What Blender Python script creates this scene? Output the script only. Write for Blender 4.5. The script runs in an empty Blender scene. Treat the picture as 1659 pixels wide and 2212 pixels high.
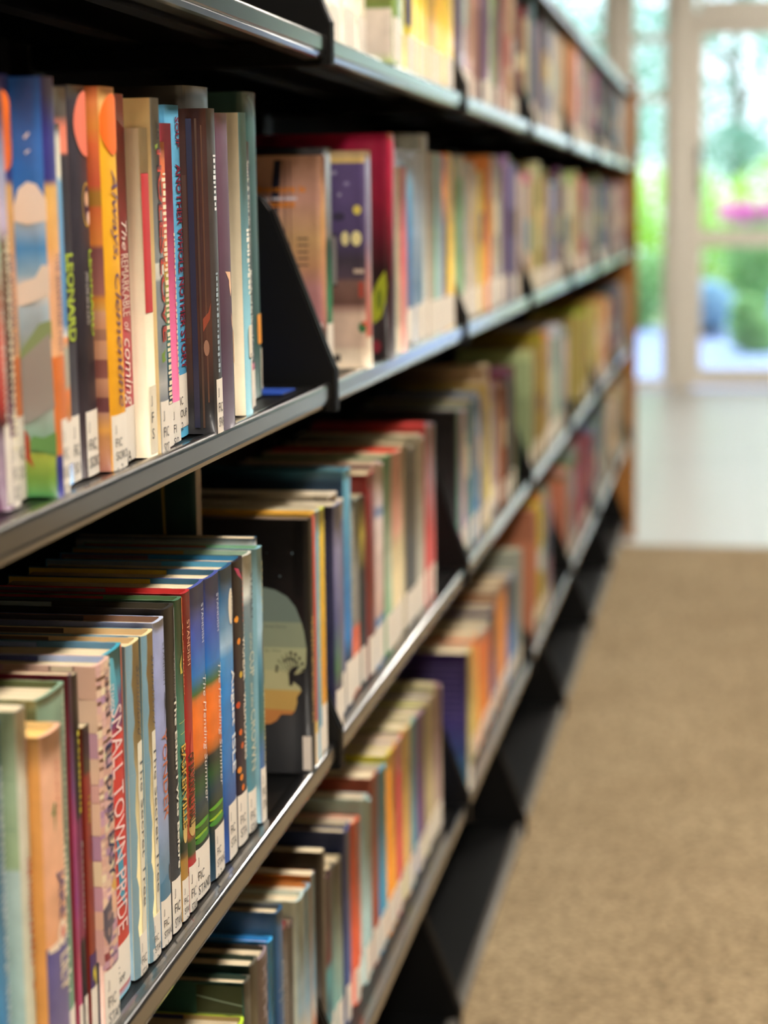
import bpy, bmesh, math, random
from mathutils import Vector, Matrix
random.seed(11)
SC = bpy.context.scene
COL = SC.collection

# ---------------------------------------------------------------- camera
CAMX, CAMZ = 0.3469, 1.172
YAW, PITCH, ROLL, FPX = 0.16916298, 0.14681489, -0.01037811, 4400.0
cam = bpy.data.cameras.new('camera')
cam.sensor_fit = 'VERTICAL'; cam.sensor_height = 36.0
cam.lens = 36.0 * FPX / 2212.0
cam.clip_start = .05; cam.clip_end = 200
cam.dof.use_dof = True
cam.dof.focus_distance = 1.38
cam.dof.aperture_fstop = 5.0
cam.dof.aperture_blades = 0
camo = bpy.data.objects.new('camera', cam); COL.objects.link(camo)
F = Vector((-math.sin(YAW)*math.cos(PITCH), math.cos(YAW)*math.cos(PITCH), -math.sin(PITCH)))
R0 = Vector((math.cos(YAW), math.sin(YAW), 0)); U0 = R0.cross(F)
R = math.cos(ROLL)*R0 + math.sin(ROLL)*U0; U = -math.sin(ROLL)*R0 + math.cos(ROLL)*U0
m3 = Matrix((R, U, -F)).transposed()
camo.matrix_world = Matrix.Translation((CAMX, 0, CAMZ)) @ m3.to_4x4()
SC.camera = camo

# ---------------------------------------------------------------- light and exposure
SC.view_settings.view_transform = 'Standard'
SC.view_settings.look = 'None'
SC.view_settings.gamma = 1.0
SC.view_settings.use_curve_mapping = False
SC.view_settings.exposure = 0.0
SC.cycles.use_denoising = True
SC.cycles.max_bounces = 8
SC.cycles.sample_clamp_indirect = 6.0
LAMP_POWER = 70.0          # emission strength of the ceiling diffusers
SKY_POWER = 3.4
w = bpy.data.worlds.new('world'); SC.world = w; w.use_nodes = True
nt = w.node_tree; nt.nodes.clear()
wo = nt.nodes.new('ShaderNodeOutputWorld'); bg = nt.nodes.new('ShaderNodeBackground')
geo = nt.nodes.new('ShaderNodeTexCoord'); sp = nt.nodes.new('ShaderNodeSeparateXYZ')
rp = nt.nodes.new('ShaderNodeValToRGB')
rp.color_ramp.elements[0].position = 0.45; rp.color_ramp.elements[0].color = (.62, .72, .80, 1)
rp.color_ramp.elements[1].position = 0.62; rp.color_ramp.elements[1].color = (.80, .94, 1.0, 1)
mp = nt.nodes.new('ShaderNodeMapRange'); mp.inputs[1].default_value = -1; mp.inputs[2].default_value = 1
nt.links.new(geo.outputs['Generated'], sp.inputs[0]); nt.links.new(sp.outputs['Z'], mp.inputs[0])
nt.links.new(mp.outputs[0], rp.inputs[0]); nt.links.new(rp.outputs[0], bg.inputs[0])
bg.inputs[1].default_value = SKY_POWER
nt.links.new(bg.outputs[0], wo.inputs[0])
sun = bpy.data.lights.new('sun', 'SUN'); sun.energy = 4.5; sun.angle = math.radians(1.0); sun.color = (1, .97, .9)
suno = bpy.data.objects.new('sun', sun); COL.objects.link(suno)
suno.rotation_euler = Vector((-.35, -.55, -1.0)).to_track_quat('-Z', 'Y').to_euler()

# ---------------------------------------------------------------- helpers
def lin(h):
    c = [int(h[i:i+2], 16)/255 for i in (0, 2, 4)]
    return tuple(x/12.92 if x <= .04045 else ((x+.055)/1.055)**2.4 for x in c) + (1.0,)
def newmat(name):
    m = bpy.data.materials.new(name); m.use_nodes = True
    return m, m.node_tree, m.node_tree.nodes['Principled BSDF']
def L(nt, a, b): nt.links.new(a, b)
_mc = {}
def mat(hexc, rough=.5, coat=0, noise=.0, scale=60, metal=0, bump=0, name=None, spec=.5):
    k = (hexc, rough, coat, noise, scale, metal, bump, spec)
    if k in _mc: return _mc[k]
    m, nt, b = newmat(name or 'surface_' + hexc)
    b.inputs['Roughness'].default_value = rough
    b.inputs['Coat Weight'].default_value = coat; b.inputs['Coat Roughness'].default_value = .12
    b.inputs['Metallic'].default_value = metal
    b.inputs['Specular IOR Level'].default_value = spec
    tc = nt.nodes.new('ShaderNodeTexCoord'); nz = nt.nodes.new('ShaderNodeTexNoise')
    nz.inputs['Scale'].default_value = scale; nz.inputs['Detail'].default_value = 4
    L(nt, tc.outputs['Object'], nz.inputs['Vector'])
    mx = nt.nodes.new('ShaderNodeMix'); mx.data_type = 'RGBA'
    c = lin(hexc)
    mx.inputs[6].default_value = tuple(max(0, x*(1-noise)) for x in c[:3])+(1,)
    mx.inputs[7].default_value = tuple(min(1, x*(1+noise)) for x in c[:3])+(1,)
    L(nt, nz.outputs['Fac'], mx.inputs[0]); L(nt, mx.outputs[2], b.inputs['Base Color'])
    if bump:
        bp = nt.nodes.new('ShaderNodeBump'); bp.inputs['Strength'].default_value = bump; bp.inputs['Distance'].default_value = .002
        L(nt, nz.outputs['Fac'], bp.inputs['Height']); L(nt, bp.outputs[0], b.inputs['Normal'])
    _mc[k] = m
    return m
def print_mat(name, rough, coat, amt, scale=45.0):
    """printed paper: colour attribute of the design, mottled by noise"""
    m, nt, b = newmat(name)
    at = nt.nodes.new('ShaderNodeAttribute'); at.attribute_name = 'Col'
    tc = nt.nodes.new('ShaderNodeTexCoord'); nz = nt.nodes.new('ShaderNodeTexNoise')
    nz.inputs['Scale'].default_value = scale; nz.inputs['Detail'].default_value = 6
    L(nt, tc.outputs['Object'], nz.inputs['Vector'])
    mr = nt.nodes.new('ShaderNodeMapRange'); mr.inputs[1].default_value = .3; mr.inputs[2].default_value = .7
    mr.inputs[3].default_value = 1-amt; mr.inputs[4].default_value = 1+amt
    L(nt, nz.outputs['Fac'], mr.inputs[0])
    vm = nt.nodes.new('ShaderNodeVectorMath'); vm.operation = 'SCALE'
    L(nt, at.outputs['Color'], vm.inputs[0]); L(nt, mr.outputs[0], vm.inputs['Scale'])
    L(nt, vm.outputs[0], b.inputs['Base Color'])
    b.inputs['Roughness'].default_value = rough
    b.inputs['Specular IOR Level'].default_value = .28
    b.inputs['Coat Weight'].default_value = coat; b.inputs['Coat Roughness'].default_value = .16
    # slight cockle of the clear plastic jacket
    n2 = nt.nodes.new('ShaderNodeTexNoise'); n2.inputs['Scale'].default_value = 30; n2.inputs['Detail'].default_value = 2
    mpg = nt.nodes.new('ShaderNodeMapping'); mpg.inputs['Scale'].default_value = (1, 1, .12)
    L(nt, tc.outputs['Object'], mpg.inputs[0]); L(nt, mpg.outputs[0], n2.inputs['Vector'])
    bp = nt.nodes.new('ShaderNodeBump'); bp.inputs['Strength'].default_value = .25; bp.inputs['Distance'].default_value = .002
    L(nt, n2.outputs['Fac'], bp.inputs['Height']); L(nt, bp.outputs[0], b.inputs['Coat Normal'])
    return m
M_PRINT = print_mat('printed_jacket', .42, .14, .13)
M_MATTE = print_mat('printed_paper', .6, .08, .06)
M_PLAIN = print_mat('printed_plain', .5, .2, .03)
def page_mat():
    m, nt, b = newmat('page_edges')
    tc = nt.nodes.new('ShaderNodeTexCoord'); wv = nt.nodes.new('ShaderNodeTexNoise')
    mp = nt.nodes.new('ShaderNodeMapping'); mp.inputs['Scale'].default_value = (3, 900, 3)
    L(nt, tc.outputs['Object'], mp.inputs[0]); L(nt, mp.outputs[0], wv.inputs['Vector']); wv.inputs['Scale'].default_value = 1
    r = nt.nodes.new('ShaderNodeValToRGB')
    r.color_ramp.elements[0].position = .3; r.color_ramp.elements[0].color = lin('b8a27c')
    r.color_ramp.elements[1].position = .7; r.color_ramp.elements[1].color = lin('f0e2c2')
    L(nt, wv.outputs['Fac'], r.inputs[0]); L(nt, r.outputs[0], b.inputs['Base Color'])
    b.inputs['Roughness'].default_value = .8
    return m
M_PAGE = page_mat()
M_LABEL = mat('efe6d8', .55, 0, .02, 90, name='label_paper')
M_INK = mat('3a3836', .6, name='printed_ink')
M_STEEL = mat('060606', .42, 0, .15, 200, bump=.05, name='black_enamel', spec=.3)
M_LIP = mat('0d0d0e', .30, 1.0, .1, 300, name='black_enamel_gloss')
M_LIP.node_tree.nodes['Principled BSDF'].inputs['Coat IOR'].default_value = 1.75
M_BOARD = mat('030303', .38, 0, .1, 300, name='black_enamel_board', spec=.3)
M_BASELIP = mat('5c5852', .4, .2, .06, 300, name='grey_base_edge')  # base shelf edge, lighter grey than the other lips

def mesh_obj(name, bm, mats, parent=None, smooth=False, recalc=True):
    me = bpy.data.meshes.new(name)
    if recalc: bmesh.ops.recalc_face_normals(bm, faces=bm.faces)
    bm.to_mesh(me); bm.free()
    for m in (mats if isinstance(mats, (list, tuple)) else [mats]): me.materials.append(m)
    if smooth:
        for pz in me.polygons: pz.use_smooth = True
    o = bpy.data.objects.new(name, me); COL.objects.link(o)
    if parent: o.parent = parent
    return o
def tag(o, label, cat, group=None, kind=None):
    if label: o['label'] = label
    if cat: o['category'] = cat
    if group: o['group'] = group
    if kind: o['kind'] = kind
    return o
def empty(name, loc, label, cat, group=None, rot=(0, 0, 0)):
    o = bpy.data.objects.new(name, None); COL.objects.link(o)
    o.location = loc; o.rotation_euler = rot; o.empty_display_size = .02
    return tag(o, label, cat, group)
def box(bm, x0, x1, y0, y1, z0, z1, mi=0, bev=0):
    vs = [bm.verts.new(p) for p in ((x0,y0,z0),(x1,y0,z0),(x1,y1,z0),(x0,y1,z0),(x0,y0,z1),(x1,y0,z1),(x1,y1,z1),(x0,y1,z1))]
    fs = [bm.faces.new([vs[i] for i in q]) for q in ((0,3,2,1),(4,5,6,7),(0,1,5,4),(1,2,6,5),(2,3,7,6),(3,0,4,7))]
    for f in fs: f.material_index = mi
    if bev:
        es = list({e for f in fs for e in f.edges})
        r = bmesh.ops.bevel(bm, geom=es, offset=bev, segments=2, profile=.5, affect='EDGES')
        for f in r['faces']: f.material_index = mi
def extrude_xz(bm, pts, y0, y1, mi=0):
    a = [bm.verts.new((x, y0, z)) for x, z in pts]; b = [bm.verts.new((x, y1, z)) for x, z in pts]
    n = len(pts)
    fs = [bm.faces.new(a), bm.faces.new(b[::-1])]
    for i in range(n): fs.append(bm.faces.new((a[i], a[(i+1) % n], b[(i+1) % n], b[i])))
    for f in fs: f.material_index = mi
def structure(name, bm, m, parent=None, smooth=False):
    o = mesh_obj(name, bm, m, parent, smooth)
    if parent is None: o['kind'] = 'structure'
    return o
def tube(bm, pts, r, seg=8):
    rings = []
    for i, p in enumerate(pts):
        p = Vector(p); a = Vector(pts[max(0, i-1)]); b = Vector(pts[min(len(pts)-1, i+1)])
        d = (b-a).normalized(); q = d.to_track_quat('Z', 'Y')
        rr = r[i] if isinstance(r, (list, tuple)) else r
        rings.append([bm.verts.new(p + q @ Vector((rr*math.cos(t*2*math.pi/seg), rr*math.sin(t*2*math.pi/seg), 0))) for t in range(seg)])
    for a, b in zip(rings, rings[1:]):
        for i in range(seg): bm.faces.new((a[i], a[(i+1) % seg], b[(i+1) % seg], b[i]))
    bm.faces.new(rings[0][::-1]); bm.faces.new(rings[-1])

# ---------------------------------------------------------------- room
Y1, BW, NB = 1.7676, .9144, 6
ROWZ = {'A': 1.3208, 'B': 1.0192, 'C': .6955, 'D': .3672}
BOOKZ = dict(ROWZ); BOOKZ['B'] = 1.0212
TOPZ = 1.575
YEND = Y1 + NB*BW
WALLY = 13.43

def carpet_mat():
    m, nt, b = newmat('loop_carpet')
    tc = nt.nodes.new('ShaderNodeTexCoord')
    n1 = nt.nodes.new('ShaderNodeTexVoronoi'); n1.inputs['Scale'].default_value = 95
    n2 = nt.nodes.new('ShaderNodeTexNoise'); n2.inputs['Scale'].default_value = 3.0; n2.inputs['Detail'].default_value = 6
    L(nt, tc.outputs['Object'], n1.inputs['Vector']); L(nt, tc.outputs['Object'], n2.inputs['Vector'])
    r = nt.nodes.new('ShaderNodeValToRGB')
    r.color_ramp.elements[0].position = .1; r.color_ramp.elements[0].color = lin('c0aa88')
    r.color_ramp.elements[1].position = .75; r.color_ramp.elements[1].color = lin('806f56')
    L(nt, n1.outputs['Distance'], r.inputs[0])
    mx = nt.nodes.new('ShaderNodeMix'); mx.data_type = 'RGBA'; mx.blend_type = 'MULTIPLY'; mx.inputs[0].default_value = 1
    r2 = nt.nodes.new('ShaderNodeValToRGB')
    r2.color_ramp.elements[0].position = .35; r2.color_ramp.elements[0].color = (.86, .84, .82, 1)
    r2.color_ramp.elements[1].position = .65; r2.color_ramp.elements[1].color = (1, 1, 1, 1)
    L(nt, n2.outputs['Fac'], r2.inputs[0])
    L(nt, r.outputs[0], mx.inputs[6]); L(nt, r2.outputs[0], mx.inputs[7]); L(nt, mx.outputs[2], b.inputs['Base Color'])
    b.inputs['Roughness'].default_value = .95; b.inputs['Specular IOR Level'].default_value = .1
    bp = nt.nodes.new('ShaderNodeBump'); bp.inputs['Distance'].default_value = .004; bp.inputs['Strength'].default_value = .8
    bp.invert = True
    L(nt, n1.outputs['Distance'], bp.inputs['Height']); L(nt, bp.outputs[0], b.inputs['Normal'])
    return m
def tile_mat():
    m, nt, b = newmat('pale_floor_tile')
    tc = nt.nodes.new('ShaderNodeTexCoord'); br = nt.nodes.new('ShaderNodeTexBrick')
    br.offset = 0; br.inputs['Scale'].default_value = 1.0; br.inputs['Mortar Size'].default_value = .004
    br.inputs['Brick Width'].default_value = .45; br.inputs['Row Height'].default_value = .45
    br.inputs['Color1'].default_value = (.50, .49, .46, 1); br.inputs['Color2'].default_value = (.47, .46, .43, 1); br.inputs['Mortar'].default_value = (.38, .37, .34, 1)
    L(nt, tc.outputs['Object'], br.inputs['Vector']); L(nt, br.outputs['Color'], b.inputs['Base Color'])
    b.inputs['Roughness'].default_value = .32
    return m
def wall_mat(name, h):
    return mat(h, .85, 0, .04, 8, name=name)
# floor: carpet in the stacks, pale tile beyond
bm = bmesh.new(); box(bm, -3.2, 4.2, -3, 7.12, -.1, 0, 0); box(bm, -3.2, 4.2, 7.12, WALLY, -.1, -.0005, 1)
structure('floor', bm, [carpet_mat(), tile_mat()])
bm = bmesh.new(); box(bm, -3.2, 4.2, -3.1, WALLY+.2, 3.0, 3.1); structure('ceiling', bm, wall_mat('ceiling_paint', 'e6e0d4'))
bm = bmesh.new(); box(bm, -3.3, -3.2, -3.1, WALLY+.2, 0, 3.0); structure('wall_left', bm, wall_mat('wall_paint', 'd8d2c4'))
bm = bmesh.new(); box(bm, 4.2, 4.3, -3.1, WALLY+.2, 0, 3.0); structure('wall_right', bm, wall_mat('dark_unseen_wall', '483c30'))  # dark finish added out of view to dim reflections in the near lips
bm = bmesh.new(); box(bm, -3.2, 4.2, -3.1, -3.0, 0, 3.0); structure('wall_near', bm, wall_mat('wall_paint', 'a89c88'))
# far wall: solid part left of the glazing, lintel above, then glazing
bm = bmesh.new()
box(bm, -3.2, -1.35, WALLY, WALLY+.2, 0, 3.0); box(bm, -1.35, 2.68, WALLY, WALLY+.2, 2.82, 3.0); box(bm, 2.68, 4.2, WALLY, WALLY+.2, 0, 3.0, 1)
structure('wall_far', bm, [wall_mat('wall_paint', 'd6d0c0'), wall_mat('dark_unseen_wall', '483c30')])  # right end is an added dark stretch, keeps lip reflections low
M_FRAME = mat('eee6d8', .45, .1, .03, 20, name='beige_frame_paint')
def glass_mat():
    m, nt, b = newmat('window_glass')
    b.inputs['Base Color'].default_value = (.93, 1, .97, 1)
    nt.nodes.remove(b)
    out = nt.nodes['Material Output']
    tr = nt.nodes.new('ShaderNodeBsdfTransparent'); tr.inputs[0].default_value = (.95, .98, .99, 1)
    gl = nt.nodes.new('ShaderNodeBsdfGlossy'); gl.inputs['Roughness'].default_value = .02
    fr = nt.nodes.new('ShaderNodeFresnel'); fr.inputs[0].default_value = 1.5
    mx = nt.nodes.new('ShaderNodeMixShader')
    L(nt, fr.outputs[0], mx.inputs[0]); L(nt, tr.outputs[0], mx.inputs[1]); L(nt, gl.outputs[0], mx.inputs[2]); L(nt, mx.outputs[0], out.inputs[0])
    return m
M_GLASS = glass_mat()
def glazing(name, x0, x1, z0, z1, bars, rails):
    """fixed window: frame with inner bars, and its pane"""
    bm = bmesh.new(); y0, y1 = WALLY+.04, WALLY+.12
    box(bm, x0, x0+.05, y0, y1, z0, z1, bev=.004); box(bm, x1-.05, x1, y0, y1, z0, z1, bev=.004)
    box(bm, x0+.05, x1-.05, y0, y1, z0, z0+.06, bev=.004); box(bm, x0+.05, x1-.05, y0, y1, z1-.05, z1, bev=.004)
    for b in bars: box(bm, b-.02, b+.02, y0+.01, y1-.01, z0+.05, z1-.04)
    for r in rails: box(bm, x0+.04, x1-.04, y0+.01, y1-.01, r-.022, r+.022)
    o = structure(name, bm, M_FRAME)
    bm = bmesh.new(); box(bm, x0+.04, x1-.04, WALLY+.076, WALLY+.084, z0+.05, z1-.04); mesh_obj('pane', bm, M_GLASS, o)
    return o
glazing('window_1', -1.35, -.44, 0, 2.82, [-.9], [1.05, 2.25])
glazing('window_2', -.34, -.045, 0, 2.82, [], [1.87, 2.25])
glazing('window_3', .12, 1.16, 2.42, 2.82, [], [])
glazing('window_4', 1.24, 2.6, 0, 2.82, [1.9], [1.05, 2.25])
for n, (a, b) in enumerate(((-.44, -.34), (-.045, .10), (1.16, 1.24), (2.6, 2.68))):
    bm = bmesh.new(); box(bm, a, b, WALLY-.02, WALLY+.16, 0, 2.82, bev=.006); structure('trim_%d' % (n+1), bm, M_FRAME)
bm = bmesh.new(); box(bm, .10, 1.16, WALLY-.01, WALLY+.15, 2.32, 2.42, bev=.005); structure('trim_5', bm, M_FRAME)
# glass door
bm = bmesh.new(); y0, y1 = WALLY+.03, WALLY+.09
dx0, dx1, dz0, dz1 = .10, 1.16, .01, 2.32
box(bm, dx0, dx0+.055, y0, y1, dz0, dz1, bev=.004); box(bm, dx1-.1, dx1, y0, y1, dz0, dz1, bev=.004)
box(bm, dx0+.055, dx1-.1, y0, y1, dz0, dz0+.12, bev=.004); box(bm, dx0+.055, dx1-.1, y0, y1, dz1-.06, dz1, bev=.004)
box(bm, dx0+.055, dx1-.1, y0+.01, y1-.01, .92, 1.03, bev=.004)
door = structure('door_1', bm, M_FRAME)
bm = bmesh.new(); box(bm, dx0+.05, dx1-.09, WALLY+.056, WALLY+.064, .1, 2.29); mesh_obj('pane', bm, M_GLASS, door)
bm = bmesh.new(); tube(bm, [(.135, y0, 1.27), (.135, y0-.05, 1.27), (.135, y0-.05, 1.55), (.135, y0, 1.55)], .012)
mesh_obj('handle', bm, mat('50504e', .3, metal=.8), door)
# ceiling lights: troffers over the aisle and the next aisles
M_DIFF, nt_, b_ = newmat('lit_diffuser')
b_.inputs['Emission Color'].default_value = (1.0, .93, .83, 1); b_.inputs['Emission Strength'].default_value = LAMP_POWER
b_.inputs['Base Color'].default_value = (.9, .9, .9, 1)
LX = [1.0]
k = 0
for lx in LX:
    for ly in (-2.0, .1, 2.2, 4.6, 7.8, 11.3):
        nm = ['nearest', 'second', 'third', 'fourth', 'fifth', 'farthest'][k % 6]
        r = empty('ceiling_light', (lx, ly, 2.995), 'recessed ceiling troffer with warm white diffuser, %s of the row %s' % (nm, 'over the shelf aisle'), 'ceiling light', 'ceiling troffers')
        bm = bmesh.new()
        for a, b, c, d in ((-.16, .16, -.62, -.59), (-.16, .16, .59, .62), (-.16, -.13, -.59, .59), (.13, .16, -.59, .59)): box(bm, a, b, c, d, -.03, 0)
        mesh_obj('frame', bm, M_FRAME, r)
        bm = bmesh.new(); box(bm, -.13, .13, -.59, .59, -.02, -.012); mesh_obj('diffuser', bm, M_DIFF, r)
        k += 1

# ---------------------------------------------------------------- outside the glass
def ground_mat():
    return mat('9aa08c', .9, 0, .2, 3, name='garden_ground')
bm = bmesh.new(); box(bm, -16, 18, WALLY+.2, 48, -.3, -.12); structure('ground', bm, mat('86946c', .9, 0, .25, 2, name='garden_lawn'))
bm = bmesh.new(); box(bm, -7, 9, WALLY+.2, 21.5, -.3, -.05)
tag(mesh_obj('patio', bm, mat('7888b4', .6, 0, .2, 3, name='patio_paving')), None, None, kind='structure')
def leaf_mat(name, c1, c2):
    m, nt, b = newmat(name)
    gi = nt.nodes.new('ShaderNodeNewGeometry'); r = nt.nodes.new('ShaderNodeValToRGB')
    r.color_ramp.elements[0].color = lin(c1); r.color_ramp.elements[1].color = lin(c2)
    L(nt, gi.outputs['Random Per Island'], r.inputs[0]); L(nt, r.outputs[0], b.inputs['Base Color'])
    b.inputs['Roughness'].default_value = .45
    out = nt.nodes['Material Output']; tl = nt.nodes.new('ShaderNodeBsdfTranslucent'); ms = nt.nodes.new('ShaderNodeMixShader'); ms.inputs[0].default_value = .45
    L(nt, r.outputs[0], tl.inputs[0]); L(nt, b.outputs[0], ms.inputs[1]); L(nt, tl.outputs[0], ms.inputs[2]); L(nt, ms.outputs[0], out.inputs[0])
    return m
def leaves(bm, c, rad, n, size, rng, shell=.6):
    for _ in range(n):
        d = Vector((rng.gauss(0, 1), rng.gauss(0, 1), rng.gauss(0, 1))).normalized() * (shell + (1-shell)*rng.random())
        p = Vector(c) + Vector((d.x*rad[0], d.y*rad[1], d.z*rad[2]))
        if p.z < .0: p.z = rng.uniform(0, .1)
        q = Vector((rng.gauss(0, 1), rng.gauss(0, 1), rng.gauss(0, 1))).normalized().to_track_quat('Z', 'Y')
        s = size*rng.uniform(.7, 1.3)
        vs = [bm.verts.new(p + q @ Vector(v)) for v in ((-s, 0, 0), (-.3*s, .38*s, .08*s), (s, 0, 0), (-.3*s, -.38*s, .08*s))]
        bm.faces.new(vs)
rng = random.Random(4)
LM = {'lime': leaf_mat('leaf_lime', '8cc832', 'd0f060'), 'green': leaf_mat('leaf_green', '6ca45c', 'b4d89c'), 'teal': leaf_mat('leaf_teal', '74ac9c', 'b4d8cc'),
      'blue': leaf_mat('leaf_shade', '9cbcd8', 'b8d8e0'), 'pink': leaf_mat('petal_pink', 'e060c0', 'f4a8d8')}  # blue leaves have the bluish garden shade put into their colour
M_STEM = mat('6a5038', .8, 0, .2, 20, name='bark')
def shrub(x, y, rad, h, kind, label, flower=0):
    r = empty('shrub', (x, y, -.12), label, 'shrub', 'shrubs beyond the glass')
    bm = bmesh.new()
    for i in range(9):
        cx, cy, cz = rng.uniform(-.5, .5)*rad, rng.uniform(-.5, .5)*rad, rng.uniform(.3, .75)*h
        leaves(bm, (cx, cy, cz), (rad*.55, rad*.55, h*.3), 260, .05, rng)
    o = mesh_obj('foliage', bm, LM[kind], r, recalc=False)
    bm = bmesh.new()
    for i in range(5):
        a = i*1.26; tube(bm, [(0, 0, 0), (.25*rad*math.cos(a), .25*rad*math.sin(a), h*.35), (.5*rad*math.cos(a), .5*rad*math.sin(a), h*.7)], [.02, .014, .006], 6)
    mesh_obj('stem', bm, M_STEM, r)
    if flower:
        bm = bmesh.new()
        for i in range(flower):
            c = (rng.uniform(-.8, .8)*rad, -rad*.75+rng.uniform(-.15, .1), h*rng.uniform(.86, 1.0))
            leaves(bm, c, (.06, .06, .05), 14, .035, rng, .3)
        mesh_obj('blossom', bm, LM['pink'], r, recalc=False)
def tree(x, y, h, rad, kind, label):
    r = empty('tree', (x, y, -.12), label, 'tree', 'trees beyond the glass')
    bm = bmesh.new(); tube(bm, [(0, 0, 0), (.05, 0, h*.3), (-.03, .05, h*.6), (0, 0, h*.85)], [.14, .11, .07, .03], 8)
    for i in range(6):
        a = i*1.05; tube(bm, [(0, 0, h*(.35+.06*i)), (rad*.4*math.cos(a), rad*.4*math.sin(a), h*(.5+.06*i)), (rad*.75*math.cos(a), rad*.75*math.sin(a), h*(.58+.06*i))], [.05, .03, .012], 6)
    mesh_obj('trunk', bm, M_STEM, r)
    bm = bmesh.new()
    for i in range(26):
        a = rng.uniform(0, 6.28); rr = rad*math.sqrt(rng.random())*.8
        leaves(bm, (rr*math.cos(a), rr*math.sin(a), h*rng.uniform(.3, .95)), (rad*.32, rad*.32, h*.09), 300, .075, rng, .3)
    mesh_obj('crown', bm, LM[kind], r, recalc=False)
shrub(-2.3, 24.6, .8, 1.95, 'lime', 'lime green hedge shrub farthest left behind the panes')
shrub(-.75, 24.2, .75, 1.9, 'lime', 'lime green shrub in the garden behind the narrow left pane')
shrub(.75, 24.4, .75, 2.0, 'lime', 'lime green shrub behind the door, above the pink flowers')
shrub(-.02, 25.8, .75, 2.0, 'lime', 'lime green shrub just left of the door post, farther back than its neighbours')
shrub(2.3, 24.0, .8, 1.95, 'lime', 'lime green shrub hidden right of the glass door view')
shrub(.62, 21.8, .5, 1.34, 'green', 'low shrub with pink blossom seen through the middle of the glass door', 60)
shrub(-.6, 21.0, .5, 1.0, 'green', 'low dark green shrub behind the lower part of the narrow pane')
shrub(.12, 19.8, .30, .62, 'blue', 'low bluish shrub in shade at the left foot of the glass door')
shrub(.52, 17.6, .22, .55, 'green', 'small round green shrub standing on the paving behind the lower door pane')
shrub(1.0, 19.4, .3, .7, 'blue', 'bluish shrub in shade low behind the right of the door')
tree(-4.6, 31, 6.2, 2.0, 'teal', 'pale teal tree far behind the left panes')
tree(.4, 32, 6.4, 2.3, 'teal', 'pale teal tree seen above the shrubs through the door')
tree(5.6, 31, 5.8, 2.0, 'green', 'mid green tree far right in the garden')
tree(-1.6, 38, 7.6, 2.4, 'teal', 'tall pale tree farthest back behind the narrow pane')
# ---------------------------------------------------------------- shelving
SHD = .255
def lip_profile(h=.0195, d=SHD):
    return [(-d, 0), (-.014, -.0012), (-.0095, 0), (-.0060, .0011)] + [(-.0032+.0036*math.cos(math.radians(a)), -.0022+.0036*math.sin(math.radians(a))) for a in (105, 90, 78, 66, 54, 42, 30, 15, 0)] + [ (.0002, -.0125), (-.0012, -.0135), (-.0008, -.0150),
            (-.0022, -h+.001), (-.005, -h), (-.018, -h), (-.018, -h+.006), (-.0165, -.004), (-.03, -.0035), (-d, -.0035)]
def bracket_pts(front=.0035):
    return [(front, -.024), (front, .012), (front-.004, .020), (-.052, .152), (-.060, .163), (-.072, .168), (-SHD+.01, .172), (-SHD-.004, .168), (-SHD-.004, -.024)]
ROWNAME = {'A': 'top row of books', 'B': 'second row of books', 'C': 'third row of books', 'D': 'lowest row of books'}
BAYNAME = ['nearest bay', 'second bay', 'third bay', 'fourth bay', 'fifth bay', 'sixth bay', 'farthest bay']
def shelf(rowkey, bay, z, xo=0.0, label=None, hb=True):
    ya, yb = Y1+(bay-1)*BW+.0065, Y1+bay*BW-.0065
    r = empty('shelf', (xo, ya, z), label or 'black metal shelf under the %s, %s' % (ROWNAME[rowkey], BAYNAME[bay]), 'shelf', 'black metal shelves')
    Lh = yb-ya
    bm = bmesh.new(); pts = lip_profile()
    if xo: pts = [(x*1.0, zz) for x, zz in pts]
    extrude_xz(bm, pts, .004, Lh-.004)
    o = mesh_obj('shelf_board', bm, [M_BOARD, M_LIP if rowkey != 'E' else M_BASELIP], r, smooth=False)
    for pz in o.data.polygons:
        if min(o.data.vertices[q].co.x for q in pz.vertices) > (-.0100 if rowkey != 'E' else -.0190): pz.material_index = 1
    # the wide end caps stay dark
    for pz in o.data.polygons:
        if len(pz.vertices) > 4: pz.material_index = 0
    # stiffening ribs below the board
    bm = bmesh.new()
    for x in (-.09, -.17): box(bm, x-.012, x+.012, .01, Lh-.01, -.009, -.0035)
    mesh_obj('stiffener', bm, M_BOARD, r)
    if hb:
        for y0 in (0, Lh-.0035):
            bm = bmesh.new(); extrude_xz(bm, bracket_pts(), y0, y0+.0035)
            # rolled front edge of the bracket
            s = 1 if y0 == 0 else -1
            ya_, yb_ = (y0-.004, y0) if y0 == 0 else (y0+.0035, y0+.0075)
            extrude_xz(bm, [(.0045, -.024), (.0045, .013), (.0005, .0215), (-.050, .154), (-.0535, .152), (-.0035, .019), (-.0005, .012), (-.0005, -.024)], ya_, yb_)
            mesh_obj('bracket', bm, M_STEEL, r)
    return r
BOOKTOP = {}
for bay in range(0, NB+1):
    for k in 'ABCD': shelf(k, bay, BOOKZ[k])
    shelf('E', bay, .060, -.0131, 'empty black base shelf just above the carpet, %s' % BAYNAME[bay])
    shelf('Z', bay, TOPZ, 0, 'black metal canopy shelf above the top row, %s' % BAYNAME[bay], hb=False)
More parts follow.
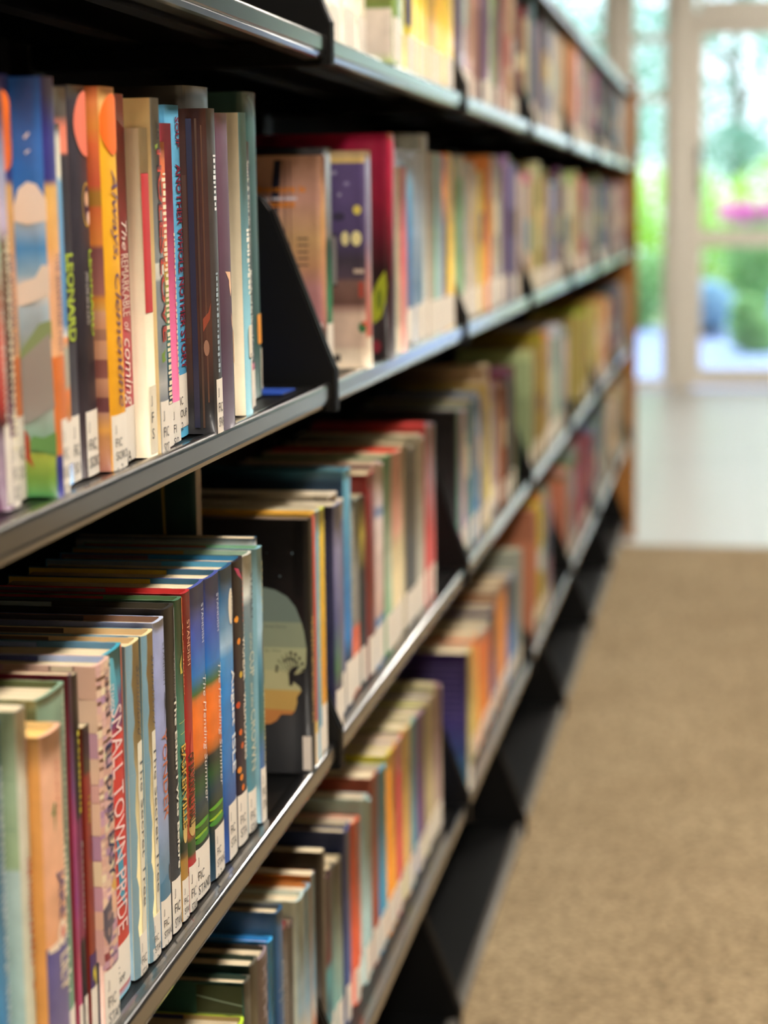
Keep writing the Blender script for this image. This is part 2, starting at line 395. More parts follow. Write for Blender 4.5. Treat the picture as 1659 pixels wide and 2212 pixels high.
# uprights and back panels
r = empty('shelving_unit', (0, 0, 0), 'black steel frame of uprights and back panels carrying all the library shelves', 'shelving unit')
for k in range(0, NB+2):
    y = Y1+(k-1)*BW
    bm = bmesh.new(); box(bm, -SHD-.045, -SHD-.006, y-.02, y+.02, 0, TOPZ+.03, bev=.003); mesh_obj('upright', bm, M_BOARD, r)
for k in range(0, NB+1):
    y = Y1+(k-1)*BW
    bm = bmesh.new(); box(bm, -SHD-.030, -SHD-.024, y+.021, y+BW-.021, .02, TOPZ); mesh_obj('back_panel', bm, mat('070707', .7, name='back_panel_paint', spec=.2), r)
    bm = bmesh.new(); box(bm, -.045, -.040, y+.01, y+BW-.01, .0, .036); mesh_obj('kick_plate', bm, mat('2a2218', .6, name='kick_plate_paint'), r)
# wooden end panel
def wood_mat():
    m, nt, b = newmat('oak_veneer')
    tc = nt.nodes.new('ShaderNodeTexCoord'); mp = nt.nodes.new('ShaderNodeMapping'); mp.inputs['Scale'].default_value = (12, 12, 1)
    nz = nt.nodes.new('ShaderNodeTexNoise'); nz.inputs['Scale'].default_value = 4; nz.inputs['Detail'].default_value = 6
    r = nt.nodes.new('ShaderNodeValToRGB'); r.color_ramp.elements[0].color = lin('9c6428'); r.color_ramp.elements[1].color = lin('c88a48')
    r.color_ramp.elements[0].position = .3; r.color_ramp.elements[1].position = .7
    L(nt, tc.outputs['Object'], mp.inputs[0]); L(nt, mp.outputs[0], nz.inputs['Vector']); L(nt, nz.outputs['Fac'], r.inputs[0]); L(nt, r.outputs[0], b.inputs['Base Color'])
    b.inputs['Roughness'].default_value = .4
    return m
bm = bmesh.new(); box(bm, -.56, .018, YEND+.023, YEND+.048, 0, 1.62, bev=.003)
tag(mesh_obj('end_panel', bm, wood_mat()), 'orange brown oak panel closing the far end of the shelves', 'end panel')
# blue bookend lying flat past the last book of the nearest bay
def bookend():
    r = empty('bookend', (-.075, 1.652, BOOKZ['B']), 'blue metal bookend foot showing past the last book of the near second row', 'bookend')
    bm = bmesh.new(); box(bm, -.06, .055, 0, .052, .0002, .0012); mesh_obj('foot', bm, mat('2a50b0', .35, .4, name='blue_enamel'), r)
    bm = bmesh.new(); box(bm, -.06, .0, -.0006, .0002, 0, .12); mesh_obj('plate', bm, mat('2a50b0', .35, .4), r)
bookend()

# ---------------------------------------------------------------- book builder
_txt = {}
def text_geo(s, style=''):
    """flat glyph geometry of a string, normalised to a unit box"""
    k = (s, style)
    if k in _txt: return _txt[k]
    cu = bpy.data.curves.new('glyphs', 'FONT'); cu.body = s; cu.resolution_u = 2
    if 'b' in style: cu.offset = .022
    if 't' in style: cu.offset = -.006
    if 'i' in style: cu.shear = .35
    if 'w' in style: cu.space_character = 1.35
    o = bpy.data.objects.new('glyphs', cu); COL.objects.link(o)
    dg = bpy.context.evaluated_depsgraph_get()
    me = bpy.data.meshes.new_from_object(o.evaluated_get(dg))
    vs = [(v.co.x, v.co.y) for v in me.vertices]; fs = [tuple(pz.vertices) for pz in me.polygons]
    bpy.data.objects.remove(o); bpy.data.curves.remove(cu); bpy.data.meshes.remove(me)
    x0 = min(v[0] for v in vs); x1 = max(v[0] for v in vs); y0 = min(v[1] for v in vs); y1 = max(v[1] for v in vs)
    vs = [((x-x0)/(x1-x0), (y-y0)/(y1-y0)) for x, y in vs]
    _txt[k] = (vs, fs, (x1-x0)/(y1-y0))
    return _txt[k]
def spx(u, t, B):
    return -B*abs(2*u-1)**3.2
def shade_col(c, j):
    return tuple(max(0, min(1, x*j)) for x in c[:3])+(1,)
def stops_at(st, f):
    """colour at height fraction f from [(f, hex), ...] listed from the top down"""
    st = [(a, lin(b) if isinstance(b, str) else b) for a, b in st]
    if f >= st[0][0]: return st[0][1]
    for (a, ca), (b, cb) in zip(st, st[1:]):
        if a >= f >= b:
            if a == b: return cb
            k = (a-f)/(a-b); return tuple(ca[i]*(1-k)+cb[i]*k for i in range(4))
    return st[-1][1]
def as_stops(c):
    return [(1.0, c), (0.0, c)] if isinstance(c, str) else c
def case_mesh(bm, t, h, w, B, th, spine, cover, inner, back, cl):
    """the hard or soft case as one U of board around the pages; the design is in the colour attribute"""
    hw = .010
    P = [(-w, 0, 'c'), (-.016-B, 0, 'c'), (-.011-B, .0009 if th > .001 else 0, 'c'), (-.006-B, 0, 'c')]
    n = 14
    for i in range(n+1):
        u = i/n; P.append((spx(u, t, B), u*t, 's'))
    P += [(-.006-B, t, 'k'), (-.011-B, t-(.0009 if th > .001 else 0), 'k'), (-.016-B, t, 'k'), (-w, t, 'k')]
    Q = []
    for (x, y, k) in P:
        if k == 's': Q.append((min(x, 0)-th*1.2, min(max(y, th), t-th)))
        else: Q.append((x, th if k == 'c' else t-th))
    zs = sorted({0.0, 1.0} | {a for st in (spine, cover) for a, _ in st})
    # duplicate heights give a hard colour change
    eps = 1e-4
    def col(kind, f, up):
        st = spine if kind == 's' else cover if kind == 'c' else back
        return stops_at(st, min(1, f+eps) if up else max(0, f-eps))
    V = {}
    def v(idx, f, side):
        k = (idx, f, side)
        if k not in V:
            x, y = (P[idx][0], P[idx][1]) if side == 0 else Q[idx]
            V[k] = bm.verts.new((x, y, f*h))
        return V[k]
    for a, b in zip(zs, zs[1:]):
        if b-a < 1e-5: continue
        for i in range(len(P)-1):
            kd = 's' if (P[i][2] == 's' and P[i+1][2] == 's') else ('c' if P[i+1][2] in 'cs' and P[i][2] == 'c' else 'k')
            if i == 0 or i == len(P)-2:
                e_ = 0 if i == 0 else len(P)-1
                f = bm.faces.new((v(e_, a, 0), v(e_, b, 0), v(e_, b, 1), v(e_, a, 1)))
                for lp in f.loops: lp[cl] = inner
            f = bm.faces.new((v(i, a, 0), v(i+1, a, 0), v(i+1, b, 0), v(i, b, 0)))
            f.smooth = True
            ca, cb = col(kd, a, True), col(kd, b, False)
            for lp in f.loops: lp[cl] = ca if abs(lp.vert.co.z-a*h) < 1e-6 else cb
            f = bm.faces.new((v(i+1, a, 1), v(i, a, 1), v(i, b, 1), v(i+1, b, 1)))
            for lp in f.loops: lp[cl] = inner
    for f_, flip in ((0.0, False), (1.0, True)):
        for i in range(len(P)-1):
            kd = 's' if (P[i][2] == 's') else ('c' if P[i][2] == 'c' else 'k')
            vs = (v(i, f_, 0), v(i, f_, 1), v(i+1, f_, 1), v(i+1, f_, 0))
            f = bm.faces.new(vs if flip else vs[::-1])
            c = col(kd, f_, f_ == 0.0)
            for lp in f.loops: lp[cl] = c
def colour_mesh(name, faces, parent, m, two=False):
    """faces: list of (verts, colour)"""
    bm = bmesh.new(); cl = bm.loops.layers.float_color.new('Col')
    for vs, c in faces:
        f = bm.faces.new([bm.verts.new(p) for p in vs])
        for lp in f.loops: lp[cl] = c
    return mesh_obj(name, bm, m, parent, recalc=False)
def split_u(tri, d=0):
    """cut a triangle given in (u, z) until each piece is narrow enough to follow the round spine"""
    us = [q[0] for q in tri]
    if max(us)-min(us) < .07 or d > 7: return [tri]
    e = max(((0, 1), (1, 2), (2, 0)), key=lambda p: abs(us[p[0]]-us[p[1]]))
    i, j = e; k = 3-i-j; m = ((tri[i][0]+tri[j][0])/2, (tri[i][1]+tri[j][1])/2)
    return split_u([tri[i], m, tri[k]], d+1)+split_u([m, tri[j], tri[k]], d+1)
HARD, SOFT = .0024, .0005
LAB_TXT = ['J', 'FIC']
def book(key, row, bay, Y, t, h, xs, lean, hexc, label, st=None, group=None, single=False):
    st = st or {}
    w = st.get('w', .145 if h > .2 else .135)
    soft = st.get('soft', t < .016)
    th = SOFT if soft else HARD
    B = min(.0024, t*.085) if not soft else min(.0009, t*.05)
    base = hexc or '808080'
    spine = as_stops(st.get('s', base)); cover = as_stops(st.get('c', spine)); back = as_stops(st.get('k', cover))
    inner = lin(st.get('e', 'd8ccb0'))
    root = empty('book', (xs, Y, BOOKZ[row]), label, 'book', group, rot=(lean, 0, 0))
    bm = bmesh.new(); cl = bm.loops.layers.float_color.new('Col')
    case_mesh(bm, t, h, w, B, th, spine, cover, inner, back, cl)
    pm = {'j': M_PRINT, 'm': M_MATTE, 'p': M_PLAIN}[st.get('m', 'j')]
    case = mesh_obj('cover', bm, pm, root, recalc=False)
    gap = .0003 if soft else .0038
    bm = bmesh.new(); box(bm, -w+(.001 if soft else .004), -B-th*1.3-.0006, th+.0001, t-th-.0001, .0002 if soft else .0028, h-gap)
    mesh_obj('page_block', bm, M_PAGE if not st.get('pg') else mat(st['pg'], .8, noise=.1, scale=200), root)
    def sp(u, z, o=.0003):
        u2 = max(0.0, min(1.0, u))
        return (spx(u2, t, B)+o, u2*t, z)
    # spine label
    lb = st.get('L', True)
    if lb:
        u0, f0, f1 = (lb if isinstance(lb, tuple) else (.04, .012, .2))
        bm = bmesh.new(); n = 14; vs = []
        for z in (f0*h, f1*h):
            vs.append([bm.verts.new(sp(u0+(1-u0)*i/n, z, .00025)) for i in range(n+1)])
        for i in range(n): bm.faces.new((vs[0][i], vs[0][i+1], vs[1][i+1], vs[1][i]))
        lo = mesh_obj('spine_label', bm, M_LABEL if not st.get('Lc') else mat(st['Lc'], .5, noise=.03), root, recalc=False)
        lt = st.get('lt')
        if lt is None and not single: lt = ['J', 'FIC', 'S']
        if lt:
            faces = []; c = lin(st.get('Li', '4a4846'))
            top = f1*h-.006; lh = min(.0066, (f1-f0)*h/len(lt)*.62); wide = (1-u0)*t
            for i, s in enumerate(lt):
                if not s: continue
                gv, gf, asp = text_geo(s, '')
                gw = min(asp*lh, wide*(.74 if len(s) > 3 else .5 if len(s) > 1 else .2)); z1 = top-i*lh*1.55
                ulo = u0+(1-u0)*.10
                for f in gf:
                    faces.append(([sp(ulo+gv[q][0]*gw/t, z1-lh+gv[q][1]*lh, .0005) for q in f], c))
            colour_mesh('call_number', faces, lo, M_PLAIN)
    if single: return root
    # lettering and painted-in highlight dots on the spine
    faces = []
    for T in st.get('T', []):
        s, zt, zb, u0, u1, c, sty = T
        u0, u1 = u0*.88, u1*.88
        c = lin(c)
        if s.startswith('~'):
            rr = random.Random(sum(map(ord, key)) + len(s)); z = zt*h
            while z > zb*h:
                l = rr.uniform(.0012, .0034)
                a = u0+(u1-u0)*rr.uniform(0, .3); b = u1-(u1-u0)*rr.uniform(0, .3)
                faces.append(([sp(a, z-l, .0004), sp(b, z-l, .0004), sp(b, z, .0004), sp(a, z, .0004)], c)); z -= l+rr.uniform(.0008, .002)
            continue
        gv, gf, asp = text_geo(s, sty)
        for f in gf:
            pl = [(u0+(u1-u0)*gv[q][1], zt-(zt-zb)*gv[q][0]) for q in f]
            for tri in (split_u(pl, 3) if len(pl) == 3 else [pl]): faces.append(([sp(a, b*h, .0006) for a, b in tri], c))
    if faces: colour_mesh('spine_title', faces, root, M_PLAIN)
    # shapes of the printed picture and painted-in reflections on spine ('s': u, z) or facing cover ('c': x, z)
    faces = []
    for i, D in enumerate(st.get('D', [])):
        side, pts, c = D
        c = lin(c); o = .00024+.00002*(i % 8)
        if side == 's':
            pts = [(a*.92 if a < .97 else a, b) for a, b in pts]
            if pts:
                cu = sum(a for a, b in pts)/len(pts); cz = sum(b for a, b in pts)/len(pts)
                for (a, b), (a2, b2) in zip(pts, pts[1:]+pts[:1]):
                    for tri in split_u([(cu, cz), (a, b), (a2, b2)]): faces.append(([sp(q[0], q[1]*h, o) for q in tri], c))
        else:
            pv = [(x, -o, z*h) for x, z in pts]
            faces.append((pv, c))
    for s, x0, x1, z0, z1, c, sty in st.get('CT', []):
        gv, gf, asp = text_geo(s, sty)
        for f in gf: faces.append(([(x0+(x1-x0)*gv[q][0], -.0006, (z0+(z1-z0)*gv[q][1])*h) for q in f], lin(c)))
    if faces: colour_mesh('cover_picture', faces, root, M_PLAIN)
    if st.get('flap'):
        fl, ln = st['flap']
        bm = bmesh.new(); box(bm, -w+.001, -w+ln, t-th-.0009, t-th-.0003, .003, h-.0006)
        mesh_obj('jacket_flap', bm, mat(fl, .5, .3, .05), root)
    def sticker(name, pts, c):
        bm = bmesh.new(); cu = sum(a for a, b in pts)/len(pts); cz = sum(b for a, b in pts)/len(pts)
        for p_, q_ in zip(pts, pts[1:]+pts[:1]):
            for tri in split_u([(cu, cz), p_, q_]): bm.faces.new([bm.verts.new(sp(a, b*h, .0006)) for a, b in tri])
        bmesh.ops.remove_doubles(bm, verts=bm.verts, dist=1e-6)
        mesh_obj(name, bm, mat(c, .55, 0, .03), root, recalc=False)
    for (u, f, rz, c) in st.get('disc', []):
        sticker('round_sticker', [(u+math.cos(2*math.pi*i/24)*rz/t, f+math.sin(2*math.pi*i/24)*rz/h) for i in range(24)], c)
    for (u0, u1, f0, f1, c) in st.get('tab', []):
        pts = []; rr = .0025; ru = rr/t; rz = rr/h
        for cx, cz, a0 in ((u1-ru, f1-rz, 0), (u0+ru, f1-rz, 90), (u0+ru, f0+rz, 180), (u1-ru, f0+rz, 270)):
            for a in (0, 30, 60, 90): pts.append((cx+ru*math.cos(math.radians(a0+a)), cz+rz*math.sin(math.radians(a0+a))))
        sticker('sticker', pts, c)
    return root
def rect(u0, u1, z0, z1): return [(u0, z0), (u1, z0), (u1, z1), (u0, z1)]
def ell(cx, cz, rx, rz, n=14): return [(cx+rx*math.cos(2*math.pi*i/n), cz+rz*math.sin(2*math.pi*i/n)) for i in range(n)]
def jag(u, z0, z1, amp, n, seed, side=1.0):
    rr = random.Random(seed)
    return [(u+rr.uniform(-amp, amp), z0+(z1-z0)*i/n) for i in range(n+1)]
# ---------------------------------------------------------------- designs of the nearer books
LOTUS = [(1, '3c3a84'), (.76, '3c3a84'), (.74, 'e6b464'), (.60, 'e8ae68'), (.56, 'eab48c'), (.36, 'e8b084'), (.34, 'e8ae80'), (.34, 'd9783c'), (.1, 'd97a40'), (.1, '3a3c86'), (0, '3a3c86')]
MEND = [(1, '4a58a4'), (.86, '4256a8'), (.80, '3a5fb0'), (.72, '2d78c4'), (.68, '3a6c70'), (.66, '4a6c34'), (.64, 'd8783a'), (.62, 'f07a2a'), (.48, 'ee7a2c'), (.44, 'b8682a'), (.42, '22302e'), (.40, '26322a'),
        (.36, '24502a'), (.30, '1c3a48'), (.24, '2a3a22'), (.215, '3a6c24'), (.20, '243c20'), (.16, '143038'), (0, '183244')]
BHALL = lambda gold, base, extra: extra
def seg_text(*a): return a
S = {
'b0': dict(s=[(1, '6c6aa8'), (.86, 'b8a4c8'), (.7, 'd8b8c0'), (.6, '9ac0a0'), (.5, '9c5c3c'), (.4, 'd8786c'), (.25, 'b8443c'), (.2, '4c3434'), (.16, 'b09cac'), (0, '7c5470')], lt=[], T=[('~', .6, .2, .3, .8, 'e8e0d0', '')]),
'b1': dict(s=[(1, '70559c'), (.8, 'a0a8c4'), (.66, 'c9b8d0'), (.62, '6c4c34'), (.3, '4c3030'), (.17, '7c5470'), (0, '6a4668')], T=[('~', .64, .14, .25, .95, 'f0e6c8', '')], lt=['J', 'FIC', 'SCOT'], L=(.02, .0, .17)),
'b2': dict(s=LOTUS, c=[(1, '3c62b0'), (.5, '90b4d0'), (0, '80a060')], T=[('THE GUARDIAN TEST', .585, .35, .45, .66, '74506c', 'wb')], disc=[(.35, .87, .021, 'ff7a20')], L=(.3, 0, .2), lt=['J', 'FIC', 'SOO']),
'b4': dict(s=LOTUS, c=[(1, '2f62b4'), (.85, '3a70bc'), (.72, '3a74bc'), (.66, 'a8bcd0'), (.6, '4f90c8'), (.54, '90b4cc'), (.50, 'ecdccc'), (.46, 'b0c4d0'), (.40, 'a8b8c0'), (.36, 'a0a898'), (.2, 'a4b4a8'), (.13, '8ab49c'), (.11, '6ca060'), (.105, 'b4c050'), (.05, '84a848'), (0, '3c7c44')],
    D=[('c', [(-.001, .715), (-.006, .75), (-.011, .757), (-.016, .74), (-.019, .70), (-.024, .71), (-.024, .67), (-.012, .655), (-.001, .665)], 'f0dccc'),
       ('c', [(-.001, .56), (-.005, .56), (-.009, .53), (-.016, .52), (-.024, .50), (-.024, .455), (-.012, .47), (-.001, .49)], 'ecdccc'),
       ('c', [(-.001, .43), (-.008, .42), (-.018, .36), (-.02, .33), (-.008, .37), (-.001, .385)], '8ca070'),
       ('c', [(-.002, .40), (-.02, .33), (-.024, .20), (-.024, .16), (-.001, .22)], 'a09c94'),
       ('c', [(-.001, .16), (-.008, .145), (-.014, .15), (-.018, .12), (-.001, .10)], '6c9c58'),
       ('c', [(-.016, .145), (-.018, .165), (-.0205, .15), (-.02, .10), (-.014, .07), (-.016, .10)], 'b84a34'),
       ('c', [(-.012, .86), (-.009, .872), (-.0085, .868), (-.011, .855)], 'f0e8e0'), ('c', [(-.0115, .825), (-.009, .832), (-.0085, .829), (-.011, .82)], 'f0e8e0')],
    T=[('THE GUARDIAN TEST', .585, .35, .4, .7, '74506c', 'wb')], L=(.3, 0, .185), lt=['J', 'FIC', 'SO', 'c.']),
'b5': dict(s=[(1, '5ca0d0'), (.96, 'e8e4d0'), (.86, 'e8e4d0'), (.84, '68a4cc'), (.6, '4f94c8'), (.45, '3f84bc'), (.42, 'e8e8e0'), (.41, 'f09040'), (.38, 'a8a894'), (.28, 'b8a890'), (.26, 'e88030'), (.2, 'c87828'), (0, '4890c0')], T=[('~', .84, .44, .05, .35, 'e0ecf0', '')], L=(.35, .06, .18), lt=[]),
'b6': dict(s=[(1, '8c8880'), (.93, '5a5450'), (.9, 'e88870'), (.84, 'e88870'), (.83, '3a3840'), (.5, '3a3a40'), (0, '343038')], T=[('LEONARD', .585, .36, .15, .95, 'b8cc4a', 'b')], L=(.1, 0, .17), lt=['J', 'FIC', 'SO']),
'b7': dict(s=[(1, '706c68'), (.96, '423e46'), (.6, '3c3840'), (.3, '2e282c'), (0, '3a2c30')], c='403c44', T=[('LEONARD', .585, .36, .7, .98, 'b4cc44', 'b'), ('(MY LIFE AS A CAT)', .53, .395, .38, .60, 'd0ccc8', 'i')],
    disc=[(.72, .905, .0185, 'f08068')], D=[('s', ell(.72, .70, .28, .058), 'c8a040'), ('s', ell(.74, .70, .26, .052), '3c2c48'), ('s', ell(.72, .715, .14, .02), 'e0b090'), ('s', ell(.82, .665, .14, .018), 'f0c8b0')], L=(.16, 0, .17), lt=['J', 'FIC', 'SORO']),
'b8': dict(c=[(1, 'd88050'), (.9, 'd08838'), (.85, 'd06838'), (.75, 'c85838'), (.73, 'a07028'), (.7, 'a07028'), (.69, 'c86434'), (.6, 'd88038'), (.585, '7c4848'), (.47, '9c6058'), (.455, 'd08830'), (.43, 'd09850'), (.42, 'd09878'), (.38, 'c88c68'), (.375, 'a07058'), (.35, '9c6c58'), (.345, 'cc9470'), (.30, 'c89070'), (.295, '885048'), (.25, '8c544c'), (.245, 'c89070'), (.2, 'b07860'), (.195, '704040'), (.16, '6c3c40'), (.155, 'b88870'), (.11, 'dca050'), (.09, 'c08858'), (0, 'a06858')],
    s=[(1, 'e8a868'), (.96, 'f0c078'), (.9, 'f0ac50'), (.85, 'f2b62c'), (.6, 'f4b42a'), (.3, 'eeaa24'), (0, 'e8a428')], T=[('Always, Clementine', .79, .165, .28, .86, '6a4668', 'i')], disc=[(.55, .905, .0175, 'ff7420')], L=(.03, 0, .147), lt=['J', 'FIC', 'SOROS', 'c. 2'], m='m'),
'b9': dict(s='a83440', soft=True, T=[('The', .66, .58, .55, .9, 'f0dcd0', 'i'), ('REMARKABLE', .57, .40, .45, .95, 'e8d0c0', ''), ('of', .385, .355, .5, .9, 'f0dcd0', 'i'), ('coming', .34, .15, .3, .95, 'f0dcd0', 'i')], L=(.1, 0, .15), lt=['', '', 'NA']),
'b10': dict(s='e9dcc0', c='e9dcc0', soft=False, m='m', e='e0d4b8', D=[('s', rect(.08, .8, .445, .865), 'cc4448')], L=(.1, .01, .22), Lc='efe4cc', lt=['J', 'F', 'S']),
'b11': dict(s=[(1, '969a9c'), (.545, '8c9294'), (.54, 'd8d8cc'), (.50, 'd0d0c8'), (.49, '8c9498'), (.25, '848a8e'), (.2, 'b8b8b4'), (.14, '7c848c'), (0, '788088')], c='dcc08c', m='m',
    T=[('so', .93, .885, .4, .7, '302c2c', ''), ('HOLES', .862, .572, .27, .95, '2a2a30', 'b'), ('HOLES', .858, .568, .32, 1, 'e0503c', 'b'), ('LOVE', .557, .322, .27, .95, '2a2a30', 'b'), ('LOVE', .553, .318, .32, 1, 'e0503c', 'b')],
    D=[('s', [(.2, .87), (.5, .875), (.45, .865), (.6, .86), (.25, .855)], '8ca040'), ('s', [(.2, .285), (.7, .30), (.5, .275), (.7, .265), (.25, .26)], '7c9a40')], L=(.02, 0, .15), lt=['J', 'FIC', 'SOT']),
'b12': dict(s=[(1, 'f09450'), (.93, 'ec7a40'), (.85, 'e86848'), (.75, 'e06458'), (.68, 'e8804c'), (.6, 'ec9048'), (.56, 'b8b048'), (.48, '8ca04c'), (.40, '4c8c68'), (.3, '3a7078'), (.2, '1c3c50'), (.1, '1c3044'), (0, '20303c')], T=[('~', .9, .15, .55, .9, 'f4e4c0', '')], L=(.1, 0, .14), lt=['J', 'F', 'S']),
'b13': dict(s='d0608a', c='55603c', T=[('~', .66, .2, .7, .98, 'f0d8c0', '')], L=(.05, 0, .13), lt=['J', 'FI', 'SO'], m='m'),
'b14': dict(s=[(1, '4a98c8'), (.96, '64b0d8'), (.5, '62b0dc'), (.2, '55a4d4'), (0, '3c88a8')], c='4c9cc8', m='m', T=[('SOUP', .965, .875, .52, .85, '7a2434', 'b'), ('ANOTHER WHOLE NOTHER STORY', .825, .207, .45, .93, '86283a', 'b')],
    L=(.02, .03, .192), lt=['J', 'FIC', 'SOUP', 'c.2']),
'b15': dict(c=[(1, '5c3830'), (.9, '4a302c'), (.5, '4c3430'), (.3, '5c3c30'), (.1, '2c2a2c'), (0, '242428')], s=[(1, '4c4644'), (.8, '4a4440'), (.5, '4e4644'), (.2, '44403e'), (0, '3a3634')], T=[('~', .86, .70, .35, .75, 'f0f0f0', ''), ('~', .5, .2, .3, .6, 'b0c0c8', '')],
    D=[('c', rect(-.016, -.012, .02, .97), '343248'), ('c', rect(-.02, -.017, .3, .8), '5a4038'), ('c', rect(-.010, -.0085, .02, .97), '5c4438'), ('c', rect(-.006, -.005, .1, .95), '684838'), ('c', [(-.008, .36), (-.004, .38), (-.002, .41), (-.003, .36), (-.008, .32)], 'a05038'), ('c', ell(-.006, .27, .002, .025), 'a87c64')], L=(.12, .0, .17), lt=['J', 'FIC', 'SPARR']),  # upright bars paint the plastic jacket's reflections; the rest is print
'b17': dict(s=[(1, '8c6a74'), (.93, '6a5060'), (.6, '644858'), (.3, '54404e'), (0, '443846')], c='302e3a', m='m', D=[('s', [(.3, .505), (.75, .50), (.8, .45), (.72, .42), (.6, .46), (.6, .49)], 'f4c49c'), ('s', [(.72, .37), (.8, .35), (.86, .31), (.76, .33)], 'f0b890')], tab=[(.8, 1, .2, .31, 'e8924c')], L=(.88, 0, .2), lt=[]),
'b16': dict(s=[(1, '4a463e'), (.96, '2e2c28'), (0, '24221f')], c='2a2724', L=(.05, 0, .18), lt=[]),
'b18': dict(s='7cb0bc', c='e4d6b8', m='m', D=[], T=[('~', .62, .40, .4, .95, 'f4efe0', ''), ('BE', .205, .19, .45, .8, '504c48', '')], tab=[(.3, 1, .19, .30, 'ece2cc')], L=(.55, .015, .185), lt=[]),
'b19': dict(s=[(1, '302a28'), (.82, '2a2624'), (.17, '262424'), (.16, 'e07890'), (.12, '3a3438'), (.1, '2a2a30'), (0, '2c2c30')], soft=True, w=.14, T=[('Spark & Katz de Lignon', .93, .58, .68, .95, 'd8d0c0', ''), ('Mirabelle and the Haunted Cupcake', .52, .18, .66, .97, 'e8e0d0', 'b')], L=(.5, 0, .14), lt=[]),
'b20': dict(s=[(1, '3c5854'), (.9, '33544e'), (.3, '2f4f4a'), (0, '2c4844')], c=[(1, '2c4844'), (0, '263e3a')], D=[('s', [(.2, .985), (.45, .99), (.9, .93), (.8, .92), (.5, .97)], '8c9c8c')], tab=[(.55, 1, .175, .275, 'f0a03c'), (.75, 1, .02, .16, 'e8dfcc')], L=None),
'c0': dict(c=[(1, 'd8a890'), (.8, 'c09080'), (.62, 'c8a070'), (.5, 'c4926c'), (.4, 'bc8484'), (.24, 'b87c80'), (.235, 'e8e0e0'), (.21, 'd8d0d0'), (.2, '503c38'), (0, '4c3c34')], s=[(1, 'd09c84'), (.7, 'cc9a60'), (.25, 'b87c74'), (.2, '50382c'), (0, '483430')],
    D=[('c', [(-.045, .98), (-.038, .98), (-.042, .74), (-.050, .74)], '24263c'), ('c', rect(-.036, -.0345, .2, .98), '6c4c48'), ('c', rect(-.031, -.030, .2, .98), '6c4c48')],
    CT=[('dventure is', -.064, -.016, .835, .865, 'e88a18', 'b'), ('---', -.060, -.024, .800, .812, 'd8d0dc', 'b'), ('======', -.060, -.026, .768, .79, 'e88a18', 'b')]+[('--', -.024, -.014, z, z+.008, '4c3c38', 'b') for z in (.62, .59, .56, .53, .50)], L=None),
'c1': dict(s=[(1, '2a2c34'), (.96, 'a8b4bc'), (.75, '90989c'), (.62, '787878'), (.58, '2c4844'), (.3, '3c8c64'), (.1, '30705c'), (0, '30605c')], c='20242f', L=(.05, 0, .22), lt=[]),
'c2': dict(c=[(1, 'ecd4b0'), (.95, 'e0c070'), (.94, '5c4c7c'), (.6, '4c4068'), (.5, '3c3440'), (.42, '504050'), (.4, '7c5c54'), (.3, '6c4c44'), (.28, 'a88478'), (.24, 'd8bca8'), (.1, 'd4b8a4'), (.09, 'e4d0b8'), (0, 'e8d4b8')], s=[(1, 'ecd4b0'), (.95, '9898b0'), (.6, '80748c'), (.4, 'b07870'), (.15, 'cc6850'), (.14, 'ecd8bc'), (0, 'ecdcc4')],
    D=[('c', ell(-.010, .73, .004, .022), 'e0cc60'), ('c', ell(-.011, .60, .005, .035), 'e8dca0'), ('c', ell(-.022, .60, .004, .033), 'e0d49c'), ('c', rect(-.036, -.030, .38, .62), '2c2828'), ('c', rect(-.004, -.014, .44, .46), 'c8b0a0'), ('c', rect(-.009, -.005, .33, .40), 'b04438'), ('c', ell(-.006, .19, .004, .025), '3c7448'), ('c', ell(-.004, .21, .002, .01), 'd85038'), ('c', rect(-.034, -.028, .03, .065), '4c4440'),
       ('c', ell(-.02, .85, .003, .01), '8c80a8'), ('c', ell(-.027, .80, .002, .008), '9c94b0'), ('c', ell(-.032, .9, .003, .01), '9890b0'), ('c', ell(-.028, .70, .006, .02), '38324a')], CT=[('IIIII', -.0355, -.0305, .39, .61, 'b0a8a8', 'b')], L=None),
'c3': dict(c=[(1, '8c1030'), (.9, '98143a'), (.7, '84142e'), (.5, '501420'), (.4, '2c1418'), (0, '201c1c')], s=[(1, 'c07040'), (.96, 'b82444'), (.7, 'a41c38'), (.5, '6c1c28'), (.35, '401c20'), (0, '2c2424')],
    D=[('c', [(-.019, .16), (-.021, .22), (-.021, .28), (-.014, .35), (-.006, .40), (-.0045, .33), (-.006, .26), (-.011, .19)], 'a4ac28'), ('c', ell(-.0125, .27, .003, .05), '6c7c20'), ('c', ell(-.016, .06, .005, .03), '801c30')], L=None),
'c4': dict(c=[(1, 'd8d4bc'), (.6, 'c8c0a0'), (0, 'dccfb4')], s=[(1, 'd88088'), (.5, 'dc6870'), (.2, 'e89c90'), (0, 'e8a494')], L=(.5, 0, .2), lt=[], w=.14),
'c5a': dict(s=[(1, 'a8b4c4'), (.85, '6ca0c0'), (.6, '2c80b4'), (.35, '2c6498'), (0, '28446c')], c='98a4b4'), 'c5': dict(s=[(1, 'b0b8c0'), (.6, '98a8b8'), (.3, '4c7898'), (0, '8ca0ac')], c='b4bcc4'), 'c5b': dict(s='a8a8a0', c='74746c'),
'c6': dict(s='a09078'), 'c7': dict(s='74a490'), 'c8': dict(s='a8b0b4'), 'c9': dict(s=[(1, 'c8543c'), (.8, 'e08838'), (.6, '3c4060'), (.3, '34344c'), (0, 'c87850')]), 'c10': dict(s=[(1, 'f0c838'), (0, 'ecc040')], c='e88830'),
'd_': dict(s=[(1, '4c7c98'), (.5, '4c80a0'), (0, '2c6090')], T=[('~', .9, .05, .5, .95, 'c8d4d8', '')], L=None, c='5c8c9c'),
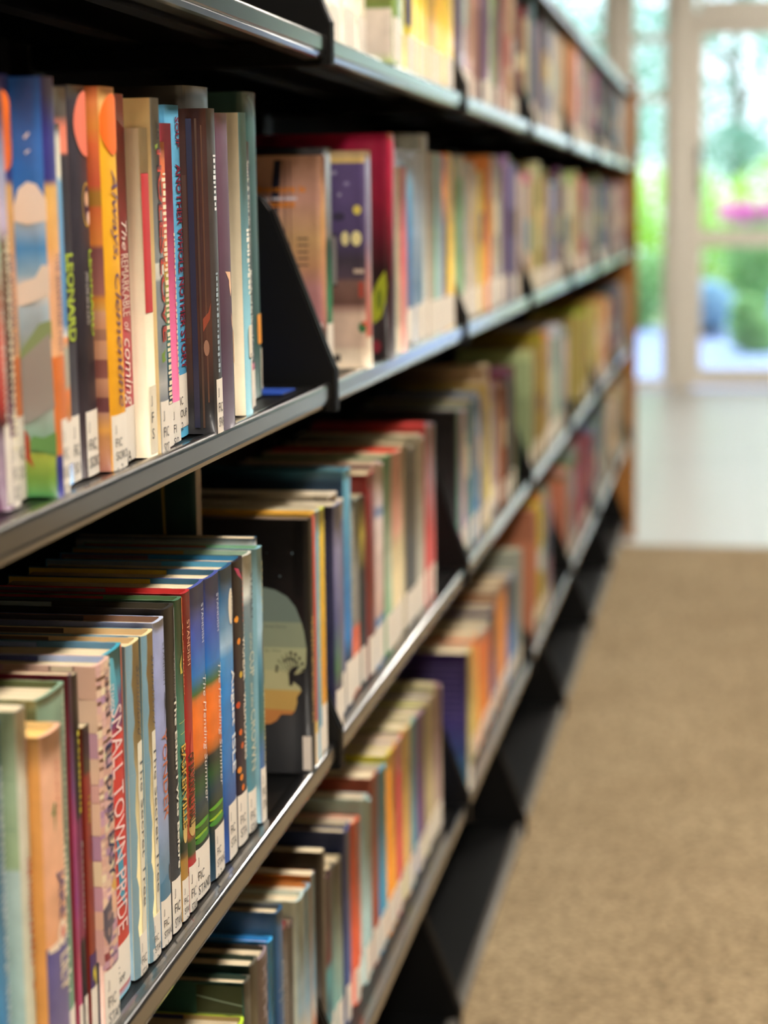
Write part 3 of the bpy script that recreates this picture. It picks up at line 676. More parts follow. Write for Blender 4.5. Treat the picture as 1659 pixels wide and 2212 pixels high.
'd0': dict(c=[(1, 'a8c0a4'), (.8, 'a0b898'), (.63, 'a0b890'), (.62, 'b4ccc8'), (.3, 'accac4'), (0, '98b8b0')], s=[(1, 'd4d4c4'), (.6, 'd0d0bc'), (0, 'c8d0b8')], T=[('~', .93, .83, .8, .95, 'c08078', ''), ('~', .64, .38, .6, .97, 'b85450', '')], L=None, e='3c5c64',
    D=[('c', rect(-.06, -.002, .84, .843), '90ac90'), ('c', rect(-.06, -.002, .72, .723), '90ac90'), ('s', ell(.85, .33, .08, .012), 'b8503c')]),
'd1': dict(c=[(1, 'e8b878'), (.9, 'e0a058'), (0, 'e0a058')], s=[(1, 'ecb898'), (.5, 'e8ac84'), (.445, 'eaa878'), (.44, '5e5890'), (.25, '6c6490'), (0, '948494')], e='f0d498', pg='ecc070', T=[('~', .92, .75, .58, .66, 'd0705c', ''), ('JAKE', .63, .50, .42, .82, '54487c', 'b'), ('LILY', .405, .30, .48, .9, 'e8d4b8', 'b')],
    D=[('s', [(.3, .785), (.42, .815), (.5, .81), (.46, .76), (.4, .73), (.42, .78)], '5c7c44'), ('s', ell(.62, .46, .2, .035), 'f0dcc4'), ('s', ell(.64, .46, .1, .018), 'd87060'), ('s', [(.05, .445), (.45, .45), (.45, .425), (.05, .43)], 'f0dcc4'), ('s', ell(.45, .105, .05, .012), '7c9450')], L=None),
'd2': dict(s=[(1, '84a088'), (.8, '68806c'), (0, '5c7860')], c=[(1, 'a0a884'), (.97, '5c6444'), (.9, '4c5434'), (.6, '5c6440'), (0, '4c5c40')], e='58603c', T=[('~', .99, .6, .86, .95, 'd0d4b8', ''), ('~', .62, .19, .35, .9, 'e0dcc4', '')], D=[('c', rect(-.12, -.005, .86, .863), '8c9468'), ('c', rect(-.12, -.005, .78, .783), '8c9468')], L=(.3, 0, .14), lt=[]),  # pale dots up the spine edge are painted highlights, not letters
'd3': dict(s=[(1, '54346c'), (.7, '643868'), (.6, 'a03c6c'), (.4, '8c3c78'), (.25, 'a84460'), (0, '9c4060')], c='7c2438', e='b03048', L=(.1, 0, .12), lt=[]),
'd4': dict(s=[(1, '2c2828'), (.7, '302828'), (.62, '3a2c30'), (.61, '703050'), (.3, '8c3c54'), (.28, '2c2426'), (0, '2c2426')], c='2e2826', T=[('~', .85, .63, .4, .9, 'c8bc44', ''), ('~', .55, .32, .6, .9, 'b0a8a0', '')], L=(.2, 0, .13), lt=['J', 'F', 'S']),
'd5': dict(s=[(1, '3c342c'), (.86, '44382c'), (.84, '8c3428'), (.5, '843428'), (.22, '8c3c20'), (0, '7c3028')], c=[(1, '6c2018'), (.5, '6c1810'), (0, '641c1c')], T=[('~', .78, .70, .3, .7, 'b89038', ''), ('?', .235, .16, .25, .8, 'd8c840', 'b')], D=[('s', rect(0, 1, .15, .27), '443068')], L=(.02, 0, .16), lt=['', '', '']),
'd6': dict(s='dcb4a4', c='dcb4a4', e='a8b8dc', flap=('485088', .10), tiles=True, T=[('STAMPER', .975, .845, .50, .78, '543c58', ''), ('ELI OVER EASY', .774, .405, .40, .86, '242c58', 'b')],
    D=[('s', [(.05, .33), (.5, .36), (.62, .28), (.3, .22), (.02, .27)], '5c5460'), ('s', ell(.72, .335, .22, .035), 'e8b898'), ('s', [(.5, .38), (.8, .42), (.98, .39), (.98, .33), (.75, .36)], 'd8a850'), ('s', [(.3, .28), (.95, .30), (.98, .19), (.2, .18)], '9c7c94'), ('s', [(.05, .22), (.3, .24), (.35, .16), (.12, .16)], '8c3c40'), ('s', [(.4, .19), (.98, .2), (.98, .16), (.4, .16)], '3c3c60')], L=(.04, 0, .158), lt=['J', 'FIC', 'STAM']),
'd7': dict(s=[(1, '44a0b8'), (.9, '3c94ac'), (.86, '6c3c6c'), (.78, '7c3060'), (.76, 'd03430'), (.4, 'cc3430'), (.15, 'c83c34'), (.03, 'c04838'), (0, '5ca4b8')], c='5c94b0', e='5c88a8', flap=('7c90bc', .09),
    D=[('s', [(0, 1), (.5, .98), (.7, .85), (.3, .78), (.1, .9)], '58acc0'), ('s', [(0, .52), (.3, .50), (.15, .40), (0, .42)], '3c98b8'), ('s', [(.4, .48), (.7, .4), (.75, .25), (.5, .3)], '3c98b8'), ('s', [(.9, 1), (1, 1), (1, .3), (.94, .5)], 'd87858')],
    T=[('STAMPER', .91, .83, .2, .5, 'e8e0dc', ''), ('SMALL TOWN PRIDE', .84, .19, .34, .86, 'f2d4d0', '')], L=(.08, .03, .155), lt=['J', 'FIC', 'STAMP', 'c.1']),
'd8': dict(s='dccb98', c='7898a8', e='dcbc8c', flap=('6c5844', .085), m='m', J='84a4b0', T=[('Standiford', .93, .715, .55, .80, '5c5450', 'i'), ('The Secret Tree', .655, .20, .62, .9, '34404c', '')], W=(.48, .125, .70), L=(.25, 0, .125), lt=['J', 'FIC', 'STA']),
'd9': dict(s='dccb98', c='6c94a4', e='e0c090', flap=('5c4a3c', .085), m='m', J='7ca0b0', T=[('Standiford', .93, .715, .62, .9, '5c5450', 'i'), ('The Secret Tree', .655, .20, .6, .92, '34404c', '')], W=(.5, .14, .70), L=(.15, 0, .135), lt=['J', 'FIC', 'STAN', 'c.2']),
'd10': dict(s=[(1, 'c0c8e0'), (.96, 'a0a8d0'), (.6, '98a0cc'), (.4, '98a4c4'), (.25, '7090a8'), (0, '486c84')], c='98a0c4', e='7c5c4c', flap=('34303c', .09), T=[('STANDISH', .93, .80, .62, .80, '34343c', 't'), ('YONDER', .665, .39, .35, .86, 'c4683c', '')],
    D=[('s', [(.72, .78), (.78, .77), (.84, .73), (.78, .72), (.66, .685), (.62, .67), (.72, .72)], '34343a'), ('s', rect(.7, .95, .16, .24), '3c3c40'), ('s', [(.05, .2), (.5, .22), (.9, .17), (.9, .145), (.05, .145)], '54809c')], L=(.04, 0, .145), lt=['J', 'FIC', 'STAND', 'c.1']),
'd11': dict(s=[(1, '34322f'), (.6, '302e2e'), (0, '3c3a38')], c='34302c', e='2e2a22', flap=('9cacac', .06), D=[('s', rect(.78, .98, .2, .99), '8c8884')], T=[('STANDISH', .86, .72, .62, .76, '9c9890', ''), ('The Ethan I Was Before', .72, .19, .56, .86, 'f0ecdc', 'b')], L=(.05, 0, .165), lt=['J', 'FIC', 'STAND']),
'd12': dict(s=[(1, '50785c'), (.6, '48806c'), (.3, '5c9080'), (.25, '243428'), (.22, '1c2c24'), (.2, '6c5430'), (.19, 'a8803c'), (.12, 'b88c44'), (0, 'a8804c')], c='4c6c50', e='4c6c48', flap=('a02824', .09),
    D=[('s', [(.72, 1), (1, 1), (1, .66), (.8, .68)], 'cc7038'), ('s', [(.3, .8), (.6, .83), (.5, .79), (.7, .77), (.35, .77)], 'c0b44c'), ('s', ell(.5, .275, .3, .035), 'd4b870'), ('s', rect(.1, .9, .62, .622), 'c0c878'), ('s', rect(.2, .8, .585, .587), 'c0c878')],
    T=[('STANDISH', .92, .70, .80, .95, 'ecc890', ''), ('BASKERVILLE', .545, .288, .12, .78, '1c2018', 'b'), ('BASKERVILLE', .55, .292, .2, .88, 'e0b44c', 'b')], L=(.04, 0, .13), lt=['J', 'FIC', 'STAN', 'c.2']),
'd13': dict(s=[(1, 'c03438'), (.5, 'b02c28'), (.45, 'b83424'), (.24, 'a8583c'), (.22, '34542c'), (.18, '3c502c'), (.165, 'b03438'), (0, 'b03034')], c='b42c30', e='c02c30', flap=('707478', .085),
    D=[('s', ell(.6, .40, .3, .17), 'c44838'), ('s', ell(.5, .265, .4, .03), 'c8a868')],
    T=[('STANDISH', .915, .775, .3, .62, 'e8a884', ''), ('OF BASKERVILLE HALL', .5, .27, .12, .8, '40301c', 'b'), ('AND THE SIGN', .49, .28, .8, .95, 'e0b070', '')], L=(.04, 0, .145), lt=['J', 'FIC', 'STAND']),
'd14': dict(s=MEND, c='3c4c98', e='34607c', flap=('d8b428', .105), T=[('STANDISH', .935, .81, .68, .84, 'd8dce8', ''), ('The Mending Summer', .70, .29, .60, .93, 'f0ece8', 'it')], L=(.02, 0, .165), lt=['J', 'FIC', 'STANDI'],
    D=[('s', ell(.45, .24, .45, .008), '58a030'), ('s', ell(.4, .205, .4, .006), '88b830'), ('s', ell(.45, .19, .45, .012), '3c8430')]),
'd15': dict(s=MEND, c='34447c', e='34607c', flap=('dcb82c', .105), T=[('STANDISH', .935, .81, .68, .84, 'd8dce8', ''), ('The Mending Summer', .70, .29, .60, .93, 'f0ece8', 'it')], L=(.2, 0, .165), lt=['J', 'FIC', 'STAND', 'c. 2'],
    D=[('s', ell(.45, .24, .45, .008), '64a830'), ('s', ell(.4, .205, .4, .006), 'a0c830'), ('s', ell(.45, .19, .45, .012), '449038')]),
'd16': dict(s=[(1, '2c5884'), (.9, '3c6c94'), (.8, '6c94b4'), (.74, 'a8c8e0'), (.7, '5094cc'), (.6, '3488d0'), (.4, '3c80c4'), (.25, '3868ac'), (.15, '2c4c8c'), (0, '2c4880')], c='2c4c74', e='54a0c8', flap=('7c8c98', .09),
    D=[('s', ell(.72, .86, .22, .062), 'f0e4cc'), ('s', [(.85, .76), (.95, .72), (.85, .7), (.96, .66), (.9, .64), (.98, .62), (.98, .77)], '24404c')], T=[('STANDISH', .915, .80, .74, .86, '5c5850', 't'), ('August', .645, .45, .52, .93, 'f4f4f0', 'b'), ('ISLE', .42, .29, .56, .93, 'e8f0f4', 'b')], L=(.2, 0, .19), lt=['J', 'FIC', 'STA']),
'd17': dict(s=[(1, '30242c'), (.5, '2c222e'), (.2, '281e30'), (0, '28202c')], c='1c242c', e='2c7cb0', flap=('6c4c58', .07), D=[('s', ell(.3+.12*((i*7) % 3-1), f, .13, .012, 7), c_) for i, (f, c_) in enumerate(((.80, 'e89838'), (.72, 'e88c30'), (.60, 'd8b03c'), (.50, 'c8502c'), (.40, 'e06c28'), (.35, 'd86428'), (.27, 'e8903c'), (.24, 'f09030'), (.20, 'e87828')))]+[('s', [(.1, .98), (.4, .97), (.8, .92), (.3, .95)], 'b03c58')],
    T=[('~', .95, .78, .72, .86, 'b85c44', ''), ('The', .77, .73, .8, .95, 'f0e4d0', ''), ('WONDER', .725, .57, .62, .93, 'f0e4d0', 'b'), ('of', .56, .535, .75, .9, 'f0e4d0', ''), ('WILDFLOWERS', .53, .29, .62, .93, 'f0e4d0', 'b')], L=(.04, 0, .18), lt=['J', 'FIC', 'STA']),
'd18': dict(s=[(1, 'd0d0c4'), (.86, 'd8dcd4'), (.82, '7c8c90'), (.7, '6c8c94'), (.4, '5c94a0'), (.2, '5490a0'), (0, '4c8490')], c='c8ccc4', e='8cac9c', flap=('b08c3c', .09), T=[('STANLEY', .93, .76, .55, .86, '3c4048', ''), ('of the', .72, .66, .35, .6, 'd8d4b8', 'i'), ('CUP', .65, .56, .3, .85, 'e0dcc0', ''), ('and the', .54, .45, .35, .65, 'd8d4b8', 'i'), ('CROWN', .44, .22, .3, .9, 'e0dcc0', '')], L=(.04, 0, .15), lt=['J', 'FIC', 'STANL']),
'd19': dict(s=[(1, '8cc0d0'), (.8, '9cc8dc'), (.7, 'a4c8d8'), (.6, '5c94ac'), (.5, '3c7484'), (.35, '3c6c64'), (.25, '4c74a8'), (.15, '5078ac'), (0, '5078ac')], c='88b4c0', e='78b088', flap=('a83c30', .10), D=[('s', [(1, .78), (.9, .74), (.6, .69), (.5, .64), (.6, .55), (1, .5)], '6c7468')], T=[('STANLEY', .95, .76, .55, .75, 'd8d0a0', ''), ('~', .5, .2, .6, .9, 'd0c890', '')], L=(.04, 0, .2), lt=['J', 'FIC', 'STANL']),
'd20': dict(s=[(1, '285880'), (.965, 'e0e0d8'), (.96, 'b03c44'), (0, 'a83844')], c=[(1, '34445c'), (.98, 'b8b8b0'), (.95, '98988c'), (0, 'b03840')], e='30506c', L=None),
'd21': dict(s=[(1, 'a89888'), (0, '8c8074')], c='1c322e', soft=True, D=[('c', [(-.030, 1), (-.027, 1), (-.026, .8), (-.020, .66), (-.010, .63), (-.010, .615), (-.021, .64), (-.028, .78)], '8c7430'), ('c', rect(-.105, -.07, .55, .553), '3c4c44'), ('c', rect(-.105, -.066, .52, .523), '3c4c44')], L=None, w=.16),
'e0': dict(c='1d1e20', s='2a2622', e='8c7c70', tree=True, T=[('~', .62, .2, .2, .6, 'c8a860', '')], D=[
    ('c', [(-.060, .735), (-.040, .735), (-.030, .725), (-.020, .70), (-.013, .66), (-.008, .60), (-.060, .60)], '6f8078'), ('c', [(-.060, .60), (-.008, .60), (-.006, .565), (-.004, .50), (-.060, .50)], '8c9880'),
    ('c', [(-.060, .50), (-.004, .50), (-.0045, .44), (-.006, .41), (-.060, .41)], 'aab08a'), ('c', [(-.060, .41), (-.006, .41), (-.012, .395), (-.019, .39), (-.017, .37), (-.010, .345), (-.009, .33), (-.060, .335)], 'b8b88c'),
    ('c', [(-.060, .335), (-.009, .33), (-.013, .305), (-.013, .28), (-.015, .25), (-.060, .26)], 'c4a35c'), ('c', [(-.060, .26), (-.015, .25), (-.018, .235), (-.027, .235), (-.031, .21), (-.037, .195), (-.060, .19)], 'c48448'),
    ('c', [(-.0165, .35), (-.0145, .40), (-.0115, .42), (-.013, .43), (-.017, .42), (-.020, .40), (-.0195, .35)], '1d1e20')]+
    [('c', [(-.0172, .385), (-.0168, .385), (-.0185+.0118*math.cos(a)+.0005, .405+.075*math.sin(a)), (-.0185+.0118*math.cos(a)-.0005, .407+.075*math.sin(a))], '1c201e') for a in (.1, .45, .8, 1.15, 1.5, 1.85, 2.2, 2.55, 2.9, 3.1)]+
    [('c', ell(-.0185+r_*.0118*math.cos(a), .405+r_*.075*math.sin(a), .0013, .0075, 7), '1c201e') for r_ in (.7, 1.0) for a in (.1, .45, .8, 1.15, 1.5, 1.85, 2.2, 2.55, 2.9, 3.1)]+
    [('c', ell(-.048+.011*((i*5) % 4), .78+.03*((i*3) % 6), .0007, .003, 6), '7c94a0') for i in range(10)]+[('c', rect(-.0085, -.001, .015, .15), 'ece4d8'), ('c', rect(-.006, -.0045, .05, .12), '5a5854')],
    CT=[('Read Story', -.040, -.021, .575, .588, '50585c', ''), ('By: Mew', -.040, -.026, .48, .492, '50585c', '')], L=None),
'e1': dict(s=[(1, 'e8b850'), (.985, 'c84838'), (.5, 'c04030'), (.18, 'b83828'), (.175, 'e8bc58'), (0, 'e4b44c')], c='e0b04c', e='e4b048', L=(.3, 0, .13), lt=[]),
'e2': dict(s=[(1, 'b8ccc8'), (.9, '7cb0c0'), (.5, '90b8c4'), (.15, '5ca0c0'), (0, '70a8b8')], T=[('~', .9, .2, .5, .9, 'e8d898', '')], L=(.3, 0, .13), lt=[]),
'e3': dict(s=[(1, 'c8cc48'), (.9, 'e4c030'), (.5, 'e8b028'), (.3, 'e09830'), (0, 'd8a84c')], c='4c2c28', T=[('~', .95, .2, .75, .95, 'f0e088', '')], L=(.1, 0, .2), lt=[]),
'f1': dict(s=[(1, '747ca0'), (.8, '8c88a8'), (.5, '5c6088'), (.3, '54785c'), (.2, '5c5468'), (0, '84789c')], c=[(1, '34344c'), (.6, '2f3352'), (.3, '282c4c'), (0, '242844')], e='e8e0cc'),
'f1b': dict(s=[(1, 'e8dcc8'), (.9, '58506c'), (.5, '6c6884'), (0, '5c5868')], c='d8ccb4', e='f0e8d8'),
'f2': dict(s=[(1, '74b4cc'), (.8, '5c9cb8'), (.5, '3c84bc'), (.3, '3c88cc'), (.2, '24344c'), (0, '20283c')], c=[(1, '3c6c84'), (.95, '1c3044'), (.8, '28506c'), (0, '1c3c54')], e='3c7890'),
'f3': dict(s=[(1, '70807c'), (.6, '8c8c84'), (.36, '84807c'), (.34, 'd86850'), (0, 'd8805c')], T=[('~', .95, .4, .3, .8, 'c8c4b4', '')]),
'f4': dict(s=[(1, '2c2824'), (.8, 'a8943c'), (.6, '2c2c2c'), (0, '243434')]), 'f5': dict(s=[(1, '9c3c3c'), (.9, '7c2c2c'), (.4, '74342c'), (0, '5c4038')], c='7c2424'),
'f6': dict(s=[(1, 'd8c0b8'), (.8, 'c8b4b0'), (.76, '5078a8'), (.72, 'e0ccc4'), (.25, 'd8b8ac'), (.24, '6c90b8'), (0, '7c9cc0')]), 'f7': dict(s=[(1, '4c8c5c'), (.5, 'b8c0a8'), (0, '5c9868')], c='3c7c4c'),
'f8': dict(s=[(1, 'e0a088'), (.6, 'dca088'), (.5, 'e0cc9c'), (0, 'dcc8a0')], c='d83c34', e='e04038'), 'f9': dict(s='54524c', c='b0a484'), 'f10': dict(s=[(1, 'b8b4a4'), (.4, 'a8a494'), (0, 'c8c0ac')]),
'f11': dict(s=[(1, '84848c'), (.7, '8c8084'), (.4, 'c8605c'), (0, 'cc6860')], c='c04444', e='c84444'),
'g_': dict(s='2c3040', c='1c2034', e='30304c'), 'g0': dict(s=[(1, 'c0dc3c'), (0, 'a8c838')], c='c0d83c', e='a08858', flap=('1c2458', .085), soft=False),
'g1': dict(s=[(1, '4c4a40'), (0, '54503f')], c=[(1, '203a34'), (.9, '2c5448'), (.8, '34442c'), (0, '30401c')], e='243c34', flap=('2c2040', .07), D=[('c', rect(-.04, -.003, .86, .99), '30361c'), ('c', [(-.04, .95), (-.02, .93), (-.003, .915), (-.003, .91), (-.02, .925), (-.04, .945)], '80907c'), ('c', rect(-.04, -.003, .875, .88), '788454')]),
'g2': dict(s=[(1, '5c584c'), (.7, '6c6444'), (0, '4c4c34')], c='1c2c26', e='26382e', flap=('24283c', .07)),
'g3': dict(s='8c7c80', c='3c342c', e='28241c', flap=('305060', .05), bricks=True), 'g4': dict(s=[(1, '3ca0e0'), (0, '3494d4')], c='2c7cb8', e='2c88cc', pg='ece8f0'),
'g5': dict(s=[(1, '30587c'), (.5, '285484'), (0, '284c74')], c=[(1, '34506c'), (.93, '2c506c'), (0, '24445c')], e='44484c', T=[('~', .8, .1, .6, .85, 'c8d0d8', '')], D=[('c', rect(-.06, -.012, .865, .878), 'b08c64'), ('s', rect(.1, .9, .70, .703), 'a8b0b0'), ('s', rect(.1, .9, .66, .663), 'a8b0b0')]),
'g6': dict(s=[(1, '6c4038'), (.9, '5c5450'), (.5, '544c48'), (0, 'a06048')], c='b02840', e='b83044', T=[('~', .85, .4, .4, .7, '9c948c', '')], pg='ece0d4'),
'g6.1': dict(s=[(1, '5c4844'), (.5, '54504c'), (0, '985c48')], c='402828'),
'g7': dict(s=[(1, 'b8ccc8'), (.5, '98b4c0'), (.4, 'c4b8a0'), (.3, 'b88c6c'), (0, 'a86848')], c='c8d0c0', e='d0d8c8'), 'g8': dict(s=[(1, '88a8b8'), (.5, '8cb0c4'), (.35, 'c8c4b8'), (.2, 'b87850'), (0, 'b08c70')], c='c07838', e='c47838'),
'g8b': dict(s=[(1, '7ca0b4'), (.5, '84b0c8'), (.4, 'c8ccc8'), (.3, 'c07044'), (0, 'c08860')], c='bc7438', e='c87840'),
'g9': dict(s=[(1, '4c4030'), (0, '5c5444')], c=[(1, '40382a'), (.9, '342c22'), (0, '3c3224')], e='3c382c', D=[('c', rect(-.06, -.01, .89, .897), '8c7048')]),
'g10': dict(s=[(1, '3c1c24'), (.55, '5c1c28'), (.5, '4c9ca0'), (.3, '2c6878'), (0, '88c0b8')], c='3c1820', e='4c4434'),
'g10.1': dict(s=[(1, '4c4840'), (.5, '5c8884'), (0, '7cb0a8')]), 'g10.2': dict(s=[(1, '5c5444'), (.5, '8c9c8c'), (0, '6c9c98')]), 'g10.3': dict(s='5c5850', c='4c483c'),
'g11': dict(s=[(1, '4c5484'), (0, '48547c')], c='2c3454', e='30385c'), 'g11.1': dict(s='5c6488'), 'g12': dict(s=[(1, 'd86848'), (0, 'd86040')], e='e8c8b8'), 'g12.1': dict(s=[(1, 'd05c40'), (0, 'c85c40')], e='e8dcc8'),
'g13': dict(s='a4c0bc', e='e8dccc'), 'g13.1': dict(s='94b4b4', c='34507c'), 'g14': dict(s=[(1, '984c38'), (0, '8c4430')], e='ece0cc'), 'g15': dict(s=[(1, '3c8cac'), (0, '2c80ac')]), 'g15.1': dict(s='4c9cb4', c='c8d850'),
'g16': dict(s=[(1, 'e8d040'), (.9, 'e89828'), (0, 'e08c2c')], c='e0d040'), 'g16.1': dict(s='e09c40', c='5c5ca8'), 'g17': dict(s=[(1, 'd8a8a0'), (.8, 'c83848'), (0, 'c03850')], c='b060a0'), 'g17.1': dict(s=[(1, 'd86050'), (0, 'd07058')], c='7c68a8'),
'g18': dict(s=[(1, 'e0c080'), (.5, 'd8a868'), (0, 'c89c7c')], c='c8d04c'), 'g19': dict(s=[(1, '58a098'), (0, '4c8c98')], c='7080b0'), 'g19.1': dict(s='489498', c='b0c850'), 'g20': dict(s=[(1, '703878'), (.4, '6c3470'), (0, '7c7c7c')], c='8c94c4'), 'g20.1': dict(s='604070', c='c8dc48'),
'g21': dict(s='b09c74', c='d0d870'), 'g21.1': dict(s='a89870', c='6070a8'), 'g21.2': dict(s='b8a484', c='8088b8'), 'g22': dict(s=[(1, '905c74'), (.5, '7c4c6c'), (0, 'c8b49c')], c='b8bc80'), 'g22.1': dict(s='ac9888', c='6c70a8'),
'k1': dict(s='5c8070', c='2c2c2e', e='2c2c2e'),
'h1': dict(s=[(1, 'ccc070'), (.5, 'c8bc68'), (0, 'a8b090')], c=[(1, '443470'), (.5, '443c78'), (.3, '3c4c80'), (.15, '3c6c8c'), (0, '3c7c98')], D=[('c', ell(-.05, .35, .012, .05), 'c87838')]+[('c', rect(-.10, -.01, .55+.045*i, .555+.045*i), '7c70a0') for i in range(9)]),
'h2': dict(s=[(1, 'f08850'), (.95, 'e8a858'), (.5, 'd8c070'), (0, 'c8b468')], c='f07840'), 'h3': dict(s=[(1, 'c8c8bc'), (.9, 'e07848'), (.4, 'e88c3c'), (0, 'd88848')]), 'h4': dict(s='54507c'), 'h5': dict(s=[(1, 'a08070'), (.9, 'cc8440'), (0, 'c07c44')]), 'h6': dict(s='4c74a4'),
'a0': dict(s='dedcc4', c='d8d8c0', lt=[]), 'a1': dict(s='d8d4bc', lt=[]), 'a2': dict(s='dcd0b4', lt=[]), 'a3': dict(c=[(1, '7ca060'), (.5, '6c8c50'), (.38, 'a87c40'), (.3, '7c7c3c'), (.24, '6c8440'), (.23, 'e0d4c8'), (.05, 'dcd0c4'), (0, '8ca04c')], s='8ca858', lt=[]), 'a4': dict(s='7c9c8c', lt=[]),
'a5': dict(s=[(1, '3c3878'), (.25, '3c3874'), (.24, 'd8c040'), (0, 'd4bc44')], c='e0cc48', lt=[]), 'a6': dict(s='e8cc40'), 'a7': dict(s='d8b838'), 'a8': dict(s='a88438', c='c8a840'), 'a9': dict(s='e8b42c'), 'a10': dict(s='e0bc3c'),
}
LB = {
'b0': 'dark multicoloured book at the left picture edge, near second row',
'b1': 'dark book with tall cream lettering on its spine, near second row',
'b2': 'thin peach and orange copy of The Guardian Test with a bright orange round sticker',
'b4': 'thick book showing its sky, mountain and meadow cover beside the orange Guardian Test spine',
'b5': 'short light blue and white book with orange lower spine beside the meadow cover',
'b6': 'black book with only lime green LEONARD title showing behind the short blue book',
'b7': 'black hardback spine reading MY LIFE AS A CAT with a salmon round sticker',
'b8': 'yellow spined book lettered Always, Clementine with an orange round sticker and label c. 2',
'b9': 'thin dark red paperback lettered REMARKABLE beside the yellow Clementine book',
'b10': 'short cream book with a long red rectangle on its spine',
'b11': 'grey spined book with big red LOVE letters and a tan side, near second row',
'b12': 'short thin rainbow spined book, orange at the top and navy below',
'b13': 'thin pink spined book with an olive side left of the blue story book',
'b14': 'sky blue book lettered ANOTHER WHOLE NOTHER STORY in dark red',
'b15': 'dark brown book in glossy plastic with silver spine and white call label',
'b16': 'tall black book rising behind the dusky purple worn book',
'b17': 'worn dusky purple hardback with peach scuffs on its spine',
'b18': 'cream book with light blue spine and white script title, near second row',
'b19': 'thin black paperback with small white title lettering, beside the tall dark teal book',
'b20': 'tall dark teal hardback with an orange sticker, last in the near second row',
'c0': 'peach sunset cover with orange lettering seen beyond the first black bracket',
'c1': 'thin book with black, silver and green spine left of the purple night cover',
'c2': 'book showing a purple night street cover with lit windows and white barcode foot',
'c3': 'tall magenta and black book with a yellow green leaf on its cover',
'c4': 'short cream and pink book right of the tall magenta book',
'd_': 'blue book with white specks of lettering at the lower left picture edge',
'd0': 'pale mint book with green cover and red script at the lower left corner',
'd1': 'peach and indigo hardback lettered JAKE with a green leaf on its spine',
'd2': 'dark green book with dotted painted highlights behind the peach and indigo hardback',
'd3': 'thin purple and magenta book with red top edge, third row near end',
'd4': 'very thin black book with yellow lettering beside the purple and magenta one',
'd5': 'short dark red book with a yellow question mark on a purple patch',
'd6': 'pink tile patterned hardback lettered ELI OVER EASY',
'd7': 'red and teal hardback lettered SMALL TOWN PRIDE with label c.1',
'd8': 'left copy of the tan and blue book lettered The Secret Tree',
'd9': 'right copy of the tan and blue book lettered The Secret Tree, label c.2',
'd10': 'lavender hardback lettered YONDER in orange with a dark bird',
'd11': 'black hardback lettered The Ethan I Was Before in cream',
'd12': 'green hardback with gold BASKERVILLE lettering and an orange edge',
'd13': 'red hardback lettered STANDISH with dark and gold Baskerville Hall title',
'd14': 'left copy of The Mending Summer, blue over orange over dark green',
'd15': 'right copy of The Mending Summer with label c. 2, blue over orange',
'd16': 'bright blue hardback lettered August ISLE with a cream oval',
'd17': 'black purple book with small orange flowers lettered WILDFLOWERS',
'd18': 'grey teal hardback lettered CUP and CROWN with a white top patch',
'd19': 'pale blue landscape spined book, last in the tight near run of the third row',
'd20': 'thin blue and red book just behind the pale blue landscape spined book',
'd21': 'large thin dark green book pushed back with a gold curved line on its cover',
'e0': 'black covered book showing a pale face silhouette with a small tree',
'e1': 'red spined book with yellow top right of the face silhouette cover',
'e2': 'light blue spined book with yellow specks right of the face silhouette cover',
'e3': 'yellow orange spined book touching the bracket at the near third row end',
'f1': 'navy covered book with grey violet spine, first past the bracket in the third row',
'f2': 'tall teal and bright blue book standing above the navy one, third row',
'f3': 'grey book with orange red lower spine right of the tall teal one',
'f4': 'thin black book with yellow lettering left of the maroon one, third row',
'f5': 'maroon hardback in the second bay of the third row',
'g_': 'dark navy book at the bottom picture edge behind the lime one',
'g0': 'bright lime green edged book at the bottom picture edge, lowest row',
'g1': 'dark green hardback with cream page top nearest in the lowest row, beside the lime book',
'g2': 'second dark green hardback with cream page top, lowest row',
'g3': 'grey brick patterned spine hardback in the lowest row',
'g4': 'thin bright azure book between the brick patterned and navy books',
'g5': 'navy hardback with white page top and a tan line on its cover, lowest row',
'g6': 'grey brown hardback with dark red top edge behind the navy book, lowest row',
'g7': 'pale blue and rust hardback with cream page top beside grey brown ones, lowest row',
'g8': 'first of two pale blue books with orange top edges, lowest row',
'g8b': 'second of two pale blue books with orange top edges, beside the bracket',
'g9': 'dark brown hardback with a thin gold line beside orange topped pale blue books',
'g10': 'dark maroon and teal book in the lowest row past the first bracket',
'h1': 'navy violet book standing first in the third bay of the lowest row, cover showing',
'k1': 'black covered book with green spine standing first in the third bay, third row',
'a3': 'book with an orange and green picture cover and white label, top row',
'a5': 'navy book with yellow foot standing before the yellow books, top row',
}
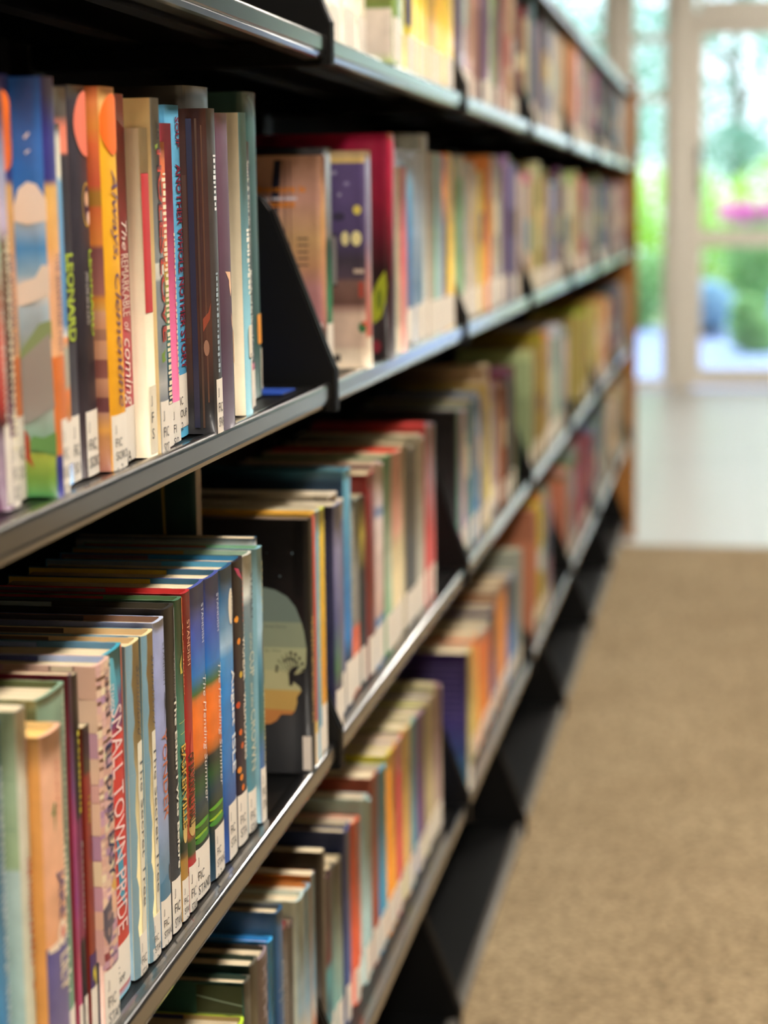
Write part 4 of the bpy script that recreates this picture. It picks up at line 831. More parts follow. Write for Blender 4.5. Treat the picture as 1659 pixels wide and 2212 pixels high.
# rows of books: design, row, bay, y, thickness, height, spine x, lean, colour
BOOKS = [
('b0', 0, 'B', 0, 0.9893, 0.0080, 0.220, -0.0180, 0.03, 0, 0, 0),
('b1', 0, 'B', 0, 0.9982, 0.0113, 0.219, -0.0180, 0.03, 0, 0, 0),
('b2', 0, 'B', 0, 1.0104, 0.0305, 0.222, -0.0240, 0.03, 0, 0, 0),
('b4', 0, 'B', 0, 1.0419, 0.0201, 0.222, -0.0075, 0.03, 0, 0, 0),
('b5', 0, 'B', 0, 1.0628, 0.0349, 0.199, -0.0160, 0.03, 0, 0, 0),
('b6', 0, 'B', 0, 1.0987, 0.0180, 0.220, -0.0190, 0.03, 0, 0, 0),
('b7', 0, 'B', 0, 1.1176, 0.0312, 0.222, -0.0175, 0.03, 0, 0, 0),
('b8', 0, 'B', 0, 1.1497, 0.0308, 0.223, -0.0098, 0.03, 0, 0, 0),
('b9', 0, 'B', 0, 1.1814, 0.0342, 0.221, -0.0160, 0.03, 0, 0, 0),
('b10', 0, 'B', 0, 1.2165, 0.0199, 0.202, -0.0073, 0.03, 0, 0, 0),
('b11', 0, 'B', 0, 1.2373, 0.0186, 0.221, -0.0050, 0.03, 0, 0, 0),
('b12', 0, 'B', 0, 1.2568, 0.0336, 0.195, -0.0110, 0.03, 0, 0, 0),
('b13', 0, 'B', 0, 1.2913, 0.0258, 0.208, -0.0140, 0.03, 0, 0, 0),
('b14', 0, 'B', 0, 1.3181, 0.0349, 0.221, -0.0180, 0.03, 0, 0, 0),
('b15', 0, 'B', 0, 1.3539, 0.0213, 0.220, 0.0004, 0.03, 0, 0, 0),
('b17', 0, 'B', 0, 1.3761, 0.0342, 0.218, 0.0009, 0.03, 0, 0, 0),
('b16', 0, 'B', 0, 1.4111, 0.0695, 0.239, -0.0300, 0.03, 0, 0, 0),
('b18', 0, 'B', 0, 1.4815, 0.0218, 0.223, -0.0084, 0.03, 0, 0, 0),
('b19', 0, 'B', 0, 1.5042, 0.0459, 0.203, -0.0180, 0.03, 0, 0, 0),
('b20', 0, 'B', 0, 1.6000, 0.0478, 0.245, -0.0340, 0.03, 0, 0, 0),
('c0', 0, 'B', 1, 1.8600, 0.0193, 0.202, -0.0252, 0, 0, 0, 0),
('c1', 0, 'B', 1, 1.8802, 0.0349, 0.210, -0.0260, 0, 0, 0, 0),
('c2', 0, 'B', 1, 1.9400, 0.0279, 0.208, 0.0024, 0, 0, 0, 0),
('c3', 0, 'B', 1, 2.0500, 0.0345, 0.228, 0.0067, 0, 0, 0, 0),
('c4', 0, 'B', 1, 2.1600, 0.0473, 0.197, 0.0004, 0, 0, 0, 0),
('c5a', 0, 'B', 1, 2.2082, 0.0282, 0.217, -0.0080, 0, 0, 0, 0),
('c5a', 1, 'B', 1, 2.2369, 0.0282, 0.210, -0.0110, 0, 0, 0, 0),
('c5a', 2, 'B', 1, 2.2656, 0.0282, 0.208, -0.0118, 0, 0, 0, 0),
('c5a', 3, 'B', 1, 2.2944, 0.0282, 0.208, -0.0117, 0, 0, 0, 0),
('c5', 0, 'B', 1, 2.3235, 0.0457, 0.218, -0.0080, 0, 0, 0, 0),
('c5b', 0, 'B', 1, 2.3700, 0.0437, 0.238, -0.0080, 0, 0, 0, 0),
('c6', 0, 'B', 1, 2.4147, 0.0355, 0.219, -0.0060, 0, 0, 0, 0),
('c7', 0, 'B', 1, 2.4510, 0.0389, 0.219, -0.0060, 0, 0, 0, 0),
('c8', 0, 'B', 1, 2.4909, 0.0402, 0.218, -0.0060, 0, 0, 0, 0),
('c9', 0, 'B', 1, 2.5320, 0.0373, 0.218, -0.0060, 0, 0, 0, 0),
('c10', 0, 'B', 1, 2.5702, 0.0275, 0.221, -0.0060, 0, 0, 0, 0),
('c10', 1, 'B', 1, 2.5982, 0.0275, 0.221, -0.0079, 0, 0, 0, 0),
('c10', 2, 'B', 1, 2.6262, 0.0275, 0.210, -0.0086, 0, 0, 0, 0),
('d_', 0, 'C', 0, 0.9504, 0.0176, 0.220, -0.0180, 0, 0, 0, 0),
('d0', 0, 'C', 0, 0.9690, 0.0159, 0.225, -0.0107, 0, 0, 0, 0),
('d1', 0, 'C', 0, 0.9858, 0.0340, 0.207, -0.0025, 0, 0, 0, 0),
('d2', 0, 'C', 0, 1.0207, 0.0473, 0.218, -0.0160, 0, 0, 0, 0),
('d3', 0, 'C', 0, 1.0689, 0.0072, 0.221, -0.0160, 0, 0, 0, 0),
('d4', 0, 'C', 0, 1.0769, 0.0089, 0.219, -0.0160, 0, 0, 0, 0),
('d5', 0, 'C', 0, 1.0868, 0.0121, 0.186, -0.0142, 0, 0, 0, 0),
('d6', 0, 'C', 0, 1.0998, 0.0304, 0.219, -0.0093, 0, 0, 0, 0),
('d7', 0, 'C', 0, 1.1310, 0.0457, 0.217, -0.0160, 0, 0, 0, 0),
('d8', 0, 'C', 0, 1.1777, 0.0291, 0.214, -0.0140, 0, 0, 0, 0),
('d9', 0, 'C', 0, 1.2076, 0.0258, 0.214, -0.0130, 0, 0, 0, 0),
('d10', 0, 'C', 0, 1.2343, 0.0250, 0.217, -0.0130, 0, 0, 0, 0),
('d11', 0, 'C', 0, 1.2602, 0.0238, 0.221, -0.0130, 0, 0, 0, 0),
('d12', 0, 'C', 0, 1.2850, 0.0177, 0.222, -0.0130, 0, 0, 0, 0),
('d13', 0, 'C', 0, 1.3035, 0.0206, 0.223, -0.0130, 0, 0, 0, 0),
('d14', 0, 'C', 0, 1.3250, 0.0428, 0.222, -0.0140, 0, 0, 0, 0),
('d15', 0, 'C', 0, 1.3688, 0.0415, 0.221, -0.0140, 0, 0, 0, 0),
('d16', 0, 'C', 0, 1.4112, 0.0384, 0.220, -0.0140, 0, 0, 0, 0),
('d17', 0, 'C', 0, 1.4505, 0.0329, 0.219, -0.0140, 0, 0, 0, 0),
('d18', 0, 'C', 0, 1.4843, 0.0282, 0.218, -0.0140, 0, 0, 0, 0),
('d19', 0, 'C', 0, 1.5134, 0.0181, 0.219, -0.0110, 0, 0, 0, 0),
('d20', 0, 'C', 0, 1.5325, 0.0115, 0.224, -0.0183, 0, 0, 0, 0),
('d21', 0, 'C', 0, 1.5449, 0.0155, 0.285, -0.0665, 0, 0, 0, 0),
('e0', 0, 'C', 0, 1.6580, 0.0169, 0.220, -0.0002, 0, 0, 0, 0),
('e1', 0, 'C', 0, 1.6758, 0.0225, 0.222, -0.0022, 0, 0, 0, 0),
('e2', 0, 'C', 0, 1.6992, 0.0225, 0.220, -0.0033, 0, 0, 0, 0),
('e3', 0, 'C', 0, 1.7226, 0.0275, 0.218, -0.0044, 0, 0, 0, 0),
('f1', 0, 'C', 1, 1.7836, 0.0329, 0.213, -0.0023, 0, 0, 0, 0),
('f1b', 0, 'C', 1, 1.8174, 0.0328, 0.218, -0.0120, 0, 0, 0, 0),
('f1b', 1, 'C', 1, 1.8507, 0.0328, 0.207, -0.0125, 0, 0, 0, 0),
('f2', 0, 'C', 1, 1.8844, 0.0353, 0.232, -0.0120, 0, 0, 0, 0),
('f3', 0, 'C', 1, 1.9206, 0.0342, 0.198, -0.0160, 0, 0, 0, 0),
('f3', 1, 'C', 1, 1.9553, 0.0342, 0.193, -0.0170, 0, 0, 0, 0),
('f4', 0, 'C', 1, 1.9904, 0.0282, 0.192, -0.0160, 0, 0, 0, 0),
('f5', 0, 'C', 1, 2.0195, 0.0436, 0.211, -0.0137, 0, 0, 0, 0),
('f6', 0, 'C', 1, 2.0640, 0.0327, 0.217, -0.0137, 0, 0, 0, 0),
('f6', 1, 'C', 1, 2.0972, 0.0327, 0.211, -0.0160, 0, 0, 0, 0),
('f7', 0, 'C', 1, 2.1307, 0.0418, 0.216, -0.0137, 0, 0, 0, 0),
('f8', 0, 'C', 1, 2.1735, 0.0296, 0.214, -0.0137, 0, 0, 0, 0),
('f8', 1, 'C', 1, 2.2036, 0.0296, 0.213, -0.0146, 0, 0, 0, 0),
('f8', 2, 'C', 1, 2.2337, 0.0296, 0.210, -0.0174, 0, 0, 0, 0),
('f9', 0, 'C', 1, 2.2641, 0.0273, 0.213, -0.0137, 0, 0, 0, 0),
('f9', 1, 'C', 1, 2.2919, 0.0273, 0.204, -0.0143, 0, 0, 0, 0),
('f9', 2, 'C', 1, 2.3197, 0.0273, 0.204, -0.0143, 0, 0, 0, 0),
('f10', 0, 'C', 1, 2.3479, 0.0328, 0.214, -0.0137, 0, 0, 0, 0),
('f10', 1, 'C', 1, 2.3811, 0.0328, 0.207, -0.0142, 0, 0, 0, 0),
('f11', 0, 'C', 1, 2.4148, 0.0245, 0.219, -0.0120, 0, 0, 0, 0),
('f11', 1, 'C', 1, 2.4398, 0.0245, 0.219, -0.0155, 0, 0, 0, 0),
('f11', 2, 'C', 1, 2.4649, 0.0245, 0.216, -0.0129, 0, 0, 0, 0),
('g_', 0, 'D', 0, 1.4100, 0.0385, 0.172, -0.0180, 0, 0, 0, 0),
('g0', 0, 'D', 0, 1.4494, 0.0322, 0.181, -0.0200, 0, 0, 0, 0),
('g1', 0, 'D', 0, 1.4825, 0.0205, 0.207, -0.0200, 0, 0, 0, 0),
('g2', 0, 'D', 0, 1.5039, 0.0258, 0.213, -0.0200, 0, 0, 0, 0),
('g3', 0, 'D', 0, 1.5306, 0.0351, 0.208, -0.0200, 0, 0, 0, 0),
('g4', 0, 'D', 0, 1.5666, 0.0160, 0.210, -0.0200, 0, 0, 0, 0),
('g5', 0, 'D', 0, 1.5835, 0.0240, 0.229, -0.0165, 0, 0, 0, 0),
('g6', 0, 'D', 0, 1.6084, 0.0357, 0.202, -0.0200, 0, 0, 0, 0),
('g6', 1, 'D', 0, 1.6446, 0.0357, 0.190, -0.0235, 0, 0, 0, 0),
('g7', 0, 'D', 0, 1.6812, 0.0303, 0.205, -0.0200, 0, 0, 0, 0),
('g8', 0, 'D', 0, 1.7124, 0.0253, 0.204, -0.0200, 0, 0, 0, 0),
('g8b', 0, 'D', 0, 1.7386, 0.0156, 0.210, -0.0200, 0, 0, 0, 0),
('g9', 0, 'D', 1, 1.7876, 0.0145, 0.216, -0.0200, 0, 0, 0, 0),
('g10', 0, 'D', 1, 1.8030, 0.0333, 0.183, -0.0200, 0, 0, 0, 0),
('g10', 1, 'D', 1, 1.8368, 0.0333, 0.180, -0.0238, 0, 0, 0, 0),
('g10', 2, 'D', 1, 1.8705, 0.0333, 0.177, -0.0227, 0, 0, 0, 0),
('g11', 0, 'D', 1, 1.9047, 0.0241, 0.199, -0.0200, 0, 0, 0, 0),
('g11', 1, 'D', 1, 1.9293, 0.0241, 0.196, -0.0238, 0, 0, 0, 0),
('g12', 0, 'D', 1, 1.9543, 0.0280, 0.193, -0.0200, 0, 0, 0, 0),
('g12', 1, 'D', 1, 1.9829, 0.0280, 0.184, -0.0239, 0, 0, 0, 0),
('g13', 0, 'D', 1, 2.0118, 0.0241, 0.201, -0.0200, 0, 0, 0, 0),
('g13', 1, 'D', 1, 2.0364, 0.0241, 0.190, -0.0212, 0, 0, 0, 0),
('g14', 0, 'D', 1, 2.0613, 0.0393, 0.209, -0.0200, 0, 0, 0, 0),
('g15', 0, 'D', 1, 2.1015, 0.0263, 0.205, -0.0200, 0, 0, 0, 0),
('g15', 1, 'D', 1, 2.1283, 0.0263, 0.201, -0.0207, 0, 0, 0, 0),
('g16', 0, 'D', 1, 2.1555, 0.0342, 0.208, -0.0200, 0, 0, 0, 0),
('g16', 1, 'D', 1, 2.1902, 0.0342, 0.206, -0.0203, 0, 0, 0, 0),
('g17', 0, 'D', 1, 2.2253, 0.0295, 0.206, -0.0200, 0, 0, 0, 0),
('g17', 1, 'D', 1, 2.2553, 0.0295, 0.202, -0.0224, 0, 0, 0, 0),
('g18', 0, 'D', 1, 2.2857, 0.0412, 0.204, -0.0200, 0, 0, 0, 0),
('g19', 0, 'D', 1, 2.3278, 0.0249, 0.200, -0.0200, 0, 0, 0, 0),
('g19', 1, 'D', 1, 2.3531, 0.0249, 0.199, -0.0227, 0, 0, 0, 0),
('g20', 0, 'D', 1, 2.3789, 0.0357, 0.196, -0.0200, 0, 0, 0, 0),
('g20', 1, 'D', 1, 2.4151, 0.0357, 0.192, -0.0212, 0, 0, 0, 0),
('g21', 0, 'D', 1, 2.4518, 0.0266, 0.195, -0.0200, 0, 0, 0, 0),
('g21', 1, 'D', 1, 2.4789, 0.0266, 0.185, -0.0219, 0, 0, 0, 0),
('g21', 2, 'D', 1, 2.5059, 0.0266, 0.191, -0.0219, 0, 0, 0, 0),
('g22', 0, 'D', 1, 2.5334, 0.0272, 0.198, -0.0200, 0, 0, 0, 0),
('g22', 1, 'D', 1, 2.5612, 0.0272, 0.189, -0.0202, 0, 0, 0, 0),
('k1', 0, 'C', 2, 2.7040, 0.0295, 0.208, -0.0121, 0, 0, 0, 0),
('h1', 0, 'D', 2, 2.7300, 0.0445, 0.199, -0.0027, 0, 0, 0, 0),
('h2', 0, 'D', 2, 2.7754, 0.0312, 0.174, -0.0180, 0, 0, 0, 0),
('h2', 1, 'D', 2, 2.8071, 0.0312, 0.162, -0.0181, 0, 0, 0, 0),
('h2', 2, 'D', 2, 2.8389, 0.0312, 0.165, -0.0214, 0, 0, 0, 0),
('h2', 3, 'D', 2, 2.8706, 0.0312, 0.174, -0.0212, 0, 0, 0, 0),
('h2', 4, 'D', 2, 2.9023, 0.0312, 0.170, -0.0203, 0, 0, 0, 0),
('h2', 5, 'D', 2, 2.9340, 0.0312, 0.174, -0.0182, 0, 0, 0, 0),
('h2', 6, 'D', 2, 2.9658, 0.0312, 0.172, -0.0218, 0, 0, 0, 0),
('h3', 0, 'D', 2, 2.9979, 0.0327, 0.171, -0.0180, 0, 0, 0, 0),
('h3', 1, 'D', 2, 3.0311, 0.0327, 0.169, -0.0210, 0, 0, 0, 0),
('h3', 2, 'D', 2, 3.0644, 0.0327, 0.160, -0.0218, 0, 0, 0, 0),
('h3', 3, 'D', 2, 3.0976, 0.0327, 0.167, -0.0194, 0, 0, 0, 0),
('h4', 0, 'D', 2, 3.1311, 0.0297, 0.177, -0.0180, 0, 0, 0, 0),
('h4', 1, 'D', 2, 3.1613, 0.0297, 0.171, -0.0211, 0, 0, 0, 0),
('h4', 2, 'D', 2, 3.1915, 0.0297, 0.176, -0.0210, 0, 0, 0, 0),
('h5', 0, 'D', 2, 3.2222, 0.0288, 0.190, -0.0180, 0, 0, 0, 0),
('h5', 1, 'D', 2, 3.2515, 0.0288, 0.180, -0.0214, 0, 0, 0, 0),
('h5', 2, 'D', 2, 3.2808, 0.0288, 0.189, -0.0218, 0, 0, 0, 0),
('h5', 3, 'D', 2, 3.3101, 0.0288, 0.189, -0.0194, 0, 0, 0, 0),
('h5', 4, 'D', 2, 3.3394, 0.0288, 0.183, -0.0217, 0, 0, 0, 0),
('h5', 5, 'D', 2, 3.3687, 0.0288, 0.186, -0.0217, 0, 0, 0, 0),
('h6', 0, 'D', 2, 3.3983, 0.0272, 0.179, -0.0180, 0, 0, 0, 0),
('h6', 1, 'D', 2, 3.4260, 0.0272, 0.173, -0.0192, 0, 0, 0, 0),
('h6', 2, 'D', 2, 3.4537, 0.0272, 0.175, -0.0187, 0, 0, 0, 0),
('h6', 3, 'D', 2, 3.4815, 0.0272, 0.178, -0.0186, 0, 0, 0, 0),
('h6', 4, 'D', 2, 3.5092, 0.0272, 0.171, -0.0220, 0, 0, 0, 0),
('a0', 0, 'A', 1, 1.7876, 0.0310, 0.210, -0.0180, 0, 0, 0, 0),
('a0', 1, 'A', 1, 1.8191, 0.0310, 0.208, -0.0182, 0, 0, 0, 0),
('a0', 2, 'A', 1, 1.8506, 0.0310, 0.198, -0.0201, 0, 0, 0, 0),
('a0', 3, 'A', 1, 1.8821, 0.0310, 0.205, -0.0189, 0, 0, 0, 0),
('a0', 4, 'A', 1, 1.9136, 0.0310, 0.203, -0.0213, 0, 0, 0, 0),
('a1', 0, 'A', 1, 1.9455, 0.0363, 0.220, -0.0180, 0, 0, 0, 0),
('a1', 1, 'A', 1, 1.9823, 0.0363, 0.215, -0.0197, 0, 0, 0, 0),
('a2', 0, 'A', 1, 2.0195, 0.0323, 0.210, -0.0180, 0, 0, 0, 0),
('a2', 1, 'A', 1, 2.0523, 0.0323, 0.209, -0.0217, 0, 0, 0, 0),
('a3', 0, 'A', 1, 2.0855, 0.0440, 0.230, 0.0062, 0, 0, 0, 0),
('a4', 0, 'A', 1, 2.1304, 0.0296, 0.200, -0.0060, 0, 0, 0, 0),
('a4', 1, 'A', 1, 2.1605, 0.0296, 0.200, -0.0080, 0, 0, 0, 0),
('a4', 2, 'A', 1, 2.1907, 0.0296, 0.190, -0.0065, 0, 0, 0, 0),
('a4', 3, 'A', 1, 2.2208, 0.0296, 0.191, -0.0098, 0, 0, 0, 0),
('a5', 0, 'A', 1, 2.2514, 0.0423, 0.210, -0.0060, 0, 0, 0, 0),
('a6', 0, 'A', 1, 2.2946, 0.0250, 0.210, -0.0060, 0, 0, 0, 0),
('a6', 1, 'A', 1, 2.3201, 0.0250, 0.202, -0.0092, 0, 0, 0, 0),
('a6', 2, 'A', 1, 2.3456, 0.0250, 0.209, -0.0077, 0, 0, 0, 0),
('a7', 0, 'A', 1, 2.3715, 0.0270, 0.200, -0.0060, 0, 0, 0, 0),
('a7', 1, 'A', 1, 2.3990, 0.0270, 0.198, -0.0094, 0, 0, 0, 0),
('a8', 0, 'A', 1, 2.4269, 0.0283, 0.200, -0.0060, 0, 0, 0, 0),
('a8', 1, 'A', 1, 2.4557, 0.0283, 0.196, -0.0078, 0, 0, 0, 0),
('a9', 0, 'A', 1, 2.4849, 0.0359, 0.200, -0.0060, 0, 0, 0, 0),
('a9', 1, 'A', 1, 2.5213, 0.0359, 0.188, -0.0094, 0, 0, 0, 0),
('a10', 0, 'A', 1, 2.5581, 0.0312, 0.210, -0.0060, 0, 0, 0, 0),
('a10', 1, 'A', 1, 2.5898, 0.0312, 0.198, -0.0078, 0, 0, 0, 0),
('a10', 2, 'A', 1, 2.6214, 0.0312, 0.204, -0.0089, 0, 0, 0, 0),
('far', 0, 'A', 2, 2.7040, 0.0220, 0.211, -0.0184, 0, 111, 101, 164),
('far', 0, 'A', 2, 2.7266, 0.0180, 0.196, -0.0238, 0, 103, 99, 169),
('far', 0, 'A', 2, 2.7452, 0.0220, 0.195, -0.0153, 0, 91, 68, 92),
('far', 0, 'A', 2, 2.7678, 0.0340, 0.208, -0.0150, 0, 124, 110, 126),
('far', 0, 'A', 2, 2.8024, 0.0220, 0.205, -0.0204, 0, 132, 111, 157),
('far', 0, 'A', 2, 2.8250, 0.0260, 0.218, -0.0201, 0, 128, 161, 160),
('far', 0, 'A', 2, 2.8516, 0.0300, 0.215, -0.0230, 0, 129, 98, 161),
('far', 0, 'A', 2, 2.8822, 0.0260, 0.215, -0.0226, 0, 152, 102, 114),
('far', 0, 'A', 2, 2.9088, 0.0340, 0.215, -0.0212, 0, 163, 125, 111),
('far', 0, 'A', 2, 2.9434, 0.0340, 0.198, -0.0244, 0, 176, 141, 121),
('far', 0, 'A', 2, 2.9780, 0.0180, 0.193, -0.0182, 0, 162, 122, 110),
('far', 0, 'A', 2, 2.9966, 0.0220, 0.226, -0.0250, 0, 182, 150, 126),
('far', 0, 'A', 2, 3.0192, 0.0220, 0.196, -0.0115, 0, 104, 89, 102),
('far', 0, 'A', 2, 3.0418, 0.0180, 0.218, -0.0191, 0, 123, 98, 115),
('far', 0, 'A', 2, 3.0604, 0.0300, 0.208, -0.0183, 0, 161, 89, 112),
('far', 0, 'A', 2, 3.0910, 0.0300, 0.214, -0.0174, 0, 147, 80, 144),
('far', 0, 'A', 2, 3.1216, 0.0260, 0.219, -0.0209, 0, 156, 86, 107),
('far', 0, 'A', 2, 3.1482, 0.0260, 0.238, -0.0215, 0, 149, 167, 129),
('far', 0, 'A', 2, 3.1748, 0.0140, 0.196, -0.0233, 0, 129, 106, 119),
('far', 0, 'A', 2, 3.1894, 0.0220, 0.208, -0.0216, 0, 163, 178, 121),
('far', 0, 'A', 2, 3.2120, 0.0220, 0.195, -0.0209, 0, 107, 118, 120),
('far', 0, 'A', 2, 3.2346, 0.0220, 0.221, -0.0210, 0, 101, 134, 96),
('far', 0, 'A', 2, 3.2572, 0.0340, 0.203, -0.0146, 0, 136, 95, 89),
('far', 0, 'A', 2, 3.2918, 0.0140, 0.196, -0.0190, 0, 132, 85, 50),
('far', 0, 'A', 2, 3.3064, 0.0260, 0.198, -0.0183, 0, 117, 66, 50),
('far', 0, 'A', 2, 3.3330, 0.0260, 0.207, -0.0169, 0, 155, 86, 83),
('far', 0, 'A', 2, 3.3596, 0.0260, 0.193, -0.0114, 0, 193, 162, 130),
('far', 0, 'A', 2, 3.3862, 0.0140, 0.238, -0.0157, 0, 130, 170, 124),
('far', 0, 'A', 2, 3.4008, 0.0140, 0.219, -0.0233, 0, 210, 129, 122),
('far', 0, 'A', 2, 3.4154, 0.0260, 0.205, -0.0229, 0, 161, 78, 67),
('far', 0, 'A', 2, 3.4420, 0.0140, 0.206, -0.0158, 0, 171, 153, 118),
('far', 0, 'A', 2, 3.4566, 0.0140, 0.205, -0.0206, 0, 134, 111, 92),
('far', 0, 'A', 2, 3.4712, 0.0340, 0.188, -0.0209, 0, 180, 141, 124),
('far', 0, 'A', 2, 3.5058, 0.0180, 0.211, -0.0214, 0, 166, 151, 137),
('far', 0, 'A', 2, 3.5244, 0.0340, 0.208, -0.0196, 0, 124, 63, 75),
('far', 0, 'A', 3, 3.6184, 0.0260, 0.191, -0.0183, 0, 121, 62, 59),
('far', 0, 'A', 3, 3.6450, 0.0180, 0.182, -0.0118, 0, 199, 182, 147),
('far', 0, 'A', 3, 3.6636, 0.0340, 0.204, -0.0163, 0, 137, 53, 55),
('far', 0, 'A', 3, 3.6982, 0.0260, 0.201, -0.0197, 0, 81, 16, 39),
('far', 0, 'A', 3, 3.7248, 0.0300, 0.206, -0.0220, 0, 130, 70, 76),
('far', 0, 'A', 3, 3.7554, 0.0260, 0.238, -0.0126, 0, 93, 120, 128),
('far', 0, 'A', 3, 3.7820, 0.0260, 0.194, -0.0185, 0, 150, 165, 116),
('far', 0, 'A', 3, 3.8086, 0.0260, 0.203, -0.0229, 0, 171, 176, 152),
('far', 0, 'A', 3, 3.8352, 0.0220, 0.203, -0.0206, 0, 142, 137, 150),
('far', 0, 'A', 3, 3.8578, 0.0340, 0.194, -0.0205, 0, 144, 122, 122),
('far', 0, 'A', 3, 3.8924, 0.0300, 0.195, -0.0194, 0, 117, 91, 126),
('far', 0, 'A', 3, 3.9230, 0.0340, 0.181, -0.0111, 0, 125, 122, 124),
('far', 0, 'A', 3, 3.9576, 0.0220, 0.190, -0.0249, 0, 109, 132, 143),
('far', 0, 'A', 3, 3.9802, 0.0300, 0.222, -0.0171, 0, 108, 95, 103),
('far', 0, 'A', 3, 4.0108, 0.0340, 0.207, -0.0243, 0, 136, 116, 155),
('far', 0, 'A', 3, 4.0454, 0.0140, 0.211, -0.0127, 0, 143, 148, 157),
('far', 0, 'A', 3, 4.0600, 0.0140, 0.232, -0.0238, 0, 127, 113, 120),
('far', 0, 'A', 3, 4.0746, 0.0260, 0.186, -0.0174, 0, 139, 144, 170),
('far', 0, 'A', 3, 4.1012, 0.0260, 0.197, -0.0125, 0, 140, 124, 151),
('far', 0, 'A', 3, 4.1278, 0.0220, 0.200, -0.0135, 0, 163, 173, 152),
('far', 0, 'A', 3, 4.1504, 0.0180, 0.210, -0.0211, 0, 174, 167, 133),
('far', 0, 'A', 3, 4.1690, 0.0140, 0.205, -0.0240, 0, 147, 141, 148),
('far', 0, 'A', 3, 4.1836, 0.0140, 0.201, -0.0188, 0, 97, 127, 110),
('far', 0, 'A', 3, 4.1982, 0.0220, 0.209, -0.0235, 0, 128, 142, 124),
('far', 0, 'A', 3, 4.2208, 0.0140, 0.203, -0.0241, 0, 149, 162, 157),
('far', 0, 'A', 3, 4.2354, 0.0220, 0.238, -0.0189, 0, 193, 204, 209),
('far', 0, 'A', 3, 4.2580, 0.0180, 0.215, -0.0168, 0, 146, 149, 156),
('far', 0, 'A', 3, 4.2766, 0.0340, 0.204, -0.0230, 0, 126, 152, 141),
('far', 0, 'A', 3, 4.3112, 0.0180, 0.220, -0.0188, 0, 196, 199, 160),
('far', 0, 'A', 3, 4.3298, 0.0140, 0.215, -0.0232, 0, 160, 137, 138),
('far', 0, 'A', 3, 4.3444, 0.0220, 0.223, -0.0195, 0, 186, 145, 134),
('far', 0, 'A', 3, 4.3670, 0.0180, 0.212, -0.0199, 0, 152, 124, 96),
('far', 0, 'A', 3, 4.3856, 0.0180, 0.204, -0.0134, 0, 195, 189, 167),
('far', 0, 'A', 3, 4.4042, 0.0180, 0.204, -0.0138, 0, 153, 136, 126),
('far', 0, 'A', 3, 4.4228, 0.0140, 0.222, -0.0178, 0, 201, 166, 152),
('far', 0, 'A', 3, 4.4374, 0.0220, 0.187, -0.0178, 0, 156, 165, 112),
('far', 0, 'A', 4, 4.5328, 0.0300, 0.194, -0.0229, 0, 183, 163, 136),
('far', 0, 'A', 4, 4.5634, 0.0220, 0.219, -0.0239, 0, 189, 146, 139),
('far', 0, 'A', 4, 4.5860, 0.0220, 0.232, -0.0120, 0, 178, 131, 82),
('far', 0, 'A', 4, 4.6086, 0.0220, 0.220, -0.0154, 0, 147, 103, 59),
('far', 0, 'A', 4, 4.6312, 0.0300, 0.203, -0.0191, 0, 147, 102, 50),
('far', 0, 'A', 4, 4.6618, 0.0180, 0.199, -0.0123, 0, 149, 83, 61),
('far', 0, 'A', 4, 4.6804, 0.0140, 0.196, -0.0220, 0, 185, 117, 70),
('far', 0, 'A', 4, 4.6950, 0.0340, 0.216, -0.0192, 0, 179, 122, 87),
('far', 0, 'A', 4, 4.7296, 0.0180, 0.205, -0.0190, 0, 176, 122, 108),
('far', 0, 'A', 4, 4.7482, 0.0220, 0.215, -0.0224, 0, 163, 108, 85),
('far', 0, 'A', 4, 4.7708, 0.0340, 0.225, -0.0140, 0, 226, 166, 132),
('far', 0, 'A', 4, 4.8054, 0.0140, 0.220, -0.0205, 0, 150, 112, 65),
('far', 0, 'A', 4, 4.8200, 0.0140, 0.196, -0.0250, 0, 190, 110, 107),
('far', 0, 'A', 4, 4.8346, 0.0300, 0.207, -0.0144, 0, 116, 93, 123),
('far', 0, 'A', 4, 4.8652, 0.0140, 0.204, -0.0199, 0, 187, 133, 109),
('far', 0, 'A', 4, 4.8798, 0.0340, 0.210, -0.0143, 0, 241, 207, 195),
('far', 0, 'A', 4, 4.9144, 0.0140, 0.207, -0.0181, 0, 162, 166, 125),
('far', 0, 'A', 4, 4.9290, 0.0220, 0.226, -0.0248, 0, 108, 59, 30),
('far', 0, 'A', 4, 4.9516, 0.0340, 0.231, -0.0152, 0, 140, 131, 149),
('far', 0, 'A', 4, 4.9862, 0.0300, 0.216, -0.0189, 0, 211, 206, 212),
('far', 0, 'A', 4, 5.0168, 0.0260, 0.205, -0.0112, 0, 147, 137, 116),
('far', 0, 'A', 4, 5.0434, 0.0140, 0.238, -0.0249, 0, 141, 155, 111),
('far', 0, 'A', 4, 5.0580, 0.0140, 0.219, -0.0114, 0, 155, 124, 136),
('far', 0, 'A', 4, 5.0726, 0.0300, 0.203, -0.0116, 0, 118, 151, 102),
('far', 0, 'A', 4, 5.1032, 0.0340, 0.216, -0.0160, 0, 162, 163, 130),
('far', 0, 'A', 4, 5.1378, 0.0260, 0.174, -0.0122, 0, 213, 203, 193),
('far', 0, 'A', 4, 5.1644, 0.0140, 0.195, -0.0111, 0, 128, 77, 108),
('far', 0, 'A', 4, 5.1790, 0.0340, 0.211, -0.0161, 0, 124, 123, 102),
('far', 0, 'A', 4, 5.2136, 0.0340, 0.213, -0.0247, 0, 179, 190, 174),
('far', 0, 'A', 4, 5.2482, 0.0220, 0.217, -0.0119, 0, 137, 126, 106),
('far', 0, 'A', 4, 5.2708, 0.0180, 0.225, -0.0209, 0, 166, 176, 165),
('far', 0, 'A', 4, 5.2894, 0.0260, 0.199, -0.0198, 0, 162, 115, 126),
